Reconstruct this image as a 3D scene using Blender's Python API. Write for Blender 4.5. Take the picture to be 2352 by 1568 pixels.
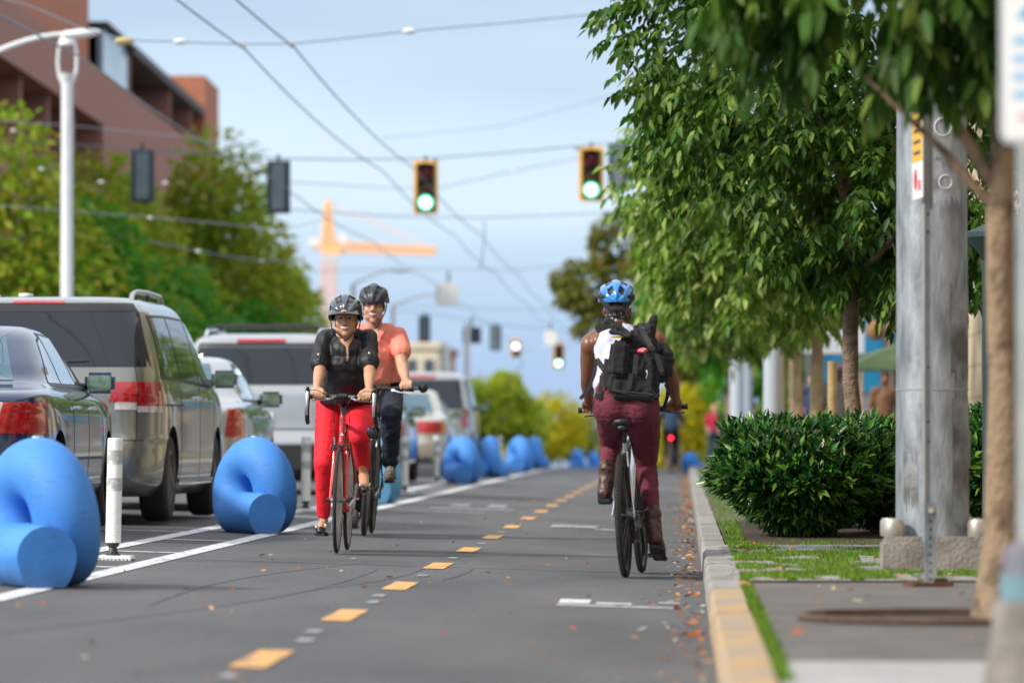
import bpy, bmesh, math, random
import numpy as np
from mathutils import Vector, Matrix, noise as mnoise
for o in list(bpy.data.objects): bpy.data.objects.remove(o)
SC = bpy.context.scene
COL = SC.collection
R = math.radians
# ---------------------------------------------------------------- camera
F = 11500.0; CX, CY = 1176.0, 784.0; VX, VY = 1570.0, 1001.0; H = 0.78
cd = bpy.data.cameras.new('camera'); cam = bpy.data.objects.new('camera', cd); COL.objects.link(cam)
cd.sensor_width = 36; cd.lens = F * 36 / 2352; cd.clip_start = 0.5; cd.clip_end = 5000
cam.location = (0, 0, H)
cam.rotation_euler = (R(90) + math.atan((VY - CY) / F), 0, math.atan((VX - CX) / F))
cd.dof.use_dof = True; cd.dof.focus_distance = 31.5; cd.dof.aperture_fstop = 2.9
SC.camera = cam
CM = cam.rotation_euler.to_matrix()
# ---------------------------------------------------------------- world, sun, exposure
w = bpy.data.worlds.new('World'); SC.world = w; w.use_nodes = True
nt = w.node_tree; nt.nodes.clear(); N = nt.nodes.new; L = nt.links.new
SUN_EL, SUN_AZ = R(34), R(240)          # azimuth from +Y clockwise: behind and to the left
out = N('ShaderNodeOutputWorld'); bg = N('ShaderNodeBackground'); L(bg.outputs[0], out.inputs[0])
sky = N('ShaderNodeTexSky'); sky.sky_type = 'NISHITA'; sky.sun_disc = False
sky.sun_elevation = SUN_EL; sky.sun_rotation = SUN_AZ
bg.inputs[1].default_value = 0.10
tc = N('ShaderNodeTexCoord'); sep = N('ShaderNodeSeparateXYZ'); L(tc.outputs['Generated'], sep.inputs[0])
ramp = N('ShaderNodeValToRGB')          # cloud deck: soft bands above the horizon, bright higher up
mp = N('ShaderNodeMapping'); mp.inputs['Scale'].default_value = (7, 7, 34); L(tc.outputs['Generated'], mp.inputs[0])
nz = N('ShaderNodeTexNoise'); nz.inputs['Scale'].default_value = 1.1; nz.inputs['Detail'].default_value = 3; L(mp.outputs[0], nz.inputs['Vector'])
m1 = N('ShaderNodeMath'); m1.operation = 'MULTIPLY_ADD'; m1.inputs[1].default_value = 0.05; L(nz.outputs[0], m1.inputs[0])
L(sep.outputs[2], m1.inputs[2])
m2 = N('ShaderNodeMath'); m2.operation = 'SUBTRACT'; m2.inputs[1].default_value = 0.025; L(m1.outputs[0], m2.inputs[0])
L(m2.outputs[0], ramp.inputs[0])
els = [(0.0, (2.5, 3.5, 5.3)), (0.012, (2.7, 3.85, 5.7)), (0.028, (3.4, 4.55, 5.95)), (0.05, (4.7, 5.75, 6.8)),
       (0.068, (4.3, 5.35, 6.5)), (0.088, (3.2, 4.15, 5.4)), (0.2, (5.6, 6.4, 7.6)), (0.6, (8.0, 8.4, 8.9)), (1.0, (7.2, 7.7, 8.4))]
cr = ramp.color_ramp
while len(cr.elements) > 1: cr.elements.remove(cr.elements[-1])
for i, (p, c) in enumerate(els):
    e = cr.elements[0] if i == 0 else cr.elements.new(p)
    e.position = p; e.color = (c[0] / 10, c[1] / 10, c[2] / 10, 1)
sc10 = N('ShaderNodeVectorMath'); sc10.operation = 'SCALE'; sc10.inputs['Scale'].default_value = 10; L(ramp.outputs[0], sc10.inputs[0])
mx = N('ShaderNodeMix'); mx.data_type = 'RGBA'; mx.inputs[0].default_value = 0.9
L(sky.outputs[0], mx.inputs[6]); L(sc10.outputs[0], mx.inputs[7]); L(mx.outputs[2], bg.inputs[0])
sd = bpy.data.lights.new('sun', 'SUN'); sd.energy = 2.6; sd.angle = R(6); sd.color = (1, 0.93, 0.82)
so = bpy.data.objects.new('sun', sd); COL.objects.link(so)
sv = Vector((math.sin(SUN_AZ) * math.cos(SUN_EL), math.cos(SUN_AZ) * math.cos(SUN_EL), math.sin(SUN_EL)))
so.rotation_euler = (-sv).to_track_quat('-Z', 'Y').to_euler()
SC.view_settings.view_transform = 'Standard'; SC.view_settings.look = 'None'
SC.view_settings.exposure = 0.72; SC.view_settings.gamma = 1.0
SC.render.engine = 'CYCLES'
# ---------------------------------------------------------------- helpers
rnd = random.Random(7)
RNG = np.random.default_rng(11)
def dip(y):
    if y < 100: return 0.0
    if y < 180: return -0.00009 * (y - 100) ** 2
    return -0.576 - 0.0144 * (y - 180)
def gz(x, y=30):                       # carriageway height: cambered up towards the middle of the road
    if x > -7: z = 0.03 * (-1.2 - x)
    else: z = 0.174 - 0.03 * (-7 - x)
    return z + dip(y)
SW = 0.095
def sz(y): return SW + dip(y)          # pavement height
def P(px, py, Y):                      # photo pixel (2352 wide) at depth Y -> world point
    d = CM @ Vector(((px - CX) / F, (CY - py) / F, -1.0))
    return Vector((0, 0, H)) + d * (Y / d.y)
def lin(c):
    if isinstance(c, str):
        c = [int(c[i:i + 2], 16) / 255 for i in (0, 2, 4)]
        return tuple((v / 12.92 if v <= 0.04045 else ((v + 0.055) / 1.055) ** 2.4) for v in c)
    return tuple(c)
MATS = {}
def mat(name, c1, c2=None, rough=0.6, scale=8.0, bump=0.0, bscale=None, metal=0.0, coat=0.0, emit=0.0, spec=0.5,
        detail=4, lo=0.35, hi=0.65, trans=0.0, stretch=None, island=None, sheen=0.0, sub=0.0):
    m = bpy.data.materials.new(name); m.use_nodes = True; nt = m.node_tree; b = nt.nodes['Principled BSDF']
    N = nt.nodes.new; L = nt.links.new
    c1 = lin(c1); b.inputs['Base Color'].default_value = (*c1, 1)
    b.inputs['Roughness'].default_value = rough; b.inputs['Metallic'].default_value = metal
    b.inputs['Specular IOR Level'].default_value = spec; b.inputs['Coat Weight'].default_value = coat
    b.inputs['Coat Roughness'].default_value = 0.04
    if sheen: b.inputs['Sheen Weight'].default_value = sheen
    if sub:
        b.inputs['Subsurface Weight'].default_value = sub; b.inputs['Subsurface Radius'].default_value = (0.02, 0.008, 0.004)
    if trans: b.inputs['Transmission Weight'].default_value = trans
    tcn = N('ShaderNodeTexCoord'); src = tcn.outputs['Object']
    if stretch:
        mpn = N('ShaderNodeMapping'); mpn.inputs['Scale'].default_value = stretch; L(src, mpn.inputs[0]); src = mpn.outputs[0]
    last = None
    if c2 is not None:
        n = N('ShaderNodeTexNoise'); n.inputs['Scale'].default_value = scale; n.inputs['Detail'].default_value = detail; L(src, n.inputs['Vector'])
        mr = N('ShaderNodeMapRange'); mr.inputs[1].default_value = lo; mr.inputs[2].default_value = hi; L(n.outputs[0], mr.inputs[0])
        mx = N('ShaderNodeMix'); mx.data_type = 'RGBA'; L(mr.outputs[0], mx.inputs[0])
        mx.inputs[6].default_value = (*c1, 1); mx.inputs[7].default_value = (*lin(c2), 1)
        L(mx.outputs[2], b.inputs['Base Color']); last = mx.outputs[2]
    if island is not None:             # list of colours picked at random per leaf
        g = N('ShaderNodeNewGeometry'); rp = N('ShaderNodeValToRGB'); L(g.outputs['Random Per Island'], rp.inputs[0])
        k = len(island); e0 = rp.color_ramp
        for i, c in enumerate(island):
            e = e0.elements[i] if i < 2 else e0.elements.new(i / (k - 1))
            e.position = i / (k - 1)
        for i, c in enumerate(island):
            e0.elements[i].position = i / (k - 1); e0.elements[i].color = (*lin(c), 1)
        if last is None: L(rp.outputs[0], b.inputs['Base Color'])
        else:
            m3 = N('ShaderNodeMix'); m3.data_type = 'RGBA'; m3.inputs[0].default_value = 0.5
            L(last, m3.inputs[6]); L(rp.outputs[0], m3.inputs[7]); L(m3.outputs[2], b.inputs['Base Color'])
    if bump:
        n2 = N('ShaderNodeTexNoise'); n2.inputs['Scale'].default_value = bscale or scale * 3; n2.inputs['Detail'].default_value = 5; L(src, n2.inputs['Vector'])
        bp = N('ShaderNodeBump'); bp.inputs['Strength'].default_value = bump; bp.inputs['Distance'].default_value = 0.02
        L(n2.outputs[0], bp.inputs['Height']); L(bp.outputs[0], b.inputs['Normal'])
    if emit:
        b.inputs['Emission Color'].default_value = (*c1, 1); b.inputs['Emission Strength'].default_value = emit
    MATS[name] = m
    return m
def leafmat(name, cols, tl=0.35, rough=0.45, c1=None, c2=None, scale=1.0):
    m = mat(name, c1 or cols[0], c2, rough=rough, island=cols, scale=scale, spec=0.25)
    nt = m.node_tree; b = nt.nodes['Principled BSDF']; o = nt.nodes['Material Output']
    tr = nt.nodes.new('ShaderNodeBsdfTranslucent'); ms = nt.nodes.new('ShaderNodeMixShader'); ms.inputs[0].default_value = tl
    lk = b.inputs['Base Color'].links[0].from_socket
    nt.links.new(lk, tr.inputs[0]); nt.links.new(b.outputs[0], ms.inputs[1]); nt.links.new(tr.outputs[0], ms.inputs[2]); nt.links.new(ms.outputs[0], o.inputs[0])
    return m
def frame(d):
    d = Vector(d).normalized(); a = Vector((0, 0, 1)) if abs(d.z) < 0.95 else Vector((0, 1, 0))
    u = d.cross(a).normalized(); v = u.cross(d).normalized()
    return u, v
class MB:
    def __init__(s): s.v = []; s.f = []; s.m = []; s.cur = 0
    def add(s, vs, fs):
        n = len(s.v); s.v.extend([tuple(p) for p in vs]); s.f.extend([tuple(i + n for i in f) for f in fs]); s.m.extend([s.cur] * len(fs)); return s
    def box(s, c, d, rot=0, bev=0.0, mtx=None):
        x, y, z = d[0] / 2, d[1] / 2, d[2] / 2
        if bev:
            bm = bmesh.new(); bmesh.ops.create_cube(bm, size=1); bmesh.ops.scale(bm, vec=d, verts=bm.verts)
            bmesh.ops.bevel(bm, geom=bm.edges[:], offset=bev, segments=2, affect='EDGES')
            vs = [v.co.copy() for v in bm.verts]; fs = [[v.index for v in f.verts] for f in bm.faces]; bm.free()
        else:
            vs = [Vector((a * x, b * y, e * z)) for a in (-1, 1) for b in (-1, 1) for e in (-1, 1)]
            fs = [(0, 1, 3, 2), (4, 6, 7, 5), (0, 4, 5, 1), (2, 3, 7, 6), (0, 2, 6, 4), (1, 5, 7, 3)]
        M = mtx if mtx is not None else Matrix.Rotation(rot, 3, 'Z')
        return s.add([M @ v + Vector(c) for v in vs], fs)
    def bar(s, a, b, wx, wz, up=None, bev=0):     # box between two points
        a = Vector(a); b = Vector(b); d = b - a; u, v = frame(d)
        if up is not None:
            v = Vector(up).normalized(); u = d.normalized().cross(v).normalized(); v = u.cross(d.normalized())
        M = Matrix((u, d.normalized(), v)).transposed()
        return s.box((a + b) / 2, (wx, d.length, wz), mtx=M, bev=bev)
    def tube(s, pts, rad, n=10, caps=True, closed=False, sq=None):
        pts = [Vector(p) for p in pts]; k = len(pts)
        if not hasattr(rad, '__len__'): rad = [rad] * k
        vs = []; prev = None
        for i, p in enumerate(pts):
            if closed: d = pts[(i + 1) % k] - pts[i - 1]
            else: d = pts[min(i + 1, k - 1)] - pts[max(i - 1, 0)]
            if d.length < 1e-9: d = Vector((0, 0, 1))
            if prev is None: u, v = frame(d)
            else:
                dn = d.normalized(); u = (prev - dn * prev.dot(dn)).normalized(); v = dn.cross(u) * -1
            prev = u
            for j in range(n):
                a = 2 * math.pi * j / n; vs.append(p + (u * math.cos(a) + v * math.sin(a) * (sq or 1)) * rad[i])
        fs = []
        for i in range(k if closed else k - 1):
            i2 = (i + 1) % k
            for j in range(n):
                j2 = (j + 1) % n; fs.append((i * n + j, i * n + j2, i2 * n + j2, i2 * n + j))
        if caps and not closed:
            fs.append(tuple(range(n))[::-1]); fs.append(tuple((k - 1) * n + j for j in range(n)))
        return s.add(vs, fs)
    def lathe(s, prof, c=(0, 0, 0), axis='Z', n=24, M=None):      # prof: (r, h)
        vs = []; fs = []
        for (r, h) in prof:
            for j in range(n):
                a = 2 * math.pi * j / n; x, y = r * math.cos(a), r * math.sin(a)
                p = Vector((x, y, h)) if axis == 'Z' else (Vector((h, x, y)) if axis == 'X' else Vector((x, h, y)))
                if M is not None: p = M @ p
                vs.append(p + Vector(c))
        for i in range(len(prof) - 1):
            for j in range(n):
                j2 = (j + 1) % n; fs.append((i * n + j, i * n + j2, (i + 1) * n + j2, (i + 1) * n + j))
        if prof[0][0] > 1e-6: fs.append(tuple(range(n))[::-1])
        if prof[-1][0] > 1e-6: fs.append(tuple((len(prof) - 1) * n + j for j in range(n)))
        return s.add(vs, fs)
    def ell(s, c, r, n=16, M=None):
        vs = []; fs = []; k = n // 2 + 1
        if not hasattr(r, '__len__'): r = (r, r, r)
        for i in range(k + 1):
            t = math.pi * i / k
            for j in range(n):
                a = 2 * math.pi * j / n
                p = Vector((r[0] * math.sin(t) * math.cos(a), r[1] * math.sin(t) * math.sin(a), r[2] * math.cos(t)))
                if M is not None: p = M @ p
                vs.append(p + Vector(c))
        for i in range(k):
            for j in range(n):
                j2 = (j + 1) % n; fs.append((i * n + j, (i + 1) * n + j, (i + 1) * n + j2, i * n + j2))
        return s.add(vs, fs)
    def cap(s, a, b, ra, rb, fy=1.0, n=14):          # tapered capsule; fy squashes its thickness along Y
        a = Vector(a); b = Vector(b); d = b - a; Ln = max(d.length, 1e-6); u, v = frame(d); dn = d / Ln
        vs = []; fs = []; rings = []
        for t in (0.15, 0.5, 0.8, 1.0): rings.append((a - dn * ra * math.cos(t * math.pi / 2), ra * math.sin(t * math.pi / 2)))
        for t in (0.33, 0.66): rings.append((a + d * t, ra + (rb - ra) * t))
        for t in (1.0, 0.8, 0.5, 0.15): rings.append((b + dn * rb * math.cos(t * math.pi / 2), rb * math.sin(t * math.pi / 2)))
        for (c, r) in rings:
            for j in range(n):
                an = 2 * math.pi * j / n; o = (u * math.cos(an) + v * math.sin(an)) * r; o.y *= fy; vs.append(c + o)
        k = len(rings)
        for i in range(k - 1):
            for j in range(n):
                j2 = (j + 1) % n; fs.append((i * n + j, i * n + j2, (i + 1) * n + j2, (i + 1) * n + j))
        fs.append(tuple(range(n))[::-1]); fs.append(tuple((k - 1) * n + j for j in range(n)))
        return s.add(vs, fs)
    def quad(s, *p): return s.add(p, [tuple(range(len(p)))])
    def prism(s, poly, o, ux, uy, ext):              # polygon (a,b) in plane o+ux*a+uy*b, extruded by vector ext
        o = Vector(o); ux = Vector(ux); uy = Vector(uy); ext = Vector(ext)
        a = [o + ux * p[0] + uy * p[1] for p in poly]; b = [p + ext for p in a]; n = len(a)
        return s.add(a + b, [tuple(range(n))[::-1], tuple(range(n, 2 * n))] + [(i, (i + 1) % n, n + (i + 1) % n, n + i) for i in range(n)])
    def build(s, name, m, parent=None, ang=35, smooth=True, loc=None):
        me = bpy.data.meshes.new(name); me.from_pydata(s.v, [], s.f)
        for q in (m if isinstance(m, (list, tuple)) else [m]): me.materials.append(q)
        if isinstance(m, (list, tuple)): me.polygons.foreach_set('material_index', s.m)
        bm = bmesh.new(); bm.from_mesh(me); bmesh.ops.recalc_face_normals(bm, faces=bm.faces) if len(s.f) < 60000 else None; bm.to_mesh(me); bm.free()
        if smooth: me.shade_smooth(); me.set_sharp_from_angle(angle=R(ang))
        o = bpy.data.objects.new(name, me); COL.objects.link(o)
        if parent is not None: o.parent = parent
        if loc is not None: o.location = loc
        return o
def thing(name, label, cat, loc=(0, 0, 0), rotz=0, group=None, rot=None):
    o = bpy.data.objects.new(name, None); COL.objects.link(o); o.empty_display_size = 0.2
    o.location = loc; o.rotation_euler = rot or (0, 0, rotz); o['label'] = label; o['category'] = cat
    if group: o['group'] = group
    return o
def tag(o, label, cat, group=None):
    o['label'] = label; o['category'] = cat
    if group: o['group'] = group
    return o
def struct(o): o['kind'] = 'structure'; return o
def copy_tree(o, parent=None):
    c = o.copy(); COL.objects.link(c); c.parent = parent
    for ch in list(o.children): copy_tree(ch, c)
    return c
def relocate(o, to):                       # move a one-mesh thing's origin
    to = Vector(to); o.data.transform(Matrix.Translation(-to)); o.location = to; return o
def remesh(o, voxel, smooth=4, wr=None):
    md = o.modifiers.new('r', 'REMESH'); md.mode = 'VOXEL'; md.voxel_size = voxel
    if smooth:
        ms = o.modifiers.new('s', 'SMOOTH'); ms.factor = 0.5; ms.iterations = smooth
    dg = bpy.context.evaluated_depsgraph_get(); dg.update()
    me = bpy.data.meshes.new_from_object(o.evaluated_get(dg)); mats = list(o.data.materials)
    o.modifiers.clear(); old = o.data; o.data = me; bpy.data.meshes.remove(old)
    me.materials.clear()
    for m in mats: me.materials.append(m)
    if wr:
        amp, sc = wr[:2]; n = len(me.vertices); no = [v.normal.copy() for v in me.vertices]
        for i, v in enumerate(me.vertices):
            q = Vector((v.co.x * sc, v.co.y * sc, v.co.z * sc * (wr[2] if len(wr) > 2 else 1)))
            d = mnoise.fractal(q, 0.9, 2.2, 3); v.co += no[i] * (abs(d) * -2 + 0.6) * amp
    me.shade_smooth(); return o
def blob(name, mb, m, parent=None, voxel=0.007, smooth=4, wr=None):
    return remesh(mb.build(name, m, parent, smooth=False), voxel, smooth, wr)
def text_mesh(s, size, m, name, parent, loc, rot, ext=0.001):
    cu = bpy.data.curves.new(name, 'FONT'); cu.body = s; cu.size = size; cu.extrude = ext; cu.align_x = 'CENTER'; cu.align_y = 'CENTER'
    t = bpy.data.objects.new(name, cu); COL.objects.link(t); dg = bpy.context.evaluated_depsgraph_get()
    me = bpy.data.meshes.new_from_object(t.evaluated_get(dg)); bpy.data.objects.remove(t)
    o = bpy.data.objects.new(name, me); COL.objects.link(o); me.materials.clear(); me.materials.append(m); o.parent = parent; o.location = loc; o.rotation_euler = rot
    return o
# ================================================================ materials
asphalt = mat('asphalt', (0.075, 0.076, 0.08), (0.128, 0.127, 0.13), rough=0.85, scale=1.1, bump=0.6, bscale=160, detail=9, lo=0.3, hi=0.7, stretch=(1, 0.25, 1))
def speckle(m, amt=0.5, sc=260, cracks=False):
    nt = m.node_tree; b = nt.nodes['Principled BSDF']; lk = b.inputs['Base Color'].links[0].from_socket
    N = nt.nodes.new; tc = N('ShaderNodeTexCoord'); n = N('ShaderNodeTexNoise'); n.inputs['Scale'].default_value = sc; n.inputs['Detail'].default_value = 2
    nt.links.new(tc.outputs['Object'], n.inputs['Vector'])
    mr = N('ShaderNodeMapRange'); mr.inputs[1].default_value = 0.3; mr.inputs[2].default_value = 0.7; mr.inputs[3].default_value = 1 - amt; mr.inputs[4].default_value = 1 + amt
    nt.links.new(n.outputs[0], mr.inputs[0])
    vm = N('ShaderNodeVectorMath'); vm.operation = 'SCALE'; nt.links.new(lk, vm.inputs[0]); nt.links.new(mr.outputs[0], vm.inputs['Scale'])
    res = vm.outputs[0]
    if cracks:
        mp = N('ShaderNodeMapping'); mp.inputs['Scale'].default_value = (0.55, 0.12, 1); nt.links.new(tc.outputs['Object'], mp.inputs[0])
        wn = N('ShaderNodeTexNoise'); wn.inputs['Scale'].default_value = 2.0; nt.links.new(mp.outputs[0], wn.inputs['Vector'])
        ad = N('ShaderNodeMix'); ad.data_type = 'RGBA'; ad.inputs[0].default_value = 0.4; nt.links.new(mp.outputs[0], ad.inputs[6]); nt.links.new(wn.outputs['Color'], ad.inputs[7])
        vo = N('ShaderNodeTexVoronoi'); vo.feature = 'DISTANCE_TO_EDGE'; vo.inputs['Scale'].default_value = 2.2; nt.links.new(ad.outputs[2], vo.inputs['Vector'])
        m4 = N('ShaderNodeMapRange'); m4.inputs[1].default_value = 0.0; m4.inputs[2].default_value = 0.008; m4.inputs[3].default_value = 0.62; m4.inputs[4].default_value = 1
        nt.links.new(vo.outputs['Distance'], m4.inputs[0])
        v2 = N('ShaderNodeVectorMath'); v2.operation = 'SCALE'; nt.links.new(res, v2.inputs[0]); nt.links.new(m4.outputs[0], v2.inputs['Scale']); res = v2.outputs[0]
    nt.links.new(res, b.inputs['Base Color'])
speckle(asphalt, 0.55, 120, False)
def worn(name, col, under, lo=0.36, hi=0.46, sc=14, rough=0.7):   # paint worn through to what lies below
    m = mat(name, under, col, rough=rough, scale=sc, lo=lo, hi=hi, detail=8, bump=0.3, bscale=150); speckle(m, 0.12, 120); return m
white_paint = worn('road white', (0.66, 0.66, 0.67), (0.14, 0.14, 0.14), 0.35, 0.46)
white_faint = worn('faint white', (0.42, 0.42, 0.43), (0.12, 0.12, 0.12), 0.36, 0.6, 20)
yellow_paint = worn('road yellow', (0.72, 0.38, 0.12), (0.20, 0.15, 0.10), 0.34, 0.46, 11)
concrete = mat('concrete', (0.25, 0.235, 0.22), (0.36, 0.345, 0.325), rough=0.85, scale=5, bump=0.5, bscale=60, detail=8); speckle(concrete, 0.25, 90)
conc_light = mat('concrete light', (0.32, 0.32, 0.315), (0.40, 0.395, 0.385), rough=0.8, scale=5, bump=0.3, bscale=60); speckle(conc_light, 0.12, 90)
pave = mat('paving', (0.115, 0.105, 0.10), (0.165, 0.15, 0.14), rough=0.9, scale=4, bump=0.6, bscale=90, detail=8); speckle(pave, 0.4, 110)
foot_conc = mat('footing concrete', (0.17, 0.15, 0.13), (0.30, 0.27, 0.24), rough=0.85, scale=7, bump=0.6, bscale=50, detail=8)
kerbm = mat('kerb stone', (0.20, 0.188, 0.17), (0.34, 0.325, 0.30), rough=0.8, scale=6, bump=0.5, bscale=60, detail=8); speckle(kerbm, 0.3, 100)
kerb_yel = worn('kerb yellow', (0.50, 0.31, 0.13), (0.30, 0.27, 0.23), 0.38, 0.60, 7)
soil = mat('soil', (0.045, 0.03, 0.02), (0.09, 0.06, 0.04), rough=0.95, scale=30, bump=1.0, bscale=60)
mossm = mat('moss ground', (0.10, 0.115, 0.05), (0.16, 0.15, 0.12), rough=0.95, scale=9, bump=1, bscale=50)
farg = mat('far ground', (0.07, 0.08, 0.05), (0.10, 0.10, 0.09), rough=1, scale=0.2)
blk = mat('black rubber', (0.018, 0.018, 0.019), rough=0.6, bump=0.2, bscale=200)
tread = mat('tyre tread', (0.028, 0.027, 0.027), (0.045, 0.043, 0.04), rough=0.75, scale=60, bump=1.0, bscale=140)
blkgloss = mat('black gloss', (0.012, 0.012, 0.013), rough=0.2, coat=0.5)
blkplas = mat('black plastic', (0.02, 0.02, 0.022), rough=0.45)
chrome = mat('polished metal', (0.75, 0.76, 0.78), rough=0.18, metal=1)
alloy = mat('alloy', (0.55, 0.55, 0.56), (0.42, 0.42, 0.43), rough=0.3, metal=0.9, scale=20)
galv = mat('galvanised steel', (0.15, 0.165, 0.185), (0.38, 0.415, 0.44), rough=0.5, metal=0.35, scale=9, detail=10, bump=0.25, bscale=40, stretch=(1.6, 1.6, 0.45), lo=0.3, hi=0.7)
galv2 = mat('dull galvanised', (0.27, 0.28, 0.28), (0.36, 0.37, 0.36), rough=0.55, metal=0.3, scale=8, detail=8)
wht = mat('white plastic', (0.78, 0.78, 0.76), rough=0.5)
# ================================================================ ground sheets
def strip(name, xs, ys, zf, m, eps=0.0):
    mb = MB(); vs = [(x, y, zf(x, y) + eps) for y in ys for x in xs]; n = len(xs)
    fs = [(j * n + i, j * n + i + 1, (j + 1) * n + i + 1, (j + 1) * n + i) for j in range(len(ys) - 1) for i in range(n - 1)]
    mb.add(vs, fs); return struct(mb.build(name, m, smooth=True, ang=80))
YS = [-8, 0, 10, 20, 40, 60, 80, 100] + list(range(105, 185, 5)) + [200, 250, 300, 400, 500]
strip('ground', [-400, -60, -14, 6, 60, 400], YS + [700, 1200], lambda x, y: dip(y) - 0.35, farg)
strip('road', [-10.6, -9.5, -8.5, -7.6, -7, -6.4, -5, -3, -1.2, 0.14], YS, gz, asphalt)
strip('pavement', [0.27, 1, 3, 6, 30], [-8, 0, 10, 15.3], lambda x, y: sz(y), conc_light)
strip('pavement', [0.27, 1, 3, 6, 30], [15.3, 20, 40, 60, 80, 100] + YS[8:], lambda x, y: sz(y) - 0.003, pave)
strip('pavement', [-60, -20, -10.85], YS, lambda x, y: sz(y) + 0.02, concrete)
kb = MB()
y = -6.0; i = 0
def kprof(x0, zt, zb): return [(x0, zb), (x0 + 0.006, zt - 0.022), (x0 + 0.022, zt), (x0 + 0.15, zt + 0.002), (x0 + 0.15, zb)]
def kerbrun(mb, y0, y1, x0, gap=0.008, flip=1, jit=0):
    g = random.Random(int(y0 * 10)); zt = SW + dip(y0) + g.uniform(-1, 1) * jit; dx = g.uniform(-1, 1) * jit
    a = []
    for yy in (y0 + gap, y1 - gap):
        for (px, pz) in kprof(0, zt, gz(0, y0) - 0.1): a.append((x0 + dx + px * flip, yy, pz + dip(yy) - dip(y0)))
    mb.add(a, [(0, 1, 2, 3, 4)[::-1], (5, 6, 7, 8, 9)] + [(k, (k + 1) % 5, 5 + (k + 1) % 5, 5 + k) for k in range(5)])
while y < 260:
    ln = 1.5 if y < 60 else 3.0
    kb.cur = 1 if y + ln < 22.6 else 0
    kerbrun(kb, y, y + ln, 0.11, jit=0.003); y += ln
struct(kb.build('kerb', [kerbm, kerb_yel], ang=50))
kb = MB(); y = -6.0
while y < 300: kerbrun(kb, y, y + 3, -10.6, flip=-1); y += 3
struct(kb.build('kerb', kerbm, ang=50))
# painted markings: thin sheets following the camber
def mark(name, quads, m, eps=0.004):
    mb = MB()
    for (x0, x1, y0, y1, *sk) in quads:
        s = sk[0] if sk else 0; n = max(1, int((y1 - y0) / 5)); nx = max(1, int(abs(x1 - x0) / 0.4))
        for k in range(n):
            a = y0 + (y1 - y0) * k / n; b = y0 + (y1 - y0) * (k + 1) / n
            for q in range(nx):
                xa = x0 + (x1 - x0) * q / nx; xb = x0 + (x1 - x0) * (q + 1) / nx
                mb.quad((xa, a, gz(xa, a) + eps), (xb, a, gz(xb, a) + eps), (xb + s, b, gz(xb, b) + eps), (xa + s, b, gz(xa, b) + eps))
    return struct(mb.build(name, m, smooth=False))
mark('lane_line', [(-3.12, -2.99, 8, 215)], white_paint)
mark('lane_line', [(-3.68, -3.55, 25, 215)], white_paint, 0.0045)
mark('buffer_hatch', [(-3.55, -3.12, yy, yy + 0.16) for yy in [24, 27.35, 30.75, 34.2, 37.4, 40.6, 44] + [47.4 + 3.4 * k for k in range(20)]], white_paint)
mark('parking_mark', [(-4.3, -3.68, yy, yy + 0.12) for yy in [31, 36.7, 43.5, 50, 56.5, 63, 69.5, 76]], white_paint)
mark('centre_dash', [(-1.52, -1.395, yy - 0.68, yy + 0.67) for yy in [13.1, 17.33, 21.55, 25.77, 29.75, 33.95, 38.25, 42.6, 47] + [51.3 + 4.27 * k for k in range(22)]], yellow_paint)
mark('faint_dash', [(-1.49 + d, -1.43 + d, yy, yy + 0.33) for yy, d in [(15.9, 0), (18.75, .03), (19.6, .0), (23.1, .02), (24, -.01), (27.5, .02), (31.5, 0), (35.8, .01), (40, 0)]], white_faint)
mark('lane_line', [(-6.9, -6.78, yy, yy + 3) for yy in range(10, 210, 9)], white_paint)
mark('utility_mark', [(-0.60, -0.02, 23.6, 23.74), (-0.6, -0.45, 23.9, 24.5), (-0.42, -0.25, 23.95, 24.15), (-0.12, -0.02, 24.3, 24.42)], white_paint)
mark('bicycle_symbol', [(-2.6, -1.75, 51.2, 51.8), (-2.5, -2.3, 53, 54.6), (-2.1, -1.9, 53, 54.6), (-2.45, -1.95, 49.0, 49.4)], white_faint)
mark('bicycle_symbol', [(-1.15, -0.75, 43, 44.1), (-0.75, -0.35, 42.2, 42.7), (-0.35, -0.22, 43, 44), (-0.1, 0.05, 38.6, 38.9)], white_faint)
# skid marks and a transverse joint in the asphalt
tar = mat('tar', (0.07, 0.07, 0.072), (0.12, 0.12, 0.123), rough=0.8, scale=20)
mark('road_joint', [(-3.3, 0.1, 29.55, 29.6), (-3.3, 0.1, 30.3, 30.32)], tar, 0.0025)
sk = MB()
for (x0, y0, x1, y1, b) in [(-2.6, 18.5, -1.75, 28.5, .25), (-2.35, 22, -1.9, 30, -.2), (-1.85, 24.5, -1.55, 30.5, .15), (-1.3, 27, -1.42, 31.5, .12)]:
    pts = []
    for k in range(25):
        t = k / 24; pts.append((x0 + (x1 - x0) * t + b * math.sin(math.pi * t), y0 + (y1 - y0) * t))
    for a, c in zip(pts, pts[1:]):
        wv = 0.006; sk.quad(*[(xx, yy, gz(xx, yy) + 0.0026) for xx, yy in ((a[0] - wv, a[1]), (a[0] + wv, a[1]), (c[0] + wv, c[1]), (c[0] - wv, c[1]))])
struct(sk.build('skid_mark', tar, smooth=False))
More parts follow.
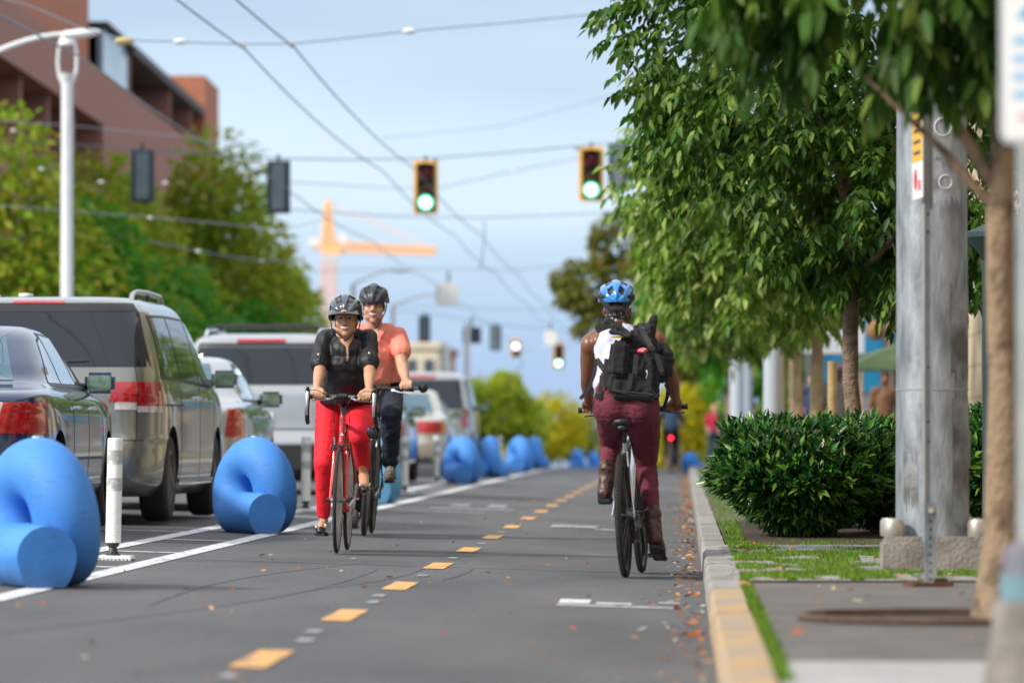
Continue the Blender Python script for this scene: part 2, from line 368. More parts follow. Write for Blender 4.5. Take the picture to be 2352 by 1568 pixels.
# planting bed, mossy strip, mulch, grass
strip('moss_strip', [0.27, 0.6, 1.0, 1.4, 2.0], [23.6, 26, 29, 32, 34, 50, 80, 110], lambda x, y: sz(y) + 0.004, mossm)
strip('mulch_bed', [0.40, 1, 2.2, 3.2], [31.2, 33, 36, 40], lambda x, y: sz(y) + 0.012 + 0.05 * max(0, math.sin((y - 31.2) / 8.8 * 3.14)), soil)
mb = MB(); g = random.Random(3)                                     # setts showing through the moss
for k in range(26):
    yy = 23.8 + k * 0.29
    for xx in (0.36, 0.66, 0.96, 1.26, 1.56):
        if g.random() < 0.8: mb.box((xx + g.uniform(-.03, .03), yy, SW + 0.006), (0.25, 0.22, 0.012), rot=g.uniform(-.05, .05))
struct(mb.build('paving_setts', concrete))
def blades(name, spots, m, hmin, hmax, wd, lean=0.4):
    vs = []; fs = []; g = random.Random(5)
    for (x, y, z) in spots:
        a = g.uniform(0, 6.28); h = g.uniform(hmin, hmax); dx, dy = math.cos(a) * wd, math.sin(a) * wd; l = g.uniform(0, lean) * h; b = g.uniform(0, 6.28)
        n = len(vs); vs += [(x - dx, y - dy, z), (x + dx, y + dy, z), (x + l * math.cos(b), y + l * math.sin(b), z + h)]; fs.append((n, n + 1, n + 2))
    mb = MB(); mb.add(vs, fs); o = mb.build(name, m, smooth=False); o['kind'] = 'stuff'; return o
grassm = leafmat('grass blades', ['2d4a12', '4f7a1e', '6d9427', '86a33a', '3a5a18'], tl=0.3, rough=0.6)
g = random.Random(9); spots = []
for k in range(52000):
    x = g.uniform(0.27, 1.75); y = 23.7 + (g.random() ** 1.3) * 9.5
    if mnoise.noise(Vector((x * 3.2, y * 1.1, 0))) > -0.12 and not (0.9 < x < 1.6 and 25.0 < y < 25.9): spots.append((x, y, SW + 0.003))
for k in range(9000):
    y = g.uniform(33, 75); spots.append((g.uniform(0.27, 0.5 if y < 40 else 1.1), y, SW))
for k in range(3500): spots.append((0.265 + g.uniform(0, .03 + .02 * math.sin(k)), g.uniform(14, 23.8), SW))
tag(blades('grass', spots, grassm, 0.012, 0.035, 0.004), 'low green moss and grass between kerb and planting bed', 'grass')
# fallen leaves in the gutter
lf = leafmat('fallen leaves', ['b5581c', 'c9762a', '8f3d18', 'd9a24a', '7a4a26', 'c7c0a8', 'b06a3a'], tl=0.1, rough=0.7)
mb = MB(); g = random.Random(21)
def leaf_flat(mb, x, y, z, s):
    a = g.uniform(0, 6.28); M = Matrix.Rotation(a, 3, 'Z') @ Matrix.Rotation(g.uniform(-.6, .6), 3, 'X') @ Matrix.Rotation(g.uniform(-.4, .4), 3, 'Y')
    pr = [(-1, 0, 0), (-.4, -.38, .1), (.3, -.42, .16), (1, 0, .05), (.35, .4, .14), (-.4, .36, .12)]
    mb.add([M @ Vector(p) * s + Vector((x, y, z + 0.35 * s)) for p in pr], [(0, 1, 2, 3), (0, 3, 4, 5)])
for k in range(850):
    y = 15 + 85 * g.random() ** 0.85; d = abs(g.gauss(0, 0.085 if y > 27 else 0.11)); x = 0.09 - d
    leaf_flat(mb, x, y, gz(x, y), g.uniform(0.012, 0.03))
for k in range(150):
    x = g.uniform(-3.2, 0.1); y = g.uniform(14, 60); leaf_flat(mb, x, y, gz(x, y), g.uniform(0.012, 0.024))
for k in range(160): leaf_flat(mb, g.uniform(0.3, 2), g.uniform(16, 34), SW + .01, g.uniform(0.012, 0.03))
leaf_flat(mb, 0.275, 22.6, SW, 0.045)
o = mb.build('fallen_leaves', lf, smooth=False); o['kind'] = 'stuff'; tag(o, 'orange and brown fallen leaves scattered along the gutter', 'leaves')
# ================================================================ buildings
brick = mat('brown brick', (0.30, 0.135, 0.10), (0.38, 0.185, 0.14), rough=0.9, scale=3, bump=0.4, bscale=30, stretch=(1, 1, 3))
brick2 = mat('orange brick', (0.40, 0.14, 0.075), (0.48, 0.19, 0.11), rough=0.9, scale=2, bump=0.4, bscale=30, stretch=(1, 1, 5))
darkin = mat('dark interior', (0.05, 0.04, 0.035), (0.08, 0.06, 0.05), rough=0.9, scale=2)
wglass = mat('window glass', (0.10, 0.14, 0.18), rough=0.05, metal=0.3, coat=0.5)
bluegl = mat('blue panel glass', (0.22, 0.30, 0.36), (0.16, 0.24, 0.30), rough=0.15, scale=2, stretch=(1, 1, .2))
roofm = mat('dark roof edge', (0.07, 0.055, 0.05), rough=0.7)
bl = thing('brick_building', 'large brown brick building with recessed balconies behind the trees across the road', 'building', (-15, 129, SW + dip(129)), rotz=math.atan(0.0235))
def fbx(mb, s0, s1, z0, z1, d0, d1): mb.box((-(d0 + d1) / 2, (s0 + s1) / 2, (z0 + z1) / 2), (abs(d1 - d0), s1 - s0, z1 - z0))   # d = depth behind facade
m = MB()
fbx(m, -34, 35, -1, 5.6, 0, 14)                      # lower storeys
fbx(m, -34, 35, 5.6, 7.1, 0.003, 14); fbx(m, 0, 35, 7.1, 8.8, 0.0, 14); fbx(m, -34, 0, 7.1, 8.8, 3.2, 14)
fbx(m, -34, 35, 8.8, 10.15, 0.0, 14); fbx(m, 7.9, 35, 10.15, 11.25, 2.6, 14); fbx(m, 0, 7.9, 10.15, 11.4, 0.6, 14)
for s in (7.9, 22, 30.5): fbx(m, s, s + 0.35, 10.15, 11.3, 0.02, 2.6)
for s in (-30, -24, -18, -12, -6): fbx(m, s, s + 0.4, 7.1, 8.8, 0.2, 3.2)
m.build('wall', brick, bl, smooth=False)
m = MB(); fbx(m, 7.9, 34.9, 11.25, 11.5, -0.12, 14); fbx(m, 0.2, 7.9, 11.4, 11.5, -0.1, 14); m.build('roof', roofm, bl, smooth=False)
m = MB(); fbx(m, -34, 0.15, 10.15, 12.6, 0.4, 9); m.build('brick_upper_storey', brick2, bl, smooth=False)
m = MB(); fbx(m, 35, 41.5, -1, 12.6, -0.1, 6); m.build('brick_tower', brick2, bl, smooth=False)
for s0, s1 in ((0.35, 4.1), (4.15, 7.8)):
    m = MB(); fbx(m, s0, s1, 10.15, 11.35, 0.05, 0.2); m.build('glass_screen', bluegl, bl, smooth=False)
for s in (9.5, 13, 16.5, 23.5, 27, 31.5, 34):
    m = MB(); fbx(m, s, s + 2.2, 10.2, 11.15, 2.55, 2.66); m.build('window', wglass, bl, smooth=False)
for s in (-29, -23, -17, -11, -5):
    m = MB(); fbx(m, s, s + 3.6, 7.3, 8.6, 3.12, 3.26); m.build('window', wglass, bl, smooth=False)
for s in (-26, -18, -10, -2, 6, 14, 22, 30):
    for z in (1.0, 4.2):
        m = MB(); fbx(m, s, s + 3, z, z + 1.5, -0.03, 0.1); m.build('window', wglass, bl, smooth=False)
def simple_building(name, label, loc, dims, m, roofcol, wins=(3, 3), face='front', rot=0, cat='building'):
    t = thing(name, label, cat, loc, rotz=rot); X, Y, Z = dims
    MB().box((0, 0, Z / 2 - 0.5), (X, Y, Z + 1)).build('wall', m, t, smooth=False)
    MB().box((0, 0, Z + 0.15), (X + 0.3, Y + 0.3, 0.3)).build('roof', roofcol, t, smooth=False)
    for i in range(wins[0]):
        for j in range(wins[1]):
            z = Z * (j + 0.5) / wins[1]; hh = Z / wins[1] * 0.5
            w_ = MB(); w_.box((X * ((i + 0.5) / wins[0] - 0.5), -Y / 2 - 0.02, z), (X / wins[0] * 0.55, 0.1, hh)); w_.build('window', wglass, t, smooth=False)
            w_ = MB(); w_.box((-X / 2 - 0.02, Y * ((i + 0.5) / wins[0] - 0.5), z), (0.1, Y / wins[0] * 0.55, hh)); w_.build('window', wglass, t, smooth=False)
    return t
cream = mat('cream render', (0.62, 0.54, 0.40), (0.68, 0.60, 0.46), rough=0.9, scale=2)
tan = mat('tan stone', (0.46, 0.36, 0.23), (0.52, 0.42, 0.28), rough=0.9, scale=2)
pinkb = mat('pinkish brick', (0.45, 0.27, 0.2), (0.5, 0.33, 0.25), rough=0.9, scale=2)
p = P(962, 1001, 230); simple_building('corner_building', 'small cream building far down the street behind the two riders', (p.x, 235, dip(235)), (1.6, 8, 6.2), cream, cream, (2, 3))
p = P(990, 1001, 245); simple_building('brick_house', 'small pinkish brick building beside the far cream one', (p.x - 0.2, 250, dip(250)), (2.0, 8, 6.4), pinkb, mat('far red roof', (0.28, 0.12, 0.08)), (2, 3))
# right-hand side of the street
t = thing('stone_building', 'beige stone block building at the right edge with a dark upper floor', 'building', (5.6, 42, SW))  # near stretch lengthened out of view to darken the right side
m = MB()
for k in range(12): m.box((0, 0, 0.2 + k * 0.38), (4.2, 70, 0.368))
m.box((0, 0, 2.2), (4.16, 69.96, 4.5)); m.build('wall', tan, t, smooth=False)
MB().box((0, 0, 6.4), (4.3, 70.2, 3.6)).build('upper_wall', mat('olive wall', (0.20, 0.16, 0.09), (0.25, 0.2, 0.12), scale=2), t, smooth=False)
MB().box((-2.1, -35.02, 3.4), (1.2, 0.1, 1.1)).build('window', wglass, t, smooth=False)
MB().box((-2.1, -35.06, 3.4), (1.3, 0.05, 1.2)).build('window_frame', wht, t, smooth=False)
for yy in (-29, -22, -15, -8, -1, 6, 13, 27):
    MB().box((-2.12, yy, 1.7), (0.12, 3.4, 2.2)).build('shop_window', wglass, t, smooth=False)
redm = mat('sign red', (0.55, 0.03, 0.04), rough=0.5)
# white shop sign hanging behind the big pole
t = thing('shop_sign', 'white hanging sign with a red border behind the large metal pole', 'sign', P(2236, 660, 45))
MB().box((0, 0, 0), (0.5, 0.05, 0.36), bev=0.01).build('panel', wht, t)
MB().box((0, -0.03, -0.17), (0.5, 0.01, 0.02)).build('border', redm, t); MB().box((0, -0.03, 0.17), (0.5, 0.01, 0.02)).build('border', redm, t)
MB().box((-0.12, -0.03, 0.0), (0.05, 0.01, 0.16), mtx=Matrix.Rotation(0.6, 3, 'Y')).build('red_mark', redm, t)
MB().tube([(0, 0, 0.18), (0, 0, 0.5), (1.0, 0, 0.5)], 0.02).build('bracket', blkplas, t)
# kiosk with blue framed windows and green parasol
bluep = mat('cyan paint', (0.02, 0.36, 0.62), rough=0.5); woodp = mat('wood post', (0.42, 0.30, 0.20), (0.32, 0.22, 0.15), rough=0.8, scale=10)
t = thing('cafe_front', 'pale cafe front with bright blue framed windows under a dark balcony', 'building', (3.55, 92, SW + 0.2))
MB().box((0, 0.6, 1.4), (2.6, 0.8, 2.8)).build('wall', mat('pale wall', (0.5, 0.48, 0.45)), t, smooth=False)
for x in (-0.75, -0.1, 0.55):
    MB().box((x, 0.15, 1.95), (0.42, 0.1, 1.3)).build('window_frame', bluep, t, smooth=False)
    MB().box((x, 0.09, 2.1), (0.26, 0.05, 0.5)).build('window', mat('cafe glass', (0.05, 0.4, 0.7), rough=0.1), t, smooth=False)
for x in (-1.12, -0.43, 0.23, 0.9): MB().box((x, 0.1, 1.6), (0.1, 0.12, 3.2)).build('post', woodp, t, smooth=False)
MB().box((0.2, 0.2, 3.5), (3.2, 1.2, 0.5)).build('balcony', mat('dark green paint', (0.02, 0.05, 0.045)), t, smooth=False)
mb = MB()
for k in range(24): mb.box((-1.3 + k * 0.13, -0.4, 4.0), (0.03, 0.03, 0.6))
mb.box((0.2, -0.4, 4.3), (3.1, 0.05, 0.05)); mb.build('railing', blkplas, t, smooth=False)
t = thing('awning', 'long white awning beyond the slim tree trunks', 'awning', (2.55, 86, SW + 1.75))
MB().prism([(0, 0.7), (1.3, 0.85), (1.3, 0.0), (0, 0.0)], (-0.75, 0, 0.35), (1, 0, 0), (0, 0, 1), (0, 2.2, 0)).build('canopy', mat('pale awning cloth', (0.5, 0.52, 0.56)), t, smooth=False)
for x in (-0.7, 0.5): MB().tube([(x, 0.05, -1.75), (x, 0.05, 0.36)], 0.03).build('post', woodp, t)
p = P(2060, 1001, 72)
t = thing('market_parasol', 'green parasol above the seated people right of the tree trunks', 'parasol', (p.x, 72, SW))
MB().lathe([(0.95, 1.62), (0.9, 1.66), (0.4, 1.88), (0.02, 2.0), (0.0, 1.99)], n=8).build('canopy', mat('green canvas', (0.16, 0.25, 0.11), rough=0.8), t, ang=10)
MB().lathe([(0.02, 0), (0.02, 1.95)]).build('pole', woodp, t)
p = P(2012, 758, 80)
t = thing('hanging_basket', 'round brown hanging basket under the balcony', 'basket', p)
MB().ell((0, 0, 0), (0.16, 0.16, 0.17)).build('basket', mat('coir', (0.35, 0.17, 0.06), (0.25, 0.12, 0.05), scale=30, bump=1), t)
MB().tube([(0, 0, 0.15), (0, 0, 0.7)], 0.01).build('chain', blkplas, t)
p = P(2262, 1001, 29)
t = thing('kiosk_column', 'tall dark green column standing just behind the nearest tree trunk', 'column', (p.x + 0.20, 29, SW))
dg = mat('dark green paint gloss', (0.012, 0.035, 0.035), rough=0.6)
MB().lathe([(0.2, 0), (0.2, 0.12), (0.215, 0.14), (0.215, 1.62), (0.225, 1.66), (0.225, 1.7)], n=24).build('shaft', dg, t)
MB().lathe([(0.2, 1.7), (0.31, 1.83), (0.31, 1.86), (0.1, 1.95), (0, 1.97)], n=24).build('cap', dg, t)
# ================================================================ big signal pole
pc = P(2141, 1001, 25.75)
t = thing('signal_pole', 'large galvanised steel pole scarred with torn stickers on a concrete footing', 'pole', (pc.x, 25.75, SW))
MB().lathe([(0.187, 0.17), (0.187, 0.5), (0.176, 3.0), (0.165, 6.5), (0, 6.5)], n=48).build('shaft', galv, t)
m = MB(); m.box((0.02, 0, 0.075), (0.56, 0.52, 0.15), bev=0.012); m.box((0.02, 0, 0.16), (0.52, 0.48, 0.03), bev=0.006); m.build('footing', foot_conc, t)
for x in (-0.215, 0.215):
    for yy in (-0.18, 0.18): MB().lathe([(0.052, 0.17), (0.056, 0.19), (0.055, 0.245), (0.045, 0.262), (0, 0.264)], c=(x + 0.01, yy, 0), n=20).build('bolt_cover', mat('bolt cover', (0.42, 0.38, 0.32), (0.5, 0.46, 0.4), rough=0.35, metal=0.6, scale=15) if 'bolt cover' not in MATS else MATS['bolt cover'], t)
def curved_patch(R0, a0, a1, z0, z1, edge=0.0, seed=0, n=18):
    mb = MB(); g = random.Random(seed); vs = []; k = 10
    tops = [z1 + g.uniform(-1, 0.3) * edge for _ in range(n + 1)]; bots = [z0 + g.uniform(-0.3, 1) * edge for _ in range(n + 1)]
    for i in range(n + 1):
        a = a0 + (a1 - a0) * i / n
        for j in range(k + 1):
            z = bots[i] + (tops[i] - bots[i]) * j / k; vs.append((R0 * math.sin(a), -R0 * math.cos(a), z))
    mb.add(vs, [(i * (k + 1) + j, (i + 1) * (k + 1) + j, (i + 1) * (k + 1) + j + 1, i * (k + 1) + j + 1) for i in range(n) for j in range(k)]); return mb
stk = worn('torn sticker', (0.62, 0.62, 0.66), (0.3, 0.32, 0.34), 0.40, 0.47, 11, rough=0.6)
grm = worn('sticker residue', (0.16, 0.16, 0.17), (0.33, 0.35, 0.38), 0.42, 0.56, 9, rough=0.7)
curved_patch(0.1795, 0.0, 0.75, 1.60, 1.92, 0.14, 4).build('sticker', stk, t); curved_patch(0.181, -0.05, 0.9, 1.86, 2.10, 0.05, 5).build('sticker', grm, t)
curved_patch(0.1795, 0.05, 0.5, 1.34, 1.6, 0.1, 6).build('sticker', grm, t)
for (aa, za, ra) in ((0.28, 2.26, 0.045), (0.35, 1.98, 0.035)):
    pts = [(0.181 * math.sin(aa + ra / 0.18 * math.cos(q)), -0.181 * math.cos(aa + ra / 0.18 * math.cos(q)), za + ra * math.sin(q)) for q in [i * 2 * math.pi / 20 for i in range(20)]]
    MB().tube(pts, 0.004, n=6, closed=True).build('sticker_ring', stk, t)
mottle_m = worn('dark mottle', (0.11, 0.10, 0.095), (0.27, 0.29, 0.31), 0.42, 0.60, 5, rough=0.6)  # ragged darker patches, mostly down the right side of the shaft
curved_patch(0.1885, 0.55, 1.5, 0.2, 0.9, 0.05, 9).build('dark_patch', mottle_m, t); curved_patch(0.186, 0.5, 1.5, 0.94, 1.5, 0.12, 10).build('dark_patch', mottle_m, t); curved_patch(0.1886, -0.95, -0.45, 0.32, 0.62, 0.1, 12).build('dark_patch', mottle_m, t)
MB().lathe([(0.1885, 0.92), (0.1885, 0.928)], n=48).build('seam', galv2, t); MB().box((0.185, 0.02, 0.62), (0.02, 0.06, 0.2), bev=0.005).build('access_plate', galv2, t)
# ---- perforated sign post with edge-on parking signs
pc = P(2131, 1001, 23.0)
t = thing('sign_post', 'perforated square metal post with edge-on parking signs in front of the big pole', 'sign post', (pc.x, 23.0, SW), rotz=R(8))
m = MB(); m.box((-0.018, 0, 1.95), (0.006, 0.05, 3.5)); m.box((0.018, 0, 1.95), (0.006, 0.05, 3.5)); m.box((0, -0.012, 1.95), (0.036, 0.006, 3.5)); m.build('channel', galv2, t, smooth=False)
m = MB(); m.box((0.004, -0.03, 0.19), (0.052, 0.02, 0.38)); m.build('sleeve', galv, t, smooth=False)
for k in range(9): MB().lathe([(0.0065, 0), (0.0065, 0.004), (0, 0.004)], c=(0.004, -0.0405, 0.03 + 0.038 * k), axis='Y', n=10).build('hole', blkplas, t)
for k in (0.66, 0.75, 1.0, 1.62, 1.7, 2.05): MB().lathe([(0.006, 0), (0.006, 0.004), (0, 0.004)], c=(0, -0.0165, k), axis='Y', n=10).build('hole', blkplas, t)
MB().lathe([(0.013, 0), (0.011, 0.012), (0, 0.016)], c=(0.004, -0.055, 0.345), axis='Y', n=14).build('bolt', chrome, t)
m = MB(); m.box((0, -0.0, 0.008), (0.2, 0.13, 0.016), rot=0.2); m.box((0.05, -0.02, 0.02), (0.08, 0.02, 0.03), rot=0.5); m.build('base_plate', mat('rust', (0.10, 0.045, 0.025), (0.16, 0.08, 0.05), rough=0.9, scale=30), t)
yel = mat('sign yellow', (0.72, 0.40, 0.02), rough=0.5); dk = mat('sign lettering', (0.06, 0.05, 0.03), rough=0.6)
def edge_sign(z0, z1, faces, lab=None):
    s = thing('parking_sign', lab, 'sign', (pc.x - 0.045, 22.965, SW + z0), rotz=R(-84))
    MB().box((0, 0, (z1 - z0) / 2), (0.3, 0.004, z1 - z0), bev=0.001).build('plate', wht, s)
    for (a, b, mm) in faces: MB().box((0, -0.003, (a + b) / 2), (0.29, 0.002, b - a)).build('panel', mm, s)
    return s
s = edge_sign(1.77, 2.22, [(0.17, 0.44, yel)], 'yellow and white parking sign seen edge-on on the perforated post')
for k, zz in enumerate((0.40, 0.36, 0.31, 0.26, 0.21)): MB().box((0, -0.0045, zz), (0.2, 0.001, 0.016)).build('lettering', dk, s)
MB().lathe([(0.05, 0), (0.05, 0.001), (0.042, 0.001)], c=(-0.05, -0.004, 0.09), axis='Y').build('no_parking_ring', redm, s); MB().box((0.07, -0.004, 0.06), (0.06, 0.001, 0.05)).build('lettering', redm, s)
s = edge_sign(2.40, 2.74, [(0.01, 0.33, blkplas)], 'upper sign with orange numerals on black half hidden by leaves')
text_mesh('5', 0.14, yel, 'numeral', s, (0.0, -0.0055, 0.14), (R(90), 0, 0)); text_mesh('1', 0.14, yel, 'numeral', s, (0.0, -0.0055, 0.27), (R(90), 0, 0))
# ---- near right sign and its post/base
Yn = 13.6; pc = P(2362, 1001, Yn)
t = thing('meter_post', 'grey post with a stepped concrete foot and teal band at the bottom right corner', 'post', (pc.x, Yn, SW))
MB().lathe([(0.032, 0.3), (0.028, 3.5)], n=20).build('pole', galv2, t)
MB().lathe([(0.125, 0), (0.12, 0.05), (0.10, 0.14), (0.098, 0.24), (0, 0.24)], n=24).build('foot', foot_conc, t)
MB().lathe([(0.078, 0.24), (0.078, 0.31)], n=24).build('teal_band', mat('teal wrap', (0.09, 0.18, 0.23), (0.17, 0.28, 0.31), rough=0.5, scale=14), t)
MB().lathe([(0.07, 0.31), (0.068, 0.38), (0.035, 0.40), (0, 0.4)], n=24).build('collar', mat('slate paint', (0.12, 0.15, 0.19), (0.2, 0.17, 0.2), rough=0.5, scale=12), t)
tealt = mat('sign teal', (0.01, 0.33, 0.55), rough=0.5); pale = mat('sign print', (0.30, 0.50, 0.70), rough=0.5)
Ys = 13.4; a = P(2296, 330, Ys)
s = thing('parking_sign', 'white rounded sign with a large teal numeral at the top right corner', 'sign', (a.x, Ys, a.z), rotz=R(-2))
w_, h_, r_ = 0.305, 0.46, 0.028
def rrect(w, h, r, n=6):
    pts = []
    for (cx, cz, a0) in ((w - r, r, -90), (w - r, h - r, 0), (r, h - r, 90), (r, r, 180)):
        for k in range(n + 1): pts.append((cx + r * math.cos(R(a0 + 90 * k / n)), cz + r * math.sin(R(a0 + 90 * k / n))))
    return pts
MB().prism(rrect(w_, h_, r_), (0, 0, 0), (1, 0, 0), (0, 0, 1), (0, 0.004, 0)).build('plate', mat('sign edge', (0.5, 0.52, 0.55), rough=0.4), s, ang=30)
MB().prism(rrect(w_ - .024, h_ - .024, r_ - .008), (0.012, -0.003, 0.012), (1, 0, 0), (0, 0, 1), (0, 0.002, 0)).build('face', wht, s, ang=30)
text_mesh('2', 0.17, tealt, 'numeral', s, (0.083, -0.0045, 0.385), (R(90), 0, 0))
for i in range(4):                      # out-of-focus rows of small print
    for x0, x1 in ((0.035, 0.075), (0.085, 0.15), (0.16, 0.20), (0.21, 0.27)): MB().box(((x0 + x1) / 2, -0.004, 0.275 - 0.048 * i), (x1 - x0, 0.002, 0.022)).build('lettering', pale, s, smooth=False)
MB().box((0.15, -0.004, 0.07), (0.2, 0.002, 0.016)).build('lettering', mat('pale red print', (0.6, 0.35, 0.35)), s, smooth=False)
# trench grate and tree pit
m = MB(); m.box((0.95, 30.2, SW + 0.012), (0.75, 0.5, 0.014)); o = m.build('grate_frame', galv2, None); o.name = 'drain_grate'; relocate(o, (0.95, 30.2, SW)); tag(o, 'slotted metal drain strip in the grass beside the bush', 'grate')
m = MB()
for k in range(34): m.box((-0.34 + k * 0.0205, 0, 0.022), (0.008, 0.44, 0.008), rot=0.5 if k % 2 else 0.5)
m.build('slat', galv, o, smooth=False)
t = thing('tree_pit', 'thin steel edged opening around the base of the nearest tree', 'tree grate', (1.10, 18.75, SW))
def ringpts(r0, n=40): return [(r0[0] * math.cos(2 * math.pi * k / n), r0[1] * math.sin(2 * math.pi * k / n), 0.012) for k in range(n)]
mb = MB(); mb.tube(ringpts((0.66, 0.55)), 0.017, n=6, closed=True); mb.build('steel_rim', mat('dark rust', (0.07, 0.045, 0.03), (0.11, 0.07, 0.05), rough=0.9, scale=20), t)
mb = MB(); pr = [(0.65 * math.cos(2 * math.pi * k / 40), 0.54 * math.sin(2 * math.pi * k / 40), 0.003) for k in range(40)]; mb.quad(*pr); mb.build('soil', soil, t, smooth=False)
# bench / rack beyond, light poles, bollards
p = P(1740, 1001, 60)
t = thing('litter_bin', 'low black slatted bin beyond the bushes by the kerb', 'bin', (p.x, 60, SW))
mb = MB()
for k in range(16): mb.box((-0.32 + k * 0.043, -0.2, 0.45), (0.02, 0.02, 0.8)); mb.box((-0.32 + k * 0.043, 0.2, 0.45), (0.02, 0.02, 0.8))
mb.build('slats', blkplas, t, smooth=False); MB().box((0, 0, 0.86), (0.74, 0.46, 0.06), bev=0.02).build('rim', blkgloss, t); MB().box((0, 0, 0.43), (0.6, 0.36, 0.8)).build('liner', darkin, t)
for px, Y, r, hgt, lab in ((1776, 62, 0.125, 6, 'pale grey round pole between the bin and the slim trunks'), (1693, 86, 0.13, 6, 'pale grey pole beyond the bin, behind the right rider'), (1715, 98, 0.11, 6, 'slim pale pole furthest along the right pavement')):
    p = P(px, 1001, Y); o = MB().lathe([(r, 0), (r * 0.85, hgt), (0, hgt)], n=16).build('utility_pole', mat('pale pole', (0.42, 0.47, 0.53), rough=0.5) if 'pale pole' not in MATS else MATS['pale pole'], None, loc=(p.x, Y, sz(Y))); tag(o, lab, 'pole')
p = P(1905, 760, 44)
o = MB().lathe([(0.045, 0), (0.042, 1.34), (0, 1.34)], n=12).build('tree_stake', mat('stake wood', (0.42, 0.30, 0.14), (0.32, 0.22, 0.1), rough=0.8, scale=12), None, loc=(P(1912, 1001, 44).x, 44, SW)); tag(o, 'round timber stake beside the sunlit slim trunk', 'stake')
# ================================================================ blue coil barriers
bluemat = mat('blue polyethylene', (0.045, 0.22, 0.62), (0.07, 0.27, 0.70), rough=0.65, scale=3, bump=0.08, bscale=60, spec=0.45)
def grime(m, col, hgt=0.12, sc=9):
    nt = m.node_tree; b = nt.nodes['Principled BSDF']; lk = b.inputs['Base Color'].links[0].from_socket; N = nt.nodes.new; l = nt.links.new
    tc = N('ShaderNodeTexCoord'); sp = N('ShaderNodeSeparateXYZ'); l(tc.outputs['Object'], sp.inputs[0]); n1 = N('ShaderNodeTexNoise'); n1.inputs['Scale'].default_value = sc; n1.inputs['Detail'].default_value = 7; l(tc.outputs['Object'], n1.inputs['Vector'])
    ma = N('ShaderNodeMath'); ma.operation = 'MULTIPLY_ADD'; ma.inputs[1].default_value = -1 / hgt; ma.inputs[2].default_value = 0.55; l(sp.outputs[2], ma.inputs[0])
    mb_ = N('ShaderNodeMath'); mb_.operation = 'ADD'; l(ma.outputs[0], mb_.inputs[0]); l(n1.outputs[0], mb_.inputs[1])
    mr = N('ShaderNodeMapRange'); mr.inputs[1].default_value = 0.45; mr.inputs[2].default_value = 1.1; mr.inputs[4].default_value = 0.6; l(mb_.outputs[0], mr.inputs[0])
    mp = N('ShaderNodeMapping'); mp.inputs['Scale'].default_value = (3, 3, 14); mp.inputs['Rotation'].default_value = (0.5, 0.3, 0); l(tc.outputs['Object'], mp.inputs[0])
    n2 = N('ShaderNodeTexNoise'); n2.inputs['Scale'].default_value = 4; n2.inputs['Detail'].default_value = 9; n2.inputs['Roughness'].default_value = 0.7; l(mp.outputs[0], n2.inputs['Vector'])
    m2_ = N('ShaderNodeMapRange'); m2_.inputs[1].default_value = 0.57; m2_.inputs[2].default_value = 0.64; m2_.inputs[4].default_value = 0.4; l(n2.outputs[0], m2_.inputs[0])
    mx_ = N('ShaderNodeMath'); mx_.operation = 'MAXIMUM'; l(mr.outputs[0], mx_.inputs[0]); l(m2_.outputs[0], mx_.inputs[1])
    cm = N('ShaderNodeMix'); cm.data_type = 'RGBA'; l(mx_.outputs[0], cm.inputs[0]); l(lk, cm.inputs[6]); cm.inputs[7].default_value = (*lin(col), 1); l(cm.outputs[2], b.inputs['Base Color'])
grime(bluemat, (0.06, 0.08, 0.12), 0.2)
lidm = mat('pale plug', (0.6, 0.68, 0.75), rough=0.5)
def barrier(name_y, x, y, yaw, label, m=bluemat, r=0.162, Rl=0.205, half=0.50):
    t = thing('coil_barrier', label, 'barrier', (x, y, gz(x, y) + 0.002), rotz=R(yaw), group='blue coil barriers along the lane')
    path = [(-0.13, -half + 0.005, r - 0.02), (-0.13, -half * 0.7, r - 0.02), (-0.13, -half * 0.35, r - 0.02)]
    for k in range(61):
        a = 2 * math.pi * k / 60; path.append((-0.13 + 0.26 * k / 60, Rl * math.sin(a), r - 0.02 + Rl * (1 - math.cos(a))))
    path += [(0.13, half * 0.35, r - 0.02), (0.13, half * 0.7, r - 0.02), (0.13, half, r - 0.02)]
    mb = MB(); nr = len(path); mb.tube(path, [r * (0.93 if k in (0, nr - 1) else 0.97 if k in (1, nr - 2) else 1) for k in range(nr)], n=48)
    vv = []
    for i, (a, b, c) in enumerate(mb.v):           # straight ends stand on a flat foot
        q = min(i // 48, nr - 1); f = max(0.0, min(1.0, (abs(path[q][1]) - 0.2) / 0.12)) if (q < 4 or q > nr - 5) else 0.0
        cz = r - 0.02; dz = c - cz
        if f > 0 and dz < 0:
            x0 = path[q][0]; dx = (a - x0) / r; nx = math.copysign(abs(dx) ** 0.35, dx) * (1 - 0.2 * (-dz / r)) * 0.96 if abs(dx) > 1e-6 else 0
            a = x0 + (dx * (1 - f) + nx * f) * r
        vv.append((a, b, max(c, 0.0)))
    mb.v = vv
    mb.build('body', m, t, ang=50)
    mb.cur = 0
    MB().lathe([(0.028, 0), (0.028, 0.012), (0, 0.012)], c=(0.0, 0, 2 * r + 2 * Rl - 0.026), n=20).build('plug', lidm, t)
    return t
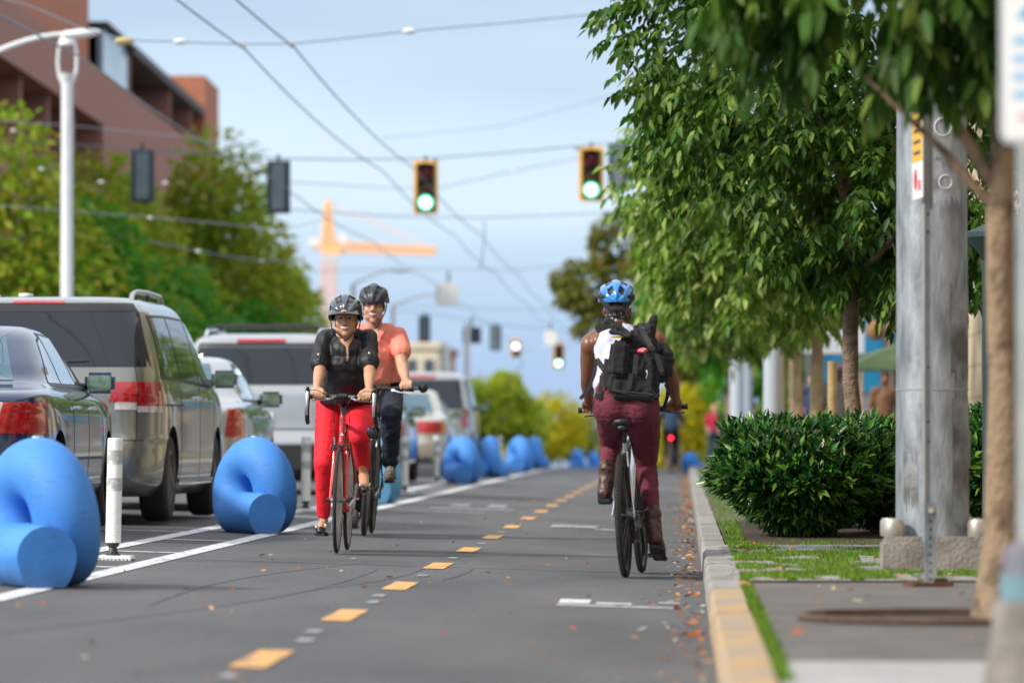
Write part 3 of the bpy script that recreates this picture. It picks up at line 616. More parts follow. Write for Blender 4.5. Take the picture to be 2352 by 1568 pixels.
bdat = [(-3.13, 24.2, 27, 'blue coil barrier nearest the camera, cut by the left edge'),
        (-3.20, 37.3, 30, 'blue coil barrier standing alone between the minivan and the rider in red trousers'),
        (-3.30, 53.3, 22, 'light blue coil barrier mostly hidden behind the rider in jeans'),
        (-3.35, 75.6, 20, 'blue coil barrier with its round end showing, right of the coral shirted man'),
        (-3.33, 86, -8, 'blue coil barrier just behind the one with a round end showing'),
        (-3.28, 100, 12, 'blurred blue coil barrier in the middle of the far row'),
        (-3.28, 110, -5, 'blurred blue coil barrier last before the crossing'),
        (-3.62, 170, 10, 'tiny blue coil barrier beyond the crossing, left of its pair'),
        (-3.15, 176, 5, 'tiny blue coil barrier beyond the crossing, right of its pair')]
blue_l = mat('light blue polyethylene', (0.14, 0.42, 0.66), rough=0.45)
for (x, y, yaw, lab) in bdat: barrier('b', x, y, yaw, lab, blue_l if y == 53.3 else bluemat)
# ================================================================ delineator posts
pw = worn('scuffed white', (0.86, 0.86, 0.84), (0.38, 0.37, 0.35), 0.24, 0.34, 12)
rb = worn('reflective band', (0.42, 0.42, 0.42), (0.7, 0.7, 0.68), 0.35, 0.5, 30)
for (px, py, tilt, lab) in ((256, 1279, 1.2, 'scuffed white flexible post with grey bands beside the nearest blue barrier'), (701, 1172, 0.4, 'white flexible post just left of the rider in red trousers'),
                      (929, 1131, 0.5, 'white flexible post right beside the rear foot of the man in jeans'), (1003, 1108, 0.2, 'white flexible post left of the round ended barrier'), (1148, 1076, 0, 'tiny blurred white post among the far blue barriers')):
    Y = 0.70 * 11500 / (py - 1001); x = (px - 1570) / 11500 * Y; z = gz(x, Y)
    t = thing('flexible_post', lab, 'bollard', (x, Y, z), group='white flexible posts in the lane buffer', rot=(0, R(tilt), 0))
    m = MB(); m.box((0.02, 0, 0.013), (0.20, 0.24, 0.026), bev=0.008)
    for k in range(9): m.box((-0.07 + k * 0.0225, -0.121, 0.008), (0.012, 0.012, 0.016))
    m.build('base', pw, t)
    MB().lathe([(0.045, 0.026), (0.03, 0.045), (0.022, 0.07), (0.036, 0.085), (0.036, 0.1), (0, 0.1)], n=16).build('hinge', blkplas, t)
    for k in range(4): pass
    MB().lathe([(0.0, 0.1), (0.045, 0.1), (0.045, 0.7), (0.041, 0.705), (0.0, 0.7)], n=28).build('tube', pw, t)
    for z0, z1 in ((0.40, 0.475), (0.555, 0.635)): MB().lathe([(0.0465, z0), (0.0465, z1)], n=28).build('band', rb, t)
# ================================================================ trees
barkm = mat('bark', (0.16, 0.11, 0.075), (0.31, 0.22, 0.15), rough=0.9, scale=14, bump=1.0, bscale=45, stretch=(1, 1, 1.6), detail=8)
barkl = mat('sunlit bark', (0.38, 0.28, 0.16), (0.52, 0.40, 0.24), rough=0.9, scale=12, bump=0.9, bscale=40, detail=8)  # bark copy for sunlit trunks, sunlight put into its colour
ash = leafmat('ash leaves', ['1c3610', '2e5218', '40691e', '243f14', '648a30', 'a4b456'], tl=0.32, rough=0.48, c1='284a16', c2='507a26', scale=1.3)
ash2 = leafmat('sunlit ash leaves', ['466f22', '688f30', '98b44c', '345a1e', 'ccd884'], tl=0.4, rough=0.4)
dens = {}
def leaves(name, blobs, n, ll, wd, m, parent, droop=0.6, seed=0, shell=0.55, compound=0, clump=1.6, thr=-0.15):
    g = np.random.default_rng(seed); vs = []; fs = []
    vol = np.array([b[1][0] * b[1][1] * b[1][2] for b in blobs]) ** (2 / 3); vol = vol / vol.sum()
    cnt = 0; tries = 0
    while cnt < n and tries < n * 8:
        tries += 1
        b = blobs[g.choice(len(blobs), p=vol)]; d = g.normal(size=3); d /= np.linalg.norm(d)
        rr = shell + (1 - shell) * g.random() ** 0.6
        p = np.array(b[0]) + d * np.array(b[1]) * rr
        q = Vector(p * clump); nv = mnoise.noise(q) + 0.5 * mnoise.noise(q * 2.3)
        if nv < thr: continue
        p = p + d * 0.18 * nv * b[1][0] * 0.6
        out = d * 0.8 + np.array((0, 0, -droop)) + g.normal(size=3) * 0.35; out /= np.linalg.norm(out)
        items = []
        if compound:
            ax = out; side = np.cross(ax, (0, 0, 1)); side /= (np.linalg.norm(side) + 1e-6); up = np.cross(side, ax)
            for k in range(compound):
                base = p + ax * ll * 0.42 * k; L_ = ll * g.uniform(0.75, 1.1)
                for sg in (-1, 1): items.append((base, ax * 0.45 + side * sg * 0.9 + np.array((0, 0, -droop * 0.9)) + g.normal(size=3) * 0.15, L_))
            items.append((p + ax * ll * 0.42 * compound, ax + np.array((0, 0, -droop * 0.6)), ll))
        else: items.append((p, out, ll * g.uniform(0.65, 1.2)))
        for (b0, ax, L_) in items:
            ax = ax / np.linalg.norm(ax); rv = g.normal(size=3) * 0.6 + np.array((0, 0, 1.0)); side = np.cross(ax, rv); side /= (np.linalg.norm(side) + 1e-6); up = np.cross(side, ax); W = L_ * wd * 0.5
            if up[2] < 0: up = -up
            c = np.array((0, 0, -1.0)) * L_ * 0.12
            k = len(vs)
            mid1 = b0 + ax * L_ * 0.33 - up * L_ * 0.03; mid2 = b0 + ax * L_ * 0.7 + c * 0.6 - up * L_ * 0.02; tip = b0 + ax * L_ + c * 1.6
            vs += [b0, mid1 + side * W + up * W * .35, mid1, mid1 - side * W + up * W * .35, mid2 + side * W * .7 + c * 0.2 + up * W * .25, mid2, mid2 - side * W * .7 + c * 0.2 + up * W * .25, tip]
            fs += [(k, k + 1, k + 2), (k, k + 2, k + 3), (k + 1, k + 4, k + 5, k + 2), (k + 2, k + 5, k + 6, k + 3), (k + 4, k + 7, k + 5), (k + 5, k + 7, k + 6)]
        cnt += len(items)
    mb = MB(); mb.v = [tuple(v) for v in vs]; mb.f = fs; mb.m = [0] * len(fs)
    return mb.build(name, m, parent, smooth=True, ang=70)
def bentpath(a, b, n, wob, seed):
    g = random.Random(seed); a = Vector(a); b = Vector(b); pts = []
    for i in range(n + 1):
        t = i / n; p = a.lerp(b, t)
        if 0 < i: p += Vector((g.uniform(-wob, wob), g.uniform(-wob, wob), 0))
        pts.append(p)
    return pts
def trunk(parent, h, r, m, top=(0, 0), seed=0, limbs=(), flare=1.5, wob=0.02):
    n = 12; pts = bentpath((0, 0, -0.02), (top[0], top[1], h), n, wob, seed); rad = []
    for i in range(n + 1):
        t = i / n; rad.append(r * (1 - 0.5 * t) * (1 + (flare - 1) * math.exp(-i * 1.3)) * (1 + 0.05 * math.sin(i * 2.3 + seed)))
    mb = MB(); mb.tube(pts, rad, n=18)
    for (z0, dx, dy, dz, rr) in limbs:
        t = z0 / h; i = min(int(t * n), n - 1); st = pts[i].lerp(pts[i + 1], t * n - i)
        e = st + Vector((dx, dy, dz)); mid = st.lerp(e, 0.5) + Vector((-dx * 0.08, 0, -abs(dz) * 0.06)); q = st.lerp(e, 0.15) + Vector((0, 0, -0.01))
        mb.tube([st, q, mid, e], [rr * 1.1, rr, rr * 0.75, rr * 0.35], n=10)
    return mb.build('trunk', m, parent, ang=60)
def limbset(h, n, r, L, seed, z0=None):
    g = random.Random(seed); out = []
    for k in range(n):
        z = (z0 or h * 0.5) + (h * 0.95 - (z0 or h * 0.5)) * k / n; a = k * 2.4 + g.uniform(-.4, .4); out.append((z, math.cos(a) * L, math.sin(a) * L, L * g.uniform(0.7, 1.1), r * (1 - 0.5 * k / n)))
    return out
bark_n = mat('spotted bark', (0.10, 0.065, 0.042), (0.29, 0.205, 0.13), rough=0.95, scale=9, lo=0.34, hi=0.5, bump=1.0, bscale=40, stretch=(1, 1, 0.8), detail=6)
# the row of street trees on the right
t = thing('street_tree', 'nearest street tree with a spotted trunk and blurred leaves overhanging the top right', 'tree', (1.215, 19.0, SW), group='street trees along the right pavement')
trunk(t, 3.6, 0.064, bark_n, top=(-0.03, 0), seed=3, flare=2.1, limbs=[(1.62, -0.42, 0, 0.62, 0.028), (1.85, -0.28, 0.1, 0.75, 0.022), (1.55, -0.52, -0.15, 0.5, 0.02), (2.3, 0.5, 0.2, 0.5, 0.022), (2.5, -0.6, -.3, .6, 0.02), (2.7, 0.3, -.4, .7, .02)], wob=0.008)
mb = MB(); g = random.Random(8)
leaves('crown', [((-0.45, 0, 2.85), (0.80, 0.8, 0.80)), ((-0.85, 0.1, 2.95), (0.55, 0.6, 0.5)), ((-0.18, -0.1, 2.55), (0.42, 0.5, 0.50)), ((-0.62, 0, 2.4), (0.45, 0.5, 0.42)), ((0.2, 0.1, 2.9), (0.6, 0.7, 0.7)), ((-0.1, 0, 3.4), (0.9, 0.9, 0.6))], 8000, 0.12, 0.42, ash, t, droop=0.9, seed=1, shell=0.35, compound=3, clump=2.6, thr=0.02)
def ashtree(x, y, label, r, h, blobs, n, ll, m, bm_, seed, comp=3, lean=(0, 0)):
    t = thing('street_tree', label, 'tree', (x, y, sz(y)), group='street trees along the right pavement')
    trunk(t, h, r, bm_, top=lean, seed=seed, limbs=limbset(h, 9, r * 0.45, 0.9, seed, z0=h * 0.42), flare=1.25)
    leaves('crown', blobs, n, ll, 0.44, m, t, droop=0.6, seed=seed, compound=comp, clump=1.9, thr=-0.10, shell=0.55); return t
ashtree(1.28, 37, 'dark leafed street tree with a straight brown trunk rising from the clipped bushes', 0.067, 4.4,
        [((0.0, 0, 3.35), (1.70, 1.6, 1.5)), ((-0.15, -0.2, 2.6), (0.85, 1.0, 0.85)), ((0.5, -0.4, 2.3), (1.1, 1.0, 0.75)), ((-0.9, 0, 3.6), (0.95, 1, 1.0)), ((1.0, 0.3, 3.6), (1.0, 1, 0.9))], 26000, 0.10, ash, barkm, 12, lean=(-0.12, 0))
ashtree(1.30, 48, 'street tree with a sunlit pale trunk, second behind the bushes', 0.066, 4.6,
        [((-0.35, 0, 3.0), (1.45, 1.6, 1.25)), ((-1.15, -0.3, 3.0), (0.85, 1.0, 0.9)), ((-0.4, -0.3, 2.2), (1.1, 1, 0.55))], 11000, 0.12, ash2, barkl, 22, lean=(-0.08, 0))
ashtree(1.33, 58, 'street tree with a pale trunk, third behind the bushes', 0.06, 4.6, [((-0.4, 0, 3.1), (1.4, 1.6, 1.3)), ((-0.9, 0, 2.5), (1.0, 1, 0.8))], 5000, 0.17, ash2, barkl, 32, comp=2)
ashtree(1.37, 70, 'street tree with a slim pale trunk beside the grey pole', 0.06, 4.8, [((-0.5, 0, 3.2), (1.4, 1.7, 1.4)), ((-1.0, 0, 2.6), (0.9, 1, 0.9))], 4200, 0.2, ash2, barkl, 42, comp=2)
olive = leafmat('olive leaves', ['586a2c', '7a8a3a', '8a863a', '9a763a', '647c34'], tl=0.35, c1='5a7030', c2='84843a', scale=0.7)
mixg = leafmat('autumn green leaves', ['5c981e', '7cae28', 'a8bc38', 'c0a83a', '52861e', 'c88438'], tl=0.5, c1='58921e', c2='b4b43a', scale=0.45)
deepg = leafmat('deep green leaves', ['30701c', '488c26', '5ea02c', '387a20'], tl=0.45, c1='3a7e1e', c2='66a62a', scale=0.5)
yelg = leafmat('yellow leaves', ['c9b414', 'd8c81c', 'b8b428', '98a828', 'e0cc3a'], tl=0.5)
limeo = leafmat('soft olive leaves', ['8a9a4a', 'a0a85a', '7a8a44', 'b0a860'], tl=0.5)
lime = leafmat('lime leaves', ['a0c02c', 'bcd044', 'd0d04c', '8ab02c', 'e0d848'], tl=0.5)
def fartree(x, y, label, zb, blobs, n, ll, m, seed, tr=0.15, group='trees further down the street', thr=-0.22, name='street_tree'):
    t = thing(name, label, 'tree', (x, y, sz(y)), group=group); top = max(b[0][2] for b in blobs)
    trunk(t, top, tr, barkm, seed=seed, limbs=limbset(top, 7, tr * 0.45, 1.3, seed))
    leaves('crown', blobs, n, ll, 0.6, m, t, droop=0.35, seed=seed, clump=0.9, shell=0.35, thr=thr); return t
fartree(0.9, 92, 'dense green street tree behind the right rider’s shoulder'.replace('’s', ''), 2, [((-0.1, 0, 3.6), (1.7, 1.9, 1.6)), ((-0.8, 0, 3.0), (0.9, 1.0, 0.7)), ((0.2, 0, 4.0), (1.4, 1.5, 1.2))], 4200, 0.22, deepg, 5)
fartree(1.2, 112, 'dark green tree closing the right pavement', 2, [((0.6, 0, 2.9), (1.5, 1.9, 2.4)), ((-0.3, 0, 4.4), (1.5, 1.5, 1.2)), ((2.0, 0, 2.2), (1.8, 1.6, 1.9))], 3800, 0.24, deepg, 6)
fartree(-0.3, 150, 'tall olive tree with gaps in its crown left of the right rider', 2, [((-1.35, 0, 6.6), (1.15, 1.3, 1.1)), ((-2.5, 0, 5.4), (1.25, 1.1, 0.75)), ((0.3, 0, 6.0), (1.5, 1.4, 1.9)), ((-1.9, 0, 4.3), (1.1, 1.2, 0.8)), ((0.6, 0, 4.6), (1.7, 1.5, 2.0)), ((-3.2, 0, 5.2), (0.45, 0.5, 0.4))], 8000, 0.27, olive, 7, tr=0.2, thr=-0.2)
fartree(1.7, 185, 'autumn tinted tree behind the olive tree on the right', 2, [((0, 0, 6.0), (2.4, 2, 3.4))], 2600, 0.33, mixg, 8)
fartree(-0.1, 205, 'bright yellow low tree beyond the right rider, behind the far cyclist', 1, [((0.0, 0, 2.3), (1.3, 1.6, 1.6)), ((-0.35, 0, 1.5), (1.0, 1.2, 1.2)), ((0.7, 0, 3.1), (0.8, 1, 1.2))], 4200, 0.26, yelg, 9, thr=-0.5)
fartree(-6.6, 178, 'lime yellow tree above the far blue barriers', 1, [((0.0, 0, 2.2), (1.2, 1.4, 1.2)), ((-1.0, 0, 1.9), (0.9, 1, 1.3)), ((1.0, 0, 1.6), (0.9, 1, 0.9)), ((0.3, 0, 3.0), (0.5, .6, .5))], 3400, 0.3, lime, 10, thr=-0.2)
fartree(-5.6, 205, 'yellow shrubby tree low above the middle barriers', 1, [((0.2, 0, 2.0), (1.5, 1.4, 1.4)), ((-1.3, 0, 1.8), (0.9, 1, 1.1))], 2600, 0.26, yelg, 11, thr=-0.5)
fartree(-4.5, 290, 'hazy olive tree behind the small green signal', 1, [((0, 0, 3.1), (2.1, 2, 1.6)), ((-2.2, 0, 2.7), (1.6, 1.5, 1.3)), ((2.2, 0, 3.0), (1.6, 1.5, 1.8))], 3200, 0.4, limeo, 13, thr=-0.5)
fartree(-1.5, 310, 'pale green tree closing the end of the street', 1, [((0, 0, 3.2), (2.2, 2, 2.2)), ((2.2, 0, 3.6), (2, 2, 2.2))], 2800, 0.42, mixg, 14, thr=-0.5)
for i, (x, y, top, rr, mm, lab) in enumerate([(-13.4, 96, 6.6, 1.9, mixg, 'green tree at the left edge below the balconies'), (-12.1, 100, 5.0, 1.6, deepg, 'dark green tree just right of the tall lamp post'),
        (-13.2, 116, 6.2, 2.0, mixg, 'green and orange tree in front of the brick wall, left of the first signal back'), (-12.3, 130, 8.2, 1.9, mixg, 'tallest yellow green tree between the two signal backs'), (-12.0, 112, 4.4, 1.9, deepg, 'low dark green tree above the grey van roof'),
        (-13.1, 142, 7.6, 1.9, mixg, 'autumn green tree under the second signal back'), (-11.3, 128, 3.9, 1.4, deepg, 'low green tree above the silver sport utility roof'), (-13.3, 160, 6.4, 1.7, lime, 'bright green tree at the left foot of the orange crane'), (-12.2, 150, 4.0, 1.4, deepg, 'low leafy tree above the woman in black'), (-14.6, 122, 7.2, 2.0, mixg, 'green tree right behind the first signal back'), (-13.2, 108, 5.6, 1.8, mixg, 'leafy tree filling the gap right of the tall lamp post'), (-15.6, 104, 6.6, 1.5, mixg, 'tree crown cut by the left edge beside the balcony corner')]):
    fartree(x, y, lab, 1, [((0, 0, top * 0.56), (rr * 1.15, rr, top * 0.46)), ((-rr * .7, 0, top * 0.42), (rr * .9, rr, top * .36)), ((rr * .7, 0.3, top * 0.40), (rr * .85, rr, top * .36)), ((rr * .1, 0, top * .88), (rr * .7, rr * .6, top * .2))], 6500, 0.25 if y < 120 else 0.29, mm, 50 + i, tr=0.13, group='trees along the far left pavement', thr=-0.55)
# clipped laurel bushes
laur = leafmat('laurel leaves', ['0f2a10', '1a4218', '285820', '3c7228', '76983a', '12301a', '305e36'], tl=0.15, rough=0.25)
flow = mat('flower spikes', (0.55, 0.55, 0.30), rough=0.7); budm = leafmat('laurel buds', ['5a8a20', '7fa032', '90a040'], tl=0.3)
def bush(x, y, rx, ry, h, n, seed, label):
    t = thing('laurel_bush', label, 'bush', (x, y, SW + 0.02), group='clipped laurel bushes in the planting bed')
    g = random.Random(seed); mb = MB()
    for k in range(16):
        a = k * 2.4; mb.tube([(0.03 * math.cos(a), 0.03 * math.sin(a), 0), (0.12 * rx * math.cos(a), 0.12 * math.sin(a), 0.12), (rx * .6 * math.cos(a), ry * .6 * math.sin(a), h * 0.6)], [0.022, 0.016, 0.005], n=6)
    mb.build('stem', barkm, t)
    gg = np.random.default_rng(seed); vs = []; fs = []
    for k in range(n):
        a = gg.random() * 6.283; z = gg.random(); prof = (0.22 + 0.78 * (z / 0.55) ** 0.8) if z < 0.55 else 1.0 - 0.14 * ((z - .55) / .45) ** 2
        q = math.sqrt(gg.random()) if z > 0.8 else (0.62 + 0.38 * gg.random())
        nz_ = 1 + 0.10 * mnoise.noise(Vector((math.cos(a) * 2, math.sin(a) * 2, z * 3 + seed)))
        px, py, pz = math.cos(a) * rx * prof * q * nz_, math.sin(a) * ry * prof * q * nz_, 0.10 + z * (h - 0.16)
        if z > 0.9 and gg.random() < 0.45: pz += gg.uniform(0.02, 0.11)
        base = np.array((px, py, pz)); ax0 = np.array((math.cos(a) * (1.2 - z * .7), math.sin(a) * (1.2 - z * .7), -0.55 + 1.9 * z)) + gg.normal(size=3) * 0.3; ax0 /= np.linalg.norm(ax0)
        for j in range(5):
            ph = j * 2.4 + k; u = np.cross(ax0, (0.1, 0.2, 1)); u /= np.linalg.norm(u); v = np.cross(ax0, u)
            ax = ax0 * 0.9 + (u * math.cos(ph) + v * math.sin(ph)) * 0.65; ax /= np.linalg.norm(ax); L_ = gg.uniform(0.06, 0.12); W = L_ * 0.155
            sd_ = np.cross(ax, ax0); sd_ /= (np.linalg.norm(sd_) + 1e-6); up = np.cross(sd_, ax); b0 = base + ax0 * 0.008 * j; c = len(vs)
            m1_ = b0 + ax * L_ * 0.5; tip = b0 + ax * L_ + np.array((0, 0, -0.006))
            vs += [b0, m1_ + sd_ * W + up * W * .4, m1_, m1_ - sd_ * W + up * W * .4, tip]; fs += [(c, c + 1, c + 2), (c, c + 2, c + 3), (c + 1, c + 4, c + 2), (c + 2, c + 4, c + 3)]
    mb = MB(); mb.v = [tuple(v) for v in vs]; mb.f = fs; mb.m = [0] * len(fs); mb.build('foliage', laur, t, ang=60)
    mb = MB()
    for k in range(220):
        a = g.uniform(0, 6.28); q = g.uniform(.2, .98); x0, y0, z0 = math.cos(a) * rx * q, math.sin(a) * ry * q, h - 0.10 + g.uniform(-0.06, 0.02) - 0.1 * q * q
        d = Vector((math.cos(a) * .5 * q, math.sin(a) * .5 * q, 1)).normalized(); L_ = g.uniform(0.03, 0.08)
        for i in range(5): mb.ell(Vector((x0, y0, z0)) + d * L_ * i / 4 + Vector((g.uniform(-.006, .006), 0, 0)), 0.0065, n=5)
    mb.build('buds', budm, t, smooth=False)
    mb = MB()
    for k in range(9):
        a = g.uniform(0, 6.28); q = g.uniform(.3, 1.02); zz = h - g.uniform(0.02, 0.2)
        for i in range(10): mb.ell((math.cos(a) * rx * q + g.uniform(-.006, .006), math.sin(a) * ry * q - 0.02, zz + i * 0.005), 0.006, n=5)
    mb.build('flower_spike', flow, t, smooth=False)
    return t
bush(0.77, 32.6, 0.58, 0.62, 0.67, 3700, 1, 'big dark green laurel bush beside the kerb, left of the large pole')
bush(1.45, 33.4, 0.62, 0.62, 0.71, 3400, 2, 'laurel bush partly hidden behind the large metal pole')
bush(2.2, 33.0, 0.55, 0.6, 0.78, 2600, 3, 'laurel bush showing between the pole and the nearest trunk')
bush(0.95, 34.8, 0.65, 0.6, 0.72, 2400, 4, 'laurel bush in the second row around the straight brown trunk')
# ================================================================ street lamps, signals, wires, crane
lampm = mat('lamp pole paint', (0.60, 0.62, 0.64), (0.66, 0.68, 0.70), rough=0.45, scale=6)
lampw = mat('lamp white', (0.75, 0.77, 0.78), rough=0.4)
Y = 82; p = P(153, 1001, Y)
t = thing('street_lamp', 'tall grey lamp post topped by an open white oval head at the left', 'street lamp', (p.x, Y, sz(Y)))
zt = P(153, 195, Y).z - sz(Y)
MB().lathe([(0.14, 0), (0.14, 0.3), (0.105, 0.35), (0.095, zt), (0, zt)], n=20).build('pole', lampm, t)
pts = [(0.155 * math.sin(a) * (1 + 0.08 * math.cos(a)), 0, zt + 0.42 - 0.45 * math.cos(a)) for a in [k * 2 * math.pi / 40 for k in range(40)]]
MB().tube(pts, 0.026, n=8, closed=True).build('oval_ring', lampw, t)
MB().lathe([(0, zt - 0.05), (0.06, zt), (0.13, zt + 0.18), (0.0, zt + 0.18)], n=20).build('lower_cup', lampw, t)
MB().lathe([(0.12, zt + 0.66), (0.12, zt + 0.70), (0.05, zt + 0.86), (0.0, zt + 0.9)], n=20).build('lamp_head', lampw, t)
def cobra(px, py, arm_px, arm_py, Y, label, base_px=None, r=0.045, L=0.6, group=None):
    a = P(arm_px, arm_py, Y); b = P(px, py, Y); zb = sz(Y)
    t = thing('street_lamp', label, 'street lamp', (a.x, Y, zb), group=group)
    MB().lathe([(r * 2.2, 0), (r * 1.7, a.z - zb), (0, a.z - zb + 0.02)], n=14).build('pole', lampm, t)
    pts = []
    for k in range(13):
        u = k / 12; pts.append((u * (b.x - a.x), 0, (a.z - zb) + (b.z - a.z) * math.sin(u * math.pi / 2)))
    MB().tube(pts, [r * (1 - .35 * k / 12) for k in range(13)], n=8).build('arm', lampw, t)
    M = Matrix.Rotation(-0.08, 3, 'Y')
    MB().ell((b.x - a.x + L * 0.3, 0, b.z - zb), (L * 0.55, 0.13, 0.07), M=M).build('lamp_head', lampw, t); return t
cobra(160, 78, -75, 150, 72, 'curved arm street lamp reaching in from the left edge', L=0.55)
cobra(910, 620, 812, 652, 150, 'far white street lamp on a short arm above the man in the coral shirt', L=0.6)
cobra(1005, 675, 903, 700, 170, 'distant street lamp arm beside the white hanging sign', L=0.5)
yelh = mat('signal yellow', (0.95, 0.50, 0.03), rough=0.5); sigb = mat('signal black', (0.015, 0.02, 0.02), rough=0.5); sigbk = mat('signal back', (0.04, 0.06, 0.075), (0.06, 0.085, 0.10), rough=0.5, scale=3)
sigbk2 = mat('signal housing back', (0.13, 0.17, 0.19), (0.17, 0.21, 0.23), rough=0.5, scale=3)
green_on = mat('green light', (0.0, 0.75, 0.42), emit=1.6); green_on.node_tree.nodes['Principled BSDF'].inputs['Base Color'].default_value = (0.05, 0.3, 0.2, 1)
core_on = mat('lamp core', (0.75, 1.0, 0.95), emit=3.0)
red_off = mat('red lens off', (0.16, 0.01, 0.015), rough=0.3); amb_off = mat('amber lens off', (0.12, 0.06, 0.015), rough=0.3); grn_off = mat('green lens off', (0.01, 0.08, 0.06), rough=0.3)
wire_m = mat('wire', (0.20, 0.25, 0.31), rough=0.6)
def signal(px, py, Y, hgt, label, front=True, on='g', hook=0.12):
    c = P(px, py, Y); k = hgt / 1.08
    t = thing('traffic_light', label, 'traffic light', (c.x, Y, c.z - hgt / 2), rotz=0 if front else math.pi, group='traffic lights hanging over the street')
    w = 0.48 * k
    if front: m = MB(); m.box((0, 0.02, hgt / 2), (w * 1.06, 0.03, hgt * 1.03), bev=0.01); m.build('backplate', yelh, t); MB().box((0, -0.01, hgt / 2), (w * 0.78, 0.05, hgt * 0.92), bev=0.01).build('housing', sigb, t)
    else: m = MB(); m.box((0, 0.02, hgt / 2), (w, 0.03, hgt), bev=0.01); m.build('backplate', sigbk, t); MB().box((0, 0.12, hgt / 2), (w * 0.55, 0.18, hgt * 0.90), bev=0.03).build('housing', sigbk2, t)
    MB().box((0, -0.12 if not front else 0.16, hgt / 2), (w * 0.6, 0.16, hgt * 0.9), bev=0.03).build('rear_housing', sigbk if front else sigb, t)
    for i in range(3):
        z = hgt * (0.20 + 0.30 * i); lit = (i == 0 and on == 'g' and front)
        mm = (green_on if lit else (grn_off, amb_off, red_off)[i]); r = 0.155 * k; y0 = -0.045 if front else -0.21
        MB().lathe([(r, 0), (r * 0.8, -0.02), (0, -0.035)], c=(0, y0, z), axis='Y', n=24).build('lens', mm, t)
        if lit: MB().lathe([(r * 0.72, 0), (r * .5, -0.012), (0, -0.02)], c=(0, y0 - 0.028, z), axis='Y', n=24).build('lamp', core_on, t)
        n = 14; vs = []; 
        for a_ in range(n + 1):
            an = math.pi * a_ / n; 
            for (yy, sh) in ((0, 1), (-0.2 * k, 1)): vs.append((math.cos(an) * r * 1.08, y0 + yy, z + math.sin(an) * r * 1.08))
            for (yy, sh) in ((-0.2 * k, 1), (0, 1)): vs.append((math.cos(an) * r * 1.13, y0 + yy, z + math.sin(an) * r * 1.13))
        fs = []
        for a_ in range(n):
            for q in range(4): fs.append((a_ * 4 + q, a_ * 4 + (q + 1) % 4, a_ * 4 + 4 + (q + 1) % 4, a_ * 4 + 4 + q))
        mb = MB(); mb.add(vs, fs); mb.build('visor', sigb, t)
    MB().tube([(0, 0.05, hgt), (0, 0.05, hgt + hook)], 0.03).build('hanger', sigb, t)
    return t
signal(978, 430, 105, 1.08, 'green traffic light with yellow border over the centre of the street')
signal(1358, 400, 105, 1.10, 'green traffic light with yellow border beside the right tree crown')
signal(640, 430, 100, 1.06, 'dark back of a traffic light in front of the trees, nearer the street centre', front=False)
signal(328, 405, 100, 1.06, 'dark back of a traffic light in front of the brick building', front=False)
signal(1421, 385, 106, 1.0, 'dark traffic light back almost hidden by the right tree crown', front=False)
signal(1283, 817, 215, 1.05, 'distant green traffic light left of the right rider')
signal(975, 755, 170, 0.9, 'distant dark signal back, left of the two far backs', front=False)
signal(1138, 776, 190, 0.95, 'distant dark signal back, right of the two far backs', front=False)
t = signal(1328, 1000, 300, 1.3, 'tiny far green traffic light low against the trees')
t.location.z += 0.0
# single white walk signal
c = P(1185, 800, 200); t = thing('pedestrian_signal', 'distant small signal showing a white light', 'signal', c)
MB().box((0, 0.05, 0), (0.42, 0.04, 0.72), bev=0.01).build('backplate', yelh, t); MB().box((0, 0.0, 0), (0.32, 0.08, 0.6)).build('housing', sigb, t)
MB().lathe([(0.13, 0), (0.08, -0.03), (0, -0.035)], c=(0, -0.04, 0.08), axis='Y').build('lamp', mat('white light', (1, 0.98, 0.95), emit=1.6), t)
for (px, py, Y, w, h, mm, nm, lab) in ((1084, 770, 160, 0.58, 0.52, sigbk, 'hanging_sign', 'square dark sign back hanging by a far white pole'), (1265, 775, 190, 0.5, 0.58, wht, 'hanging_sign', 'small white sign above the distant green light'), (1030, 675, 150, 0.62, 0.68, wht, 'hanging_sign', 'larger white sign hanging over the street beside the far lamp'), (1006, 688, 165, 0.2, 0.25, wht, 'hanging_sign', 'tiny white box beside the larger white hanging sign')):
    c = P(px, py, Y); t = thing(nm, lab, 'sign', c); MB().box((0, 0, 0), (w, 0.05, h), bev=0.01).build('panel', mm, t); MB().tube([(0, 0, h / 2), (0, 0, h / 2 + 0.35)], 0.03).build('hanger', sigb, t)
for (px, Y, pt, r, lab) in ((1073, 150, 742, 0.10, 'far white pole beyond the grey sport utility vehicle'), (1024, 130, 796, 0.11, 'short far white pole left of the taller one')):
    a = P(px, pt, Y); o = MB().lathe([(r, -1), (r * .85, a.z - sz(Y)), (0, a.z - sz(Y))], n=14).build('white_pole', lampw, None, loc=(a.x, Y, sz(Y))); tag(o, lab, 'pole')
# ---- wires
ins_m = mat('insulator', (0.72, 0.72, 0.70), rough=0.4); brass = mat('brass fitting', (0.45, 0.36, 0.16), rough=0.5); redf = mat('red fitting', (0.5, 0.04, 0.03))
def wire(pts, r, label, ins=(), group='overhead wires', fit=ins_m, name='overhead_wire'):
    mb = MB(); o0 = Vector(pts[0]); loc = [Vector(p) - o0 for p in pts]
    mb.tube(loc, r, n=6); o = mb.build(name, wire_m, None, loc=o0); tag(o, label, 'wire', group)
    for (q, sx, m_) in ins:
        q = Vector(q) - o0; MB().ell(q, (sx, sx * 0.6, sx * 0.45), n=10).build('insulator', m_, o)
    return o
def spanpts(px, Y):            # list of pixel points at a fixed depth
    return [P(a, b, Y) for a, b in px]
def sagline(x, ysup, ztop, sag):
    pts = []
    for y0, y1 in zip(ysup, ysup[1:]):
        for k in range(8):
            u = k / 8; pts.append((x, y0 + (y1 - y0) * u, ztop + dip(y0) * .5 - sag * 4 * u * (1 - u)))
    pts.append((x, ysup[-1], ztop)); return pts
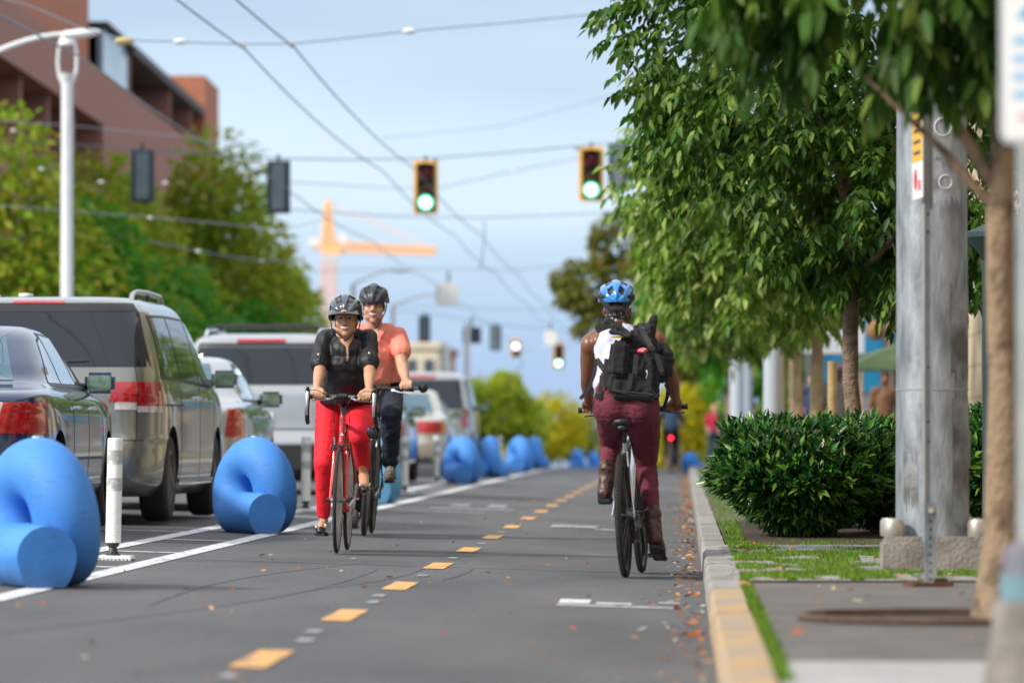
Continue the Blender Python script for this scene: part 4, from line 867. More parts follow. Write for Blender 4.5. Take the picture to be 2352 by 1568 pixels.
sup = [4.6, 34.6, 64.6, 94.6, 124.6, 154.6, 184.6, 214.6, 260]
wire(sagline(-5.67, sup, 5.78, 0.14), 0.012, 'left one of the paired trolley wires running down the street')
wire(sagline(-5.03, sup, 5.80, 0.14), 0.012, 'right one of the paired trolley wires running down the street')
wire(sagline(-7.75, sup, 5.66, 0.14), 0.012, 'single trolley wire nearer the brick building')
Yw = 64.6
wire(spanpts([(-60, -20), (70, 14), (180, 62), (290, 92), (410, 97), (560, 102), (670, 101), (800, 88), (940, 72), (1150, 54), (1420, 28), (1700, 0)], Yw), 0.010, 'nearest cross span wire with white insulators',
     ins=[(P(413, 96, Yw), 0.09, ins_m), (P(940, 72, Yw), 0.09, ins_m), (P(558, 108, Yw), 0.045, brass), (P(670, 106, Yw), 0.045, brass), (P(285, 95, Yw), 0.13, brass), (P(285, 101, Yw), 0.05, redf)])
Yw = 105
wire(spanpts([(-40, 322), (150, 330), (330, 345), (480, 355), (640, 364), (800, 367), (978, 364), (1150, 352), (1358, 333), (1450, 326), (1700, 310)], Yw), 0.016, 'span wire carrying the traffic lights', ins=[(P(1000, 368, Yw), 0.06, wire_m), (P(1325, 342, Yw), 0.06, wire_m)])
for i, (pp, Yw, r, ii, lab) in enumerate([
    ([(-20, 275), (200, 292), (400, 312), (620, 345)], 90, 0.010, [(30, 300), (95, 388), (380, 420)], 'thin wire crossing the brick building'),
    ([(-20, 470), (170, 485), (400, 503), (650, 528), (760, 500)], 92, 0.011, [(232, 418), (345, 500), (455, 577)], 'thin wire with white insulators across the left trees'),
    ([(300, 545), (455, 577), (560, 594), (670, 602)], 100, 0.02, [(272, 547), (600, 600)], 'short thick wire end low across the trees'),
    ([(600, 415), (900, 432), (1010, 432), (1180, 393), (1420, 345)], 125, 0.016, [(1178, 393), (895, 432)], 'second cross span wire sagging under the traffic lights'),
    ([(640, 480), (900, 497), (1100, 500), (1290, 494), (1430, 486)], 130, 0.022, [(1250, 494)], 'third cross span wire below the central signal'),
    ([(690, 625), (930, 615), (1180, 620), (1400, 600)], 165, 0.018, [(960, 618), (1055, 616), (1150, 614)], 'fourth faint cross span wire'),
    ([(900, 700), (1100, 708), (1250, 710), (1330, 716)], 200, 0.022, [(1210, 708)], 'fifth faint cross span wire above the far signals'),
    ([(900, 712), (1000, 722), (1140, 745), (1290, 760)], 185, 0.025, [], 'slanting wire carrying the far signal backs'),
    ([(770, 180), (780, 130), (1400, 120)][:0] or [(880, 318), (1150, 290), (1420, 215)], 140, 0.012, [(885, 312)], 'very faint wire high in the centre of the sky'),
    ([(1112, 506), (1113, 540), (1108, 590), (1103, 618)], 128, 0.022, [], 'hanging cable drop between two cross wires')]):
    wire(spanpts(pp, Yw), r * .75, lab, ins=[(P(a, b, Yw), 0.055, ins_m) for a, b in ii])
# ---- crane
org = mat('crane orange', (1.0, 0.55, 0.25), rough=0.6)
Yc = 400
t = thing('tower_crane', 'blurred orange tower crane beyond the left trees', 'crane', (P(755, 1001, Yc).x, Yc, dip(Yc)))
def cp(px, py, dy=0): q = P(px, py, Yc); return (q.x - t.location.x, dy, q.z - t.location.z)
def lattice(mb, a, b, wa, wb, n, r):
    a = Vector(a); b = Vector(b); d = (b - a); u, v = frame(d); prev = None
    for i in range(n + 1):
        f = i / n; c = a + d * f; w_ = wa + (wb - wa) * f; cs = [c + u * s1 * w_ / 2 + v * s2 * w_ / 2 for s1, s2 in ((-1, -1), (1, -1), (1, 1), (-1, 1))]
        if prev:
            for k in range(4): mb.tube([prev[k], cs[k]], r, n=5); mb.tube([prev[k], cs[(k + 1) % 4]], r * .7, n=5)
        for k in range(4): mb.tube([cs[k], cs[(k + 1) % 4]], r * .7, n=5)
        prev = cs
mb = MB(); lattice(mb, cp(752, 1060), cp(755, 600), 0.95, 0.95, 14, 0.11); mb.build('mast', mat('crane pink', (0.85, 0.55, 0.42)), t)
mb = MB(); lattice(mb, cp(755, 575), cp(753, 462), 0.95, 0.25, 6, 0.14); mb.build('peak', org, t)
mb = MB(); lattice(mb, cp(770, 567), cp(1000, 577), 0.75, 0.5, 16, 0.09); mb.build('jib', org, t)
mb = MB(); lattice(mb, cp(755, 570), cp(715, 560), 0.6, 0.5, 4, 0.08); mb.build('counter_jib', org, t)
MB().box(cp(722, 557), (0.9, 0.9, 0.7)).build('counterweight', wht, t, smooth=False); MB().box(cp(762, 575), (1.5, 1.2, 0.8)).build('slewing_unit', org, t, smooth=False); MB().box(cp(787, 552), (0.7, 0.8, 1.0)).build('cab', wht, t, smooth=False)
MB().tube([cp(753, 466), cp(880, 520), cp(985, 570)], 0.05, n=5).build('tie_bar', org, t)
# ================================================================ cars
def pchip(xs, ys, x):
    xs = np.array(xs, float); ys = np.array(ys, float); h = np.diff(xs); d = np.diff(ys) / h; m = np.zeros(len(xs)); m[0] = d[0]; m[-1] = d[-1]
    for i in range(1, len(xs) - 1):
        if d[i - 1] * d[i] > 0: w1 = 2 * h[i] + h[i - 1]; w2 = h[i] + 2 * h[i - 1]; m[i] = (w1 + w2) / (w1 / d[i - 1] + w2 / d[i])
    i = int(np.clip(np.searchsorted(xs, x) - 1, 0, len(xs) - 2)); t = (x - xs[i]) / h[i]
    return float((1 + 2 * t) * (1 - t) ** 2 * ys[i] + t * (1 - t) ** 2 * h[i] * m[i] + t * t * (3 - 2 * t) * ys[i + 1] + t * t * (t - 1) * h[i] * m[i + 1])
class Car:
    def __init__(s, prof): s.p = prof; s.z = [q[0] for q in prof]
    def at(s, z): return [pchip(s.z, [q[k] for q in s.p], z) for k in (1, 2, 3, 4)]
    def xs(s, y, z):
        yr, yf, w, m = s.at(z); a = (yf - yr) / 2; e = min(abs((y - (yr + yf) / 2) / a), 0.9999); return w * (1 - e ** m) ** (1 / m)
    def ys(s, x, z):
        yr, yf, w, m = s.at(z); a = (yf - yr) / 2; e = min(abs(x / w), 0.9995); return (yr + yf) / 2 - a * (1 - e ** m) ** (1 / m)
    def th(s, th, z):
        yr, yf, w, m = s.at(z); a = (yf - yr) / 2; c = math.cos(th); q = math.sin(th); e = 2 / m
        return Vector((w * math.copysign(abs(c) ** e, c), (yr + yf) / 2 - a * math.copysign(abs(q) ** e, q), z))
    def surf(s, kind, u, z, off, side=1):
        if kind == 'side':
            x = s.xs(u, z); x2 = s.xs(u, z + 0.02); n = Vector((1, 0, -(x2 - x) / 0.02)).normalized(); q = Vector((x, u, z)) + n * off; q.x *= side; return q
        if kind == 'rear':
            y = s.ys(u, z); y2 = s.ys(u, z + 0.02); n = Vector((0, -1, (y2 - y) / 0.02)).normalized(); return Vector((u, y, z)) + n * off
        if kind == 'front':
            yr, yf, w, m = s.at(z); y = yr + yf - s.ys(u, z); return Vector((u, y + off, z + off * .5))
        c = s.th(R(u), z); d = (s.th(R(u + 1), z) - s.th(R(u - 1), z)); n = Vector((-d.y, d.x, 0)).normalized() * -1
        if n.dot(Vector((c.x, c.y + 0.0, 0))) < 0: n = -n
        q = c + n * off; q.x *= side; return q
    def panel(s, mb, kind, quad, off, side=1, n=10, back=True):
        n = 40 if kind in ('rear', 'front', 'th') else max(n, 18)
        (a, b, c, d) = quad; g = []
        for j in range(n + 1):
            for i in range(n + 1):
                u, v = i / n, j / n; q = [a[k] * (1 - u) * (1 - v) + b[k] * u * (1 - v) + c[k] * u * v + d[k] * (1 - u) * v for k in (0, 1)]
                g.append(s.surf(kind, q[0], q[1], off, side))
        mb.add(g, [(j * (n + 1) + i, j * (n + 1) + i + 1, (j + 1) * (n + 1) + i + 1, (j + 1) * (n + 1) + i) for j in range(n) for i in range(n)])
        rim = [(i, 0) for i in range(n)] + [(n, j) for j in range(n)] + [(i, n) for i in range(n, 0, -1)] + [(0, j) for j in range(n, 0, -1)]
        base = len(mb.v) - len(g); k0 = len(mb.v)           # skirt gives the panel a thickness
        for (i, j) in rim:
            u, v = i / n, j / n; q = [a[k] * (1 - u) * (1 - v) + b[k] * u * (1 - v) + c[k] * u * v + d[k] * (1 - u) * v for k in (0, 1)]
            mb.v.append(tuple(s.surf(kind, q[0], q[1], off - 0.012, side)))
        R_ = len(rim)
        for i in range(R_):
            i2 = (i + 1) % R_; a1 = base + rim[i][1] * (n + 1) + rim[i][0]; a2 = base + rim[i2][1] * (n + 1) + rim[i2][0]; mb.f.append((a1, a2, k0 + i2, k0 + i)); mb.m.append(mb.cur)
        return mb
carglass = mat('car glass', (0.018, 0.022, 0.032), rough=0.04, spec=0.5, coat=0.0)
tintblue = mat('blue tinted glass', (0.02, 0.09, 0.13), rough=0.03, spec=0.8, coat=1.0)
tail = mat('tail light red', (0.55, 0.008, 0.012), (0.32, 0.004, 0.008), rough=0.12, coat=1.0, scale=26, stretch=(1, 1, 2.5)); tailw = mat('tail light clear', (0.65, 0.6, 0.58), (0.5, 0.4, 0.4), rough=0.15, coat=1, scale=30); tailo = mat('tail light amber', (0.75, 0.22, 0.03), rough=0.15, coat=1)
mirg = mat('mirror glass', (0.16, 0.24, 0.13), (0.35, 0.42, 0.30), rough=0.08, metal=0.8, scale=22)  # green of reflected trees put into the glass colour
def car(name, label, prof, loc, paint, glass=carglass, wb=(-1.55, 1.45), wr=0.335, rearwin=None, sidewins=(), tails=(), stop=None, rails=False, racks=False, mirror=(0.9, 1.12), doors=(), handles=(), bumper=None, plate=None, yaw=0, wheelw=0.22, mirr_m=None, extra=None, body_tr=0.0):
    C_ = Car(prof); t = thing(name, label, 'car', loc, rotz=yaw, group='cars parked in the parking lane')
    z0, z1 = prof[0][0], prof[-1][0]; zs = []
    for a, b in zip(prof, prof[1:]):
        k = max(2, int((b[0] - a[0]) / 0.035), int((abs(b[1] - a[1]) + abs(b[2] - a[2])) / 0.12)); zs += [a[0] + (b[0] - a[0]) * i / k for i in range(k)]
    zs.append(z1); n = 120; vs = []
    ths = []
    for i in range(n): ths.append(2 * math.pi * (i + 0.5) / n)
    for z in zs:
        for th in ths: vs.append(C_.th(th, z))
    fs = [(j * n + i, j * n + (i + 1) % n, (j + 1) * n + (i + 1) % n, (j + 1) * n + i) for j in range(len(zs) - 1) for i in range(n)]
    fs += [tuple(range(n))[::-1], tuple((len(zs) - 1) * n + i for i in range(n))]
    mb = MB(); mb.add(vs, fs); body = mb.build('body', [paint, blkplas], t, ang=50)
    W = prof[3][3]
    cut = MB()
    for y in wb:
        for sd_ in (-1, 1): cut.lathe([(wr * 1.14, 0), (wr * 1.14, 0.42)], c=(sd_ * (W - 0.25) if sd_ > 0 else -(W + 0.17), y, wr * 1.03), axis='X', n=40)
    co = cut.build('cutter', blkplas, t, smooth=False); md = body.modifiers.new('b', 'BOOLEAN'); md.operation = 'DIFFERENCE'; md.solver = 'EXACT'; md.object = co
    dg_ = bpy.context.evaluated_depsgraph_get(); dg_.update(); me = bpy.data.meshes.new_from_object(body.evaluated_get(dg_)); body.modifiers.clear(); body.data = me; me.shade_smooth(); me.set_sharp_from_angle(angle=R(40)); bpy.data.objects.remove(co)
    m = MB(); m.box((0, (wb[0] + wb[1]) / 2, prof[0][0] + 0.15), (W * 1.35, wb[1] - wb[0] + 2.0, 0.28)); m.build('underbody', blkplas, t, smooth=False)
    for y in wb:
        for sd_ in (-1, 1):
            xo = sd_ * (W - 0.02); sg = sd_
            hub = MB(); hub.lathe([(0.0, 0), (wr * 0.62, 0), (wr * 0.62, sg * 0.02)], c=(xo - sg * 0.14, y, wr), axis='X', n=28); wh = hub.build('wheel', blkplas, t)
            ty = MB(); w2 = wheelw; ty.lathe([(wr * 0.62, 0), (wr * 0.9, 0.0), (wr * 0.975, sg * -0.02), (wr, sg * -0.05), (wr, sg * -(w2 - 0.05)), (wr * 0.975, sg * -(w2 - 0.02)), (wr * 0.9, sg * -w2), (wr * 0.62, sg * -w2)], c=(xo, y, wr), axis='X', n=40); ty.build('tyre', tread, wh, ang=30)
            rm = MB(); rm.lathe([(wr * 0.63, 0.0), (wr * 0.60, -sg * 0.004), (wr * 0.56, -sg * 0.03), (wr * 0.56, -sg * 0.06)], c=(xo, y, wr), axis='X', n=32); rm.lathe([(wr * 0.16, -sg * 0.05), (wr * 0.13, -sg * 0.012), (0, -sg * 0.008)], c=(xo, y, wr), axis='X', n=20)
            for k in range(6):
                a = 2 * math.pi * k / 6 + 0.3
                for db in (-0.12, 0.12):
                    rm.bar((xo - sg * 0.035, y + math.cos(a) * wr * 0.12, wr + math.sin(a) * wr * 0.12), (xo - sg * 0.02, y + math.cos(a + db) * wr * 0.57, wr + math.sin(a + db) * wr * 0.57), 0.028, 0.028, up=(1, 0, 0))
            rm.build('rim', alloy, wh)
    if rearwin:
        m = MB(); C_.panel(m, 'rear', rearwin, 0.006); o = m.build('rear_window', glass, t)
    for q in sidewins:
        for sd_ in (1, -1):
            m = MB(); C_.panel(m, 'side', q, 0.006, sd_); m.build('side_window', glass, t)
    if sidewins:                                                    # dark rubber around the side glass
        for sd_ in (1, -1):
            m = MB()
            for q in sidewins:
                cx = sum(p_[0] for p_ in q) / 4; cz = sum(p_[1] for p_ in q) / 4
                C_.panel(m, 'side', [(cx + (p_[0] - cx) * 1.0 + math.copysign(0.035, p_[0] - cx), cz + (p_[1] - cz) + math.copysign(0.022, p_[1] - cz)) for p_ in q], 0.003, sd_)
            m.build('window_trim', blkplas, t)
    C_.panel(mw := MB(), 'front', sorted_ws(C_, prof), 0.005); mw.build('windscreen', glass, t)
    for (u0, u1, za, zb, mm, nm) in tails:
        for sd_ in (1, -1): m = MB(); C_.panel(m, 'th', [(u0, za), (u1, za), (u1, zb), (u0, zb)], 0.009, sd_, n=14); m.build(nm, mm, t)
    if stop: m = MB(); C_.panel(m, 'rear', [(-stop[0], stop[1]), (stop[0], stop[1]), (stop[0], stop[2]), (-stop[0], stop[2])], 0.014); m.build('brake_light', tail, t)
    for (quad, kind, mm, nm, off) in (extra or []):
        for sd_ in ((1, -1) if kind in ('side', 'th') else (1,)): m = MB(); C_.panel(m, kind, quad, off, sd_, n=8); m.build(nm, mm, t)
    for y in doors:                                                 # shut lines
        for sd_ in (1, -1):
            m = MB(); zt = prof[-1][0] * 0.62; C_.panel(m, 'side', [(y, 0.34), (y + 0.008, 0.34), (y + 0.008, zt), (y, zt)], 0.0018, sd_, n=14); m.build('door_gap', blkplas, t, smooth=False)
    for (y, z) in handles:
        for sd_ in (1, -1):
            x = C_.xs(y, z); m = MB(); m.box((sd_ * (x + 0.022), y, z), (0.022, 0.17, 0.028), bev=0.008); m.box((sd_ * (x + 0.005), y - 0.07, z), (0.03, 0.02, 0.02)); m.box((sd_ * (x + 0.005), y + 0.07, z), (0.03, 0.02, 0.02)); m.build('door_handle', chrome if name != 'dark_sedan' else paint, t)
    y, z = mirror
    for sd_ in (1, -1):
        x = C_.xs(y, z - 0.05) if False else max(C_.xs(y, z), 0.3); m = MB(); m.box((sd_ * (x + 0.15), y, z), (0.215, 0.11, 0.15), bev=0.03); m.box((sd_ * (x + 0.02), y, z - 0.03), (0.12, 0.05, 0.06), bev=0.015); hm = m.build('wing_mirror', paint if mirr_m is None else mirr_m, t)
        MB().prism(rrect(0.172, 0.112, 0.03), (sd_ * (x + 0.15) - 0.086, y - 0.0565, z - 0.056), (1, 0, 0), (0, 0, 1), (0, 0.004, 0)).build('mirror_glass', mirg, hm)
    if rails:
        for sd_ in (1, -1):
            xr = sd_ * rails[0]; zr = prof[-1][0]; pts = [(xr, rails[1], zr - 0.05), (xr, rails[1] + 0.10, zr + 0.012), (xr, rails[1] + 0.30, zr + 0.036), (xr, (rails[1] + rails[2]) / 2, zr + 0.045), (xr, rails[2] - 0.2, zr + 0.035), (xr, rails[2], zr - 0.05)]
            MB().tube(pts, 0.022, n=10).build('roof_rail', chrome if racks else alloy, t)
            for yy in (rails[1] + 0.25, (rails[1] + rails[2]) / 2): MB().box((xr, yy, zr + 0.015), (0.03, 0.08, 0.08), bev=0.01).build('rail_foot', blkplas, t)
        if racks:
            for yy in racks: MB().tube([(-rails[0], yy, prof[-1][0] + 0.055), (-rails[0] * .85, yy, prof[-1][0] + 0.085), (rails[0] * .85, yy, prof[-1][0] + 0.085), (rails[0], yy, prof[-1][0] + 0.055)], 0.018, n=8).build('roof_bar', blkplas, t)
    if plate:
        pz = plate; yy = C_.ys(0, pz); pl = MB().box((0, yy - 0.012, pz), (0.32, 0.008, 0.16), bev=0.003).build('number_plate', wht, t)
    return t, C_
def sorted_ws(C_, prof):                      # windscreen corners from the profile
    zt = prof[-3][0] - 0.03; zb = [q for q in prof if q[0] < zt - 0.28][-1][0] + 0.02; w1 = C_.at(zb)[2] * 0.80; w2 = C_.at(zt)[2] * 0.80
    return [(-w1, zb), (w1, zb), (w2, zt), (-w2, zt)]
van_p = [(0.20, -2.36, 2.40, .86, 9), (0.30, -2.50, 2.50, .945, 8), (0.45, -2.545, 2.53, .97, 7), (0.60, -2.53, 2.52, .975, 7), (0.66, -2.49, 2.50, .975, 8), (0.90, -2.47, 2.35, .975, 8), (1.02, -2.46, 2.05, .965, 9), (1.14, -2.43, 1.45, .945, 9), (1.40, -2.35, 1.02, .89, 8),
         (1.58, -2.27, 0.72, .835, 7), (1.68, -2.20, 0.50, .79, 6.5), (1.725, -2.10, 0.34, .735, 6), (1.75, -1.92, 0.10, .64, 5), (1.762, -1.6, -0.3, .45, 4), (1.766, -1.0, -0.8, .12, 3)]
sed_p = [(0.20, -2.28, 2.35, .82, 9), (0.30, -2.43, 2.45, .91, 7), (0.50, -2.46, 2.47, .935, 6), (0.62, -2.43, 2.44, .94, 6), (0.80, -2.40, 2.30, .935, 7), (0.90, -2.37, 1.9, .92, 8), (0.945, -2.30, 1.4, .905, 8), (0.975, -2.1, 1.15, .88, 8), (0.995, -1.75, 1.0, .86, 8), (1.02, -1.55, .92, .84, 8),
         (1.15, -1.33, .62, .78, 8), (1.28, -1.12, .33, .715, 7), (1.37, -0.95, .10, .655, 6), (1.41, -0.78, -0.05, .58, 5), (1.428, -0.55, -0.2, .42, 4), (1.433, -0.38, -0.34, .1, 3)]
suv_p = [(0.28, -2.30, 2.35, .86, 9), (0.38, -2.46, 2.48, .955, 8), (0.60, -2.50, 2.50, .975, 7), (0.72, -2.44, 2.46, .98, 8), (1.05, -2.42, 2.30, .975, 8), (1.16, -2.41, 1.5, .965, 9), (1.24, -2.38, 1.15, .95, 9), (1.50, -2.30, 0.85, .90, 8),
         (1.68, -2.24, 0.62, .86, 7.5), (1.78, -2.18, 0.45, .81, 7), (1.83, -2.08, 0.3, .75, 6), (1.86, -1.9, 0.0, .62, 5), (1.872, -1.5, -0.5, .4, 4), (1.875, -1.1, -0.9, .1, 3)]
def paint(name, col, metal=0.5, rough=0.28): return mat(name, col, rough=rough, metal=metal, coat=1.0, spec=0.5)
p_dark = paint('dark blue paint', (0.008, 0.024, 0.085), 0.0, 0.25); p_van = paint('sage grey paint', (0.235, 0.24, 0.215), 0.6, 0.3); p_silv = paint('silver paint', (0.44, 0.45, 0.46), 0.6, 0.3); p_gold = paint('beige paint', (0.52, 0.47, 0.38), 0.6); p_grey = paint('grey paint', (0.40, 0.40, 0.39), 0.6); p_blue = paint('navy paint', (0.015, 0.03, 0.075), 0.3)
def ground_at(x, y): return (x, y, gz(x, y))
# dark sedan, cut by the left edge
car('parked_sedan', 'dark blue saloon car cut off by the left edge behind the nearest blue barrier', sed_p, ground_at(-5.13, 35.05), p_dark, glass=tintblue, wb=(-1.42, 1.42), wr=0.325,
    rearwin=[(-0.62, 1.035), (0.62, 1.035), (0.50, 1.36), (-0.50, 1.36)], sidewins=[[(-1.25, 1.02), (-0.72, 1.02), (-0.70, 1.33), (-0.85, 1.30)], [(-0.66, 1.02), (0.12, 1.02), (-0.1, 1.34), (-0.64, 1.35)], [(0.18, 1.02), (0.78, 1.02), (0.12, 1.31), (-0.04, 1.34)]],
    tails=[(28, 74, 0.68, 0.885, tail, 'tail_light'), (74, 80, 0.68, 0.885, tailw, 'reversing_light')], doors=(-0.7, 0.16, 1.02), handles=((-0.5, 0.86), (0.42, 0.86)), mirror=(0.62, 1.04), plate=0.72,
    extra=[([(-0.72, 0.885), (0.72, 0.885), (0.70, 0.892), (-0.70, 0.892)], 'rear', blkplas, 'boot_gap', 0.003), ([(-0.66, 0.90), (-0.52, 0.90), (-0.52, 0.93), (-0.66, 0.93)], 'rear', chrome, 'badge', 0.008), ([(-2.2, 0.50), (1.0, 0.50), (1.0, 0.52), (-2.2, 0.52)], 'side', blkplas, 'side_trim', 0.006)])
# minivan
car('parked_minivan', 'sage grey minivan with wide red tail lights, largest vehicle at the left', van_p, ground_at(-4.94, 40.8), p_van, yaw=R(-1.3), wb=(-1.57, 1.45), wr=0.345,
    rearwin=[(-0.885, 1.20), (0.885, 1.20), (0.765, 1.625), (-0.765, 1.625)], sidewins=[[(-2.02, 1.13), (-1.02, 1.12), (-1.10, 1.60), (-1.92, 1.585)], [(-0.96, 1.12), (0.16, 1.10), (0.02, 1.60), (-1.03, 1.60)], [(0.22, 1.10), (1.22, 1.08), (0.58, 1.565), (0.08, 1.60)]],
    tails=[(26, 63.5, 0.90, 1.085, tail, 'tail_light'), (64.5, 83, 0.93, 1.085, tail, 'tail_light'), (27, 63.5, 0.85, 0.898, tailw, 'indicator'), (64.5, 80, 0.87, 0.927, tailw, 'reversing_light')],
    stop=(0.20, 1.685, 1.705), rails=(0.66, -1.75, 0.2), doors=(-1.05, 0.18, 1.15), handles=((-0.02, 0.98), (0.38, 0.97)), mirror=(0.93, 1.14), plate=0.74,
    extra=[([(-0.76, 1.625), (0.76, 1.625), (0.715, 1.69), (-0.715, 1.69)], 'rear', blkplas, 'spoiler_shade', 0.009), ([(-0.84, 0.63), (0.84, 0.63), (0.84, 0.638), (-0.84, 0.638)], 'rear', blkplas, 'tailgate_gap', 0.003), ([(-0.1, 1.215), (0.42, 1.24), (0.42, 1.255), (-0.1, 1.235)], 'rear', blkgloss, 'wiper', 0.02),
           ([(0.26, 0.815), (0.50, 0.815), (0.50, 0.83), (0.26, 0.83)], 'rear', chrome, 'badge', 0.01), ([(-2.0, 0.90), (-0.9, 0.905), (-0.9, 0.92), (-2.0, 0.915)], 'side', blkplas, 'slider_rail', 0.003), ([(63.6, 0.62), (64.4, 0.62), (64.4, 1.2), (63.6, 1.2)], 'th', blkplas, 'tailgate_gap', 0.004), ([(-1.15, 0.29), (1.1, 0.29), (1.1, 0.33), (-1.15, 0.33)], 'side', p_van, 'sill', 0.02)])
o = MB().lathe([(0.06, 0), (0.055, 0.02), (0, 0.024)], n=16).build('roof_disc', wht, None, loc=(-5.18, 39.3, gz(-5.1, 39) + 1.765)); tag(o, 'small round pale disc on the roof of the grey minivan', 'antenna')
# small silver car
sm_p = [(z * 0.99, a * 0.9, b * 0.9, c * 0.93, d) for (z, a, b, c, d) in sed_p]
car('parked_sedan', 'small silver saloon between the grey minivan and the tall silver vehicle', sm_p, ground_at(-4.86, 47.3), p_silv, glass=tintblue, wb=(-1.3, 1.3), wr=0.31,
    rearwin=[(-0.56, 1.03), (0.56, 1.03), (0.46, 1.34), (-0.46, 1.34)], sidewins=[[(-1.1, 1.01), (-0.6, 1.01), (-0.6, 1.31), (-0.76, 1.27)], [(-0.55, 1.01), (0.12, 1.01), (-0.08, 1.32), (-0.56, 1.32)], [(0.17, 1.01), (0.72, 1.01), (0.12, 1.28), (-0.03, 1.31)]],
    tails=[(24, 58, 0.66, 0.92, tail, 'tail_light'), (30, 50, 0.78, 0.86, tailw, 'reversing_light')][:1], doors=(-0.6, 0.15, 0.95), handles=((-0.45, 0.85), (0.38, 0.85)), mirror=(0.58, 1.02), plate=0.7, mirr_m=blkgloss)
# tall silver SUV
car('parked_suv', 'tall silver sport utility vehicle with black roof rack behind the riders', suv_p, ground_at(-4.90, 60.2), p_silv, wb=(-1.5, 1.45), wr=0.375,
    rearwin=[(-0.79, 1.26), (0.79, 1.26), (0.74, 1.70), (-0.74, 1.70)], sidewins=[[(-2.1, 1.24), (-1.2, 1.22), (-1.2, 1.66), (-2.0, 1.66)], [(-1.12, 1.22), (-0.1, 1.21), (-0.16, 1.68), (-1.12, 1.67)], [(-0.02, 1.21), (0.98, 1.2), (0.5, 1.62), (-0.06, 1.68)]],
    tails=[(36, 62, 0.98, 1.22, tail, 'tail_light'), (58, 74, 0.50, 0.54, tail, 'reflector')], stop=(0.28, 1.755, 1.785), rails=(0.66, -2.0, 0.5), racks=(-1.7, -0.3), doors=(-1.15, -0.06, 1.02), handles=((-0.9, 1.08), (0.2, 1.08)), mirror=(0.85, 1.22), plate=0.86,
    extra=[([(-0.9, 0.74), (0.9, 0.74), (0.9, 0.755), (-0.9, 0.755)], 'rear', blkplas, 'tailgate_gap', 0.003), ([(-0.74, 1.71), (0.74, 1.71), (0.72, 1.745), (-0.72, 1.745)], 'rear', blkplas, 'spoiler_shade', 0.006)])
car('parked_hatchback', 'dark navy car almost hidden behind the man in the coral shirt', sm_p, ground_at(-4.83, 73.3), p_blue, glass=tintblue, wb=(-1.3, 1.35), wr=0.32,
    rearwin=[(-0.56, 1.03), (0.56, 1.03), (0.46, 1.34), (-0.46, 1.34)], sidewins=[[(-1.1, 1.01), (0.1, 1.01), (-0.08, 1.31), (-0.76, 1.27)], [(0.17, 1.01), (0.72, 1.01), (0.12, 1.28), (-0.03, 1.31)]], tails=[(24, 62, 0.7, 0.88, tail, 'tail_light')], mirror=(0.58, 1.02))
car('parked_sedan', 'beige saloon with red and amber lights right of the man in the coral shirt', [(z * 1.03, a, b, c, d) for (z, a, b, c, d) in sed_p], ground_at(-4.9, 86.4), p_gold, glass=tintblue, wb=(-1.4, 1.4),
    rearwin=[(-0.66, 1.06), (0.66, 1.06), (0.54, 1.40), (-0.54, 1.40)], sidewins=[[(-1.25, 1.06), (0.1, 1.06), (-0.1, 1.38), (-0.8, 1.34)], [(0.18, 1.06), (0.75, 1.06), (0.12, 1.34), (-0.04, 1.37)]], tails=[(50, 88, 0.72, 0.92, tail, 'tail_light'), (30, 49, 0.72, 0.92, tailo, 'indicator')], mirror=(0.6, 1.05))
car('parked_suv', 'grey square backed sport utility vehicle, last of the parked row', suv_p, ground_at(-4.93, 95.5), p_grey, wb=(-1.5, 1.45), wr=0.36,
    rearwin=[(-0.82, 1.16), (0.82, 1.16), (0.76, 1.72), (-0.76, 1.72)], sidewins=[[(-2.1, 1.22), (-1.2, 1.22), (-1.2, 1.68), (-2.0, 1.68)], [(-1.12, 1.22), (-0.1, 1.21), (-0.16, 1.68), (-1.12, 1.68)], [(-0.02, 1.21), (0.98, 1.2), (0.5, 1.62), (-0.06, 1.68)]], tails=[(40, 62, 0.82, 1.18, tail, 'tail_light')], stop=(0.3, 1.75, 1.79), mirror=(0.85, 1.22), mirr_m=blkplas)
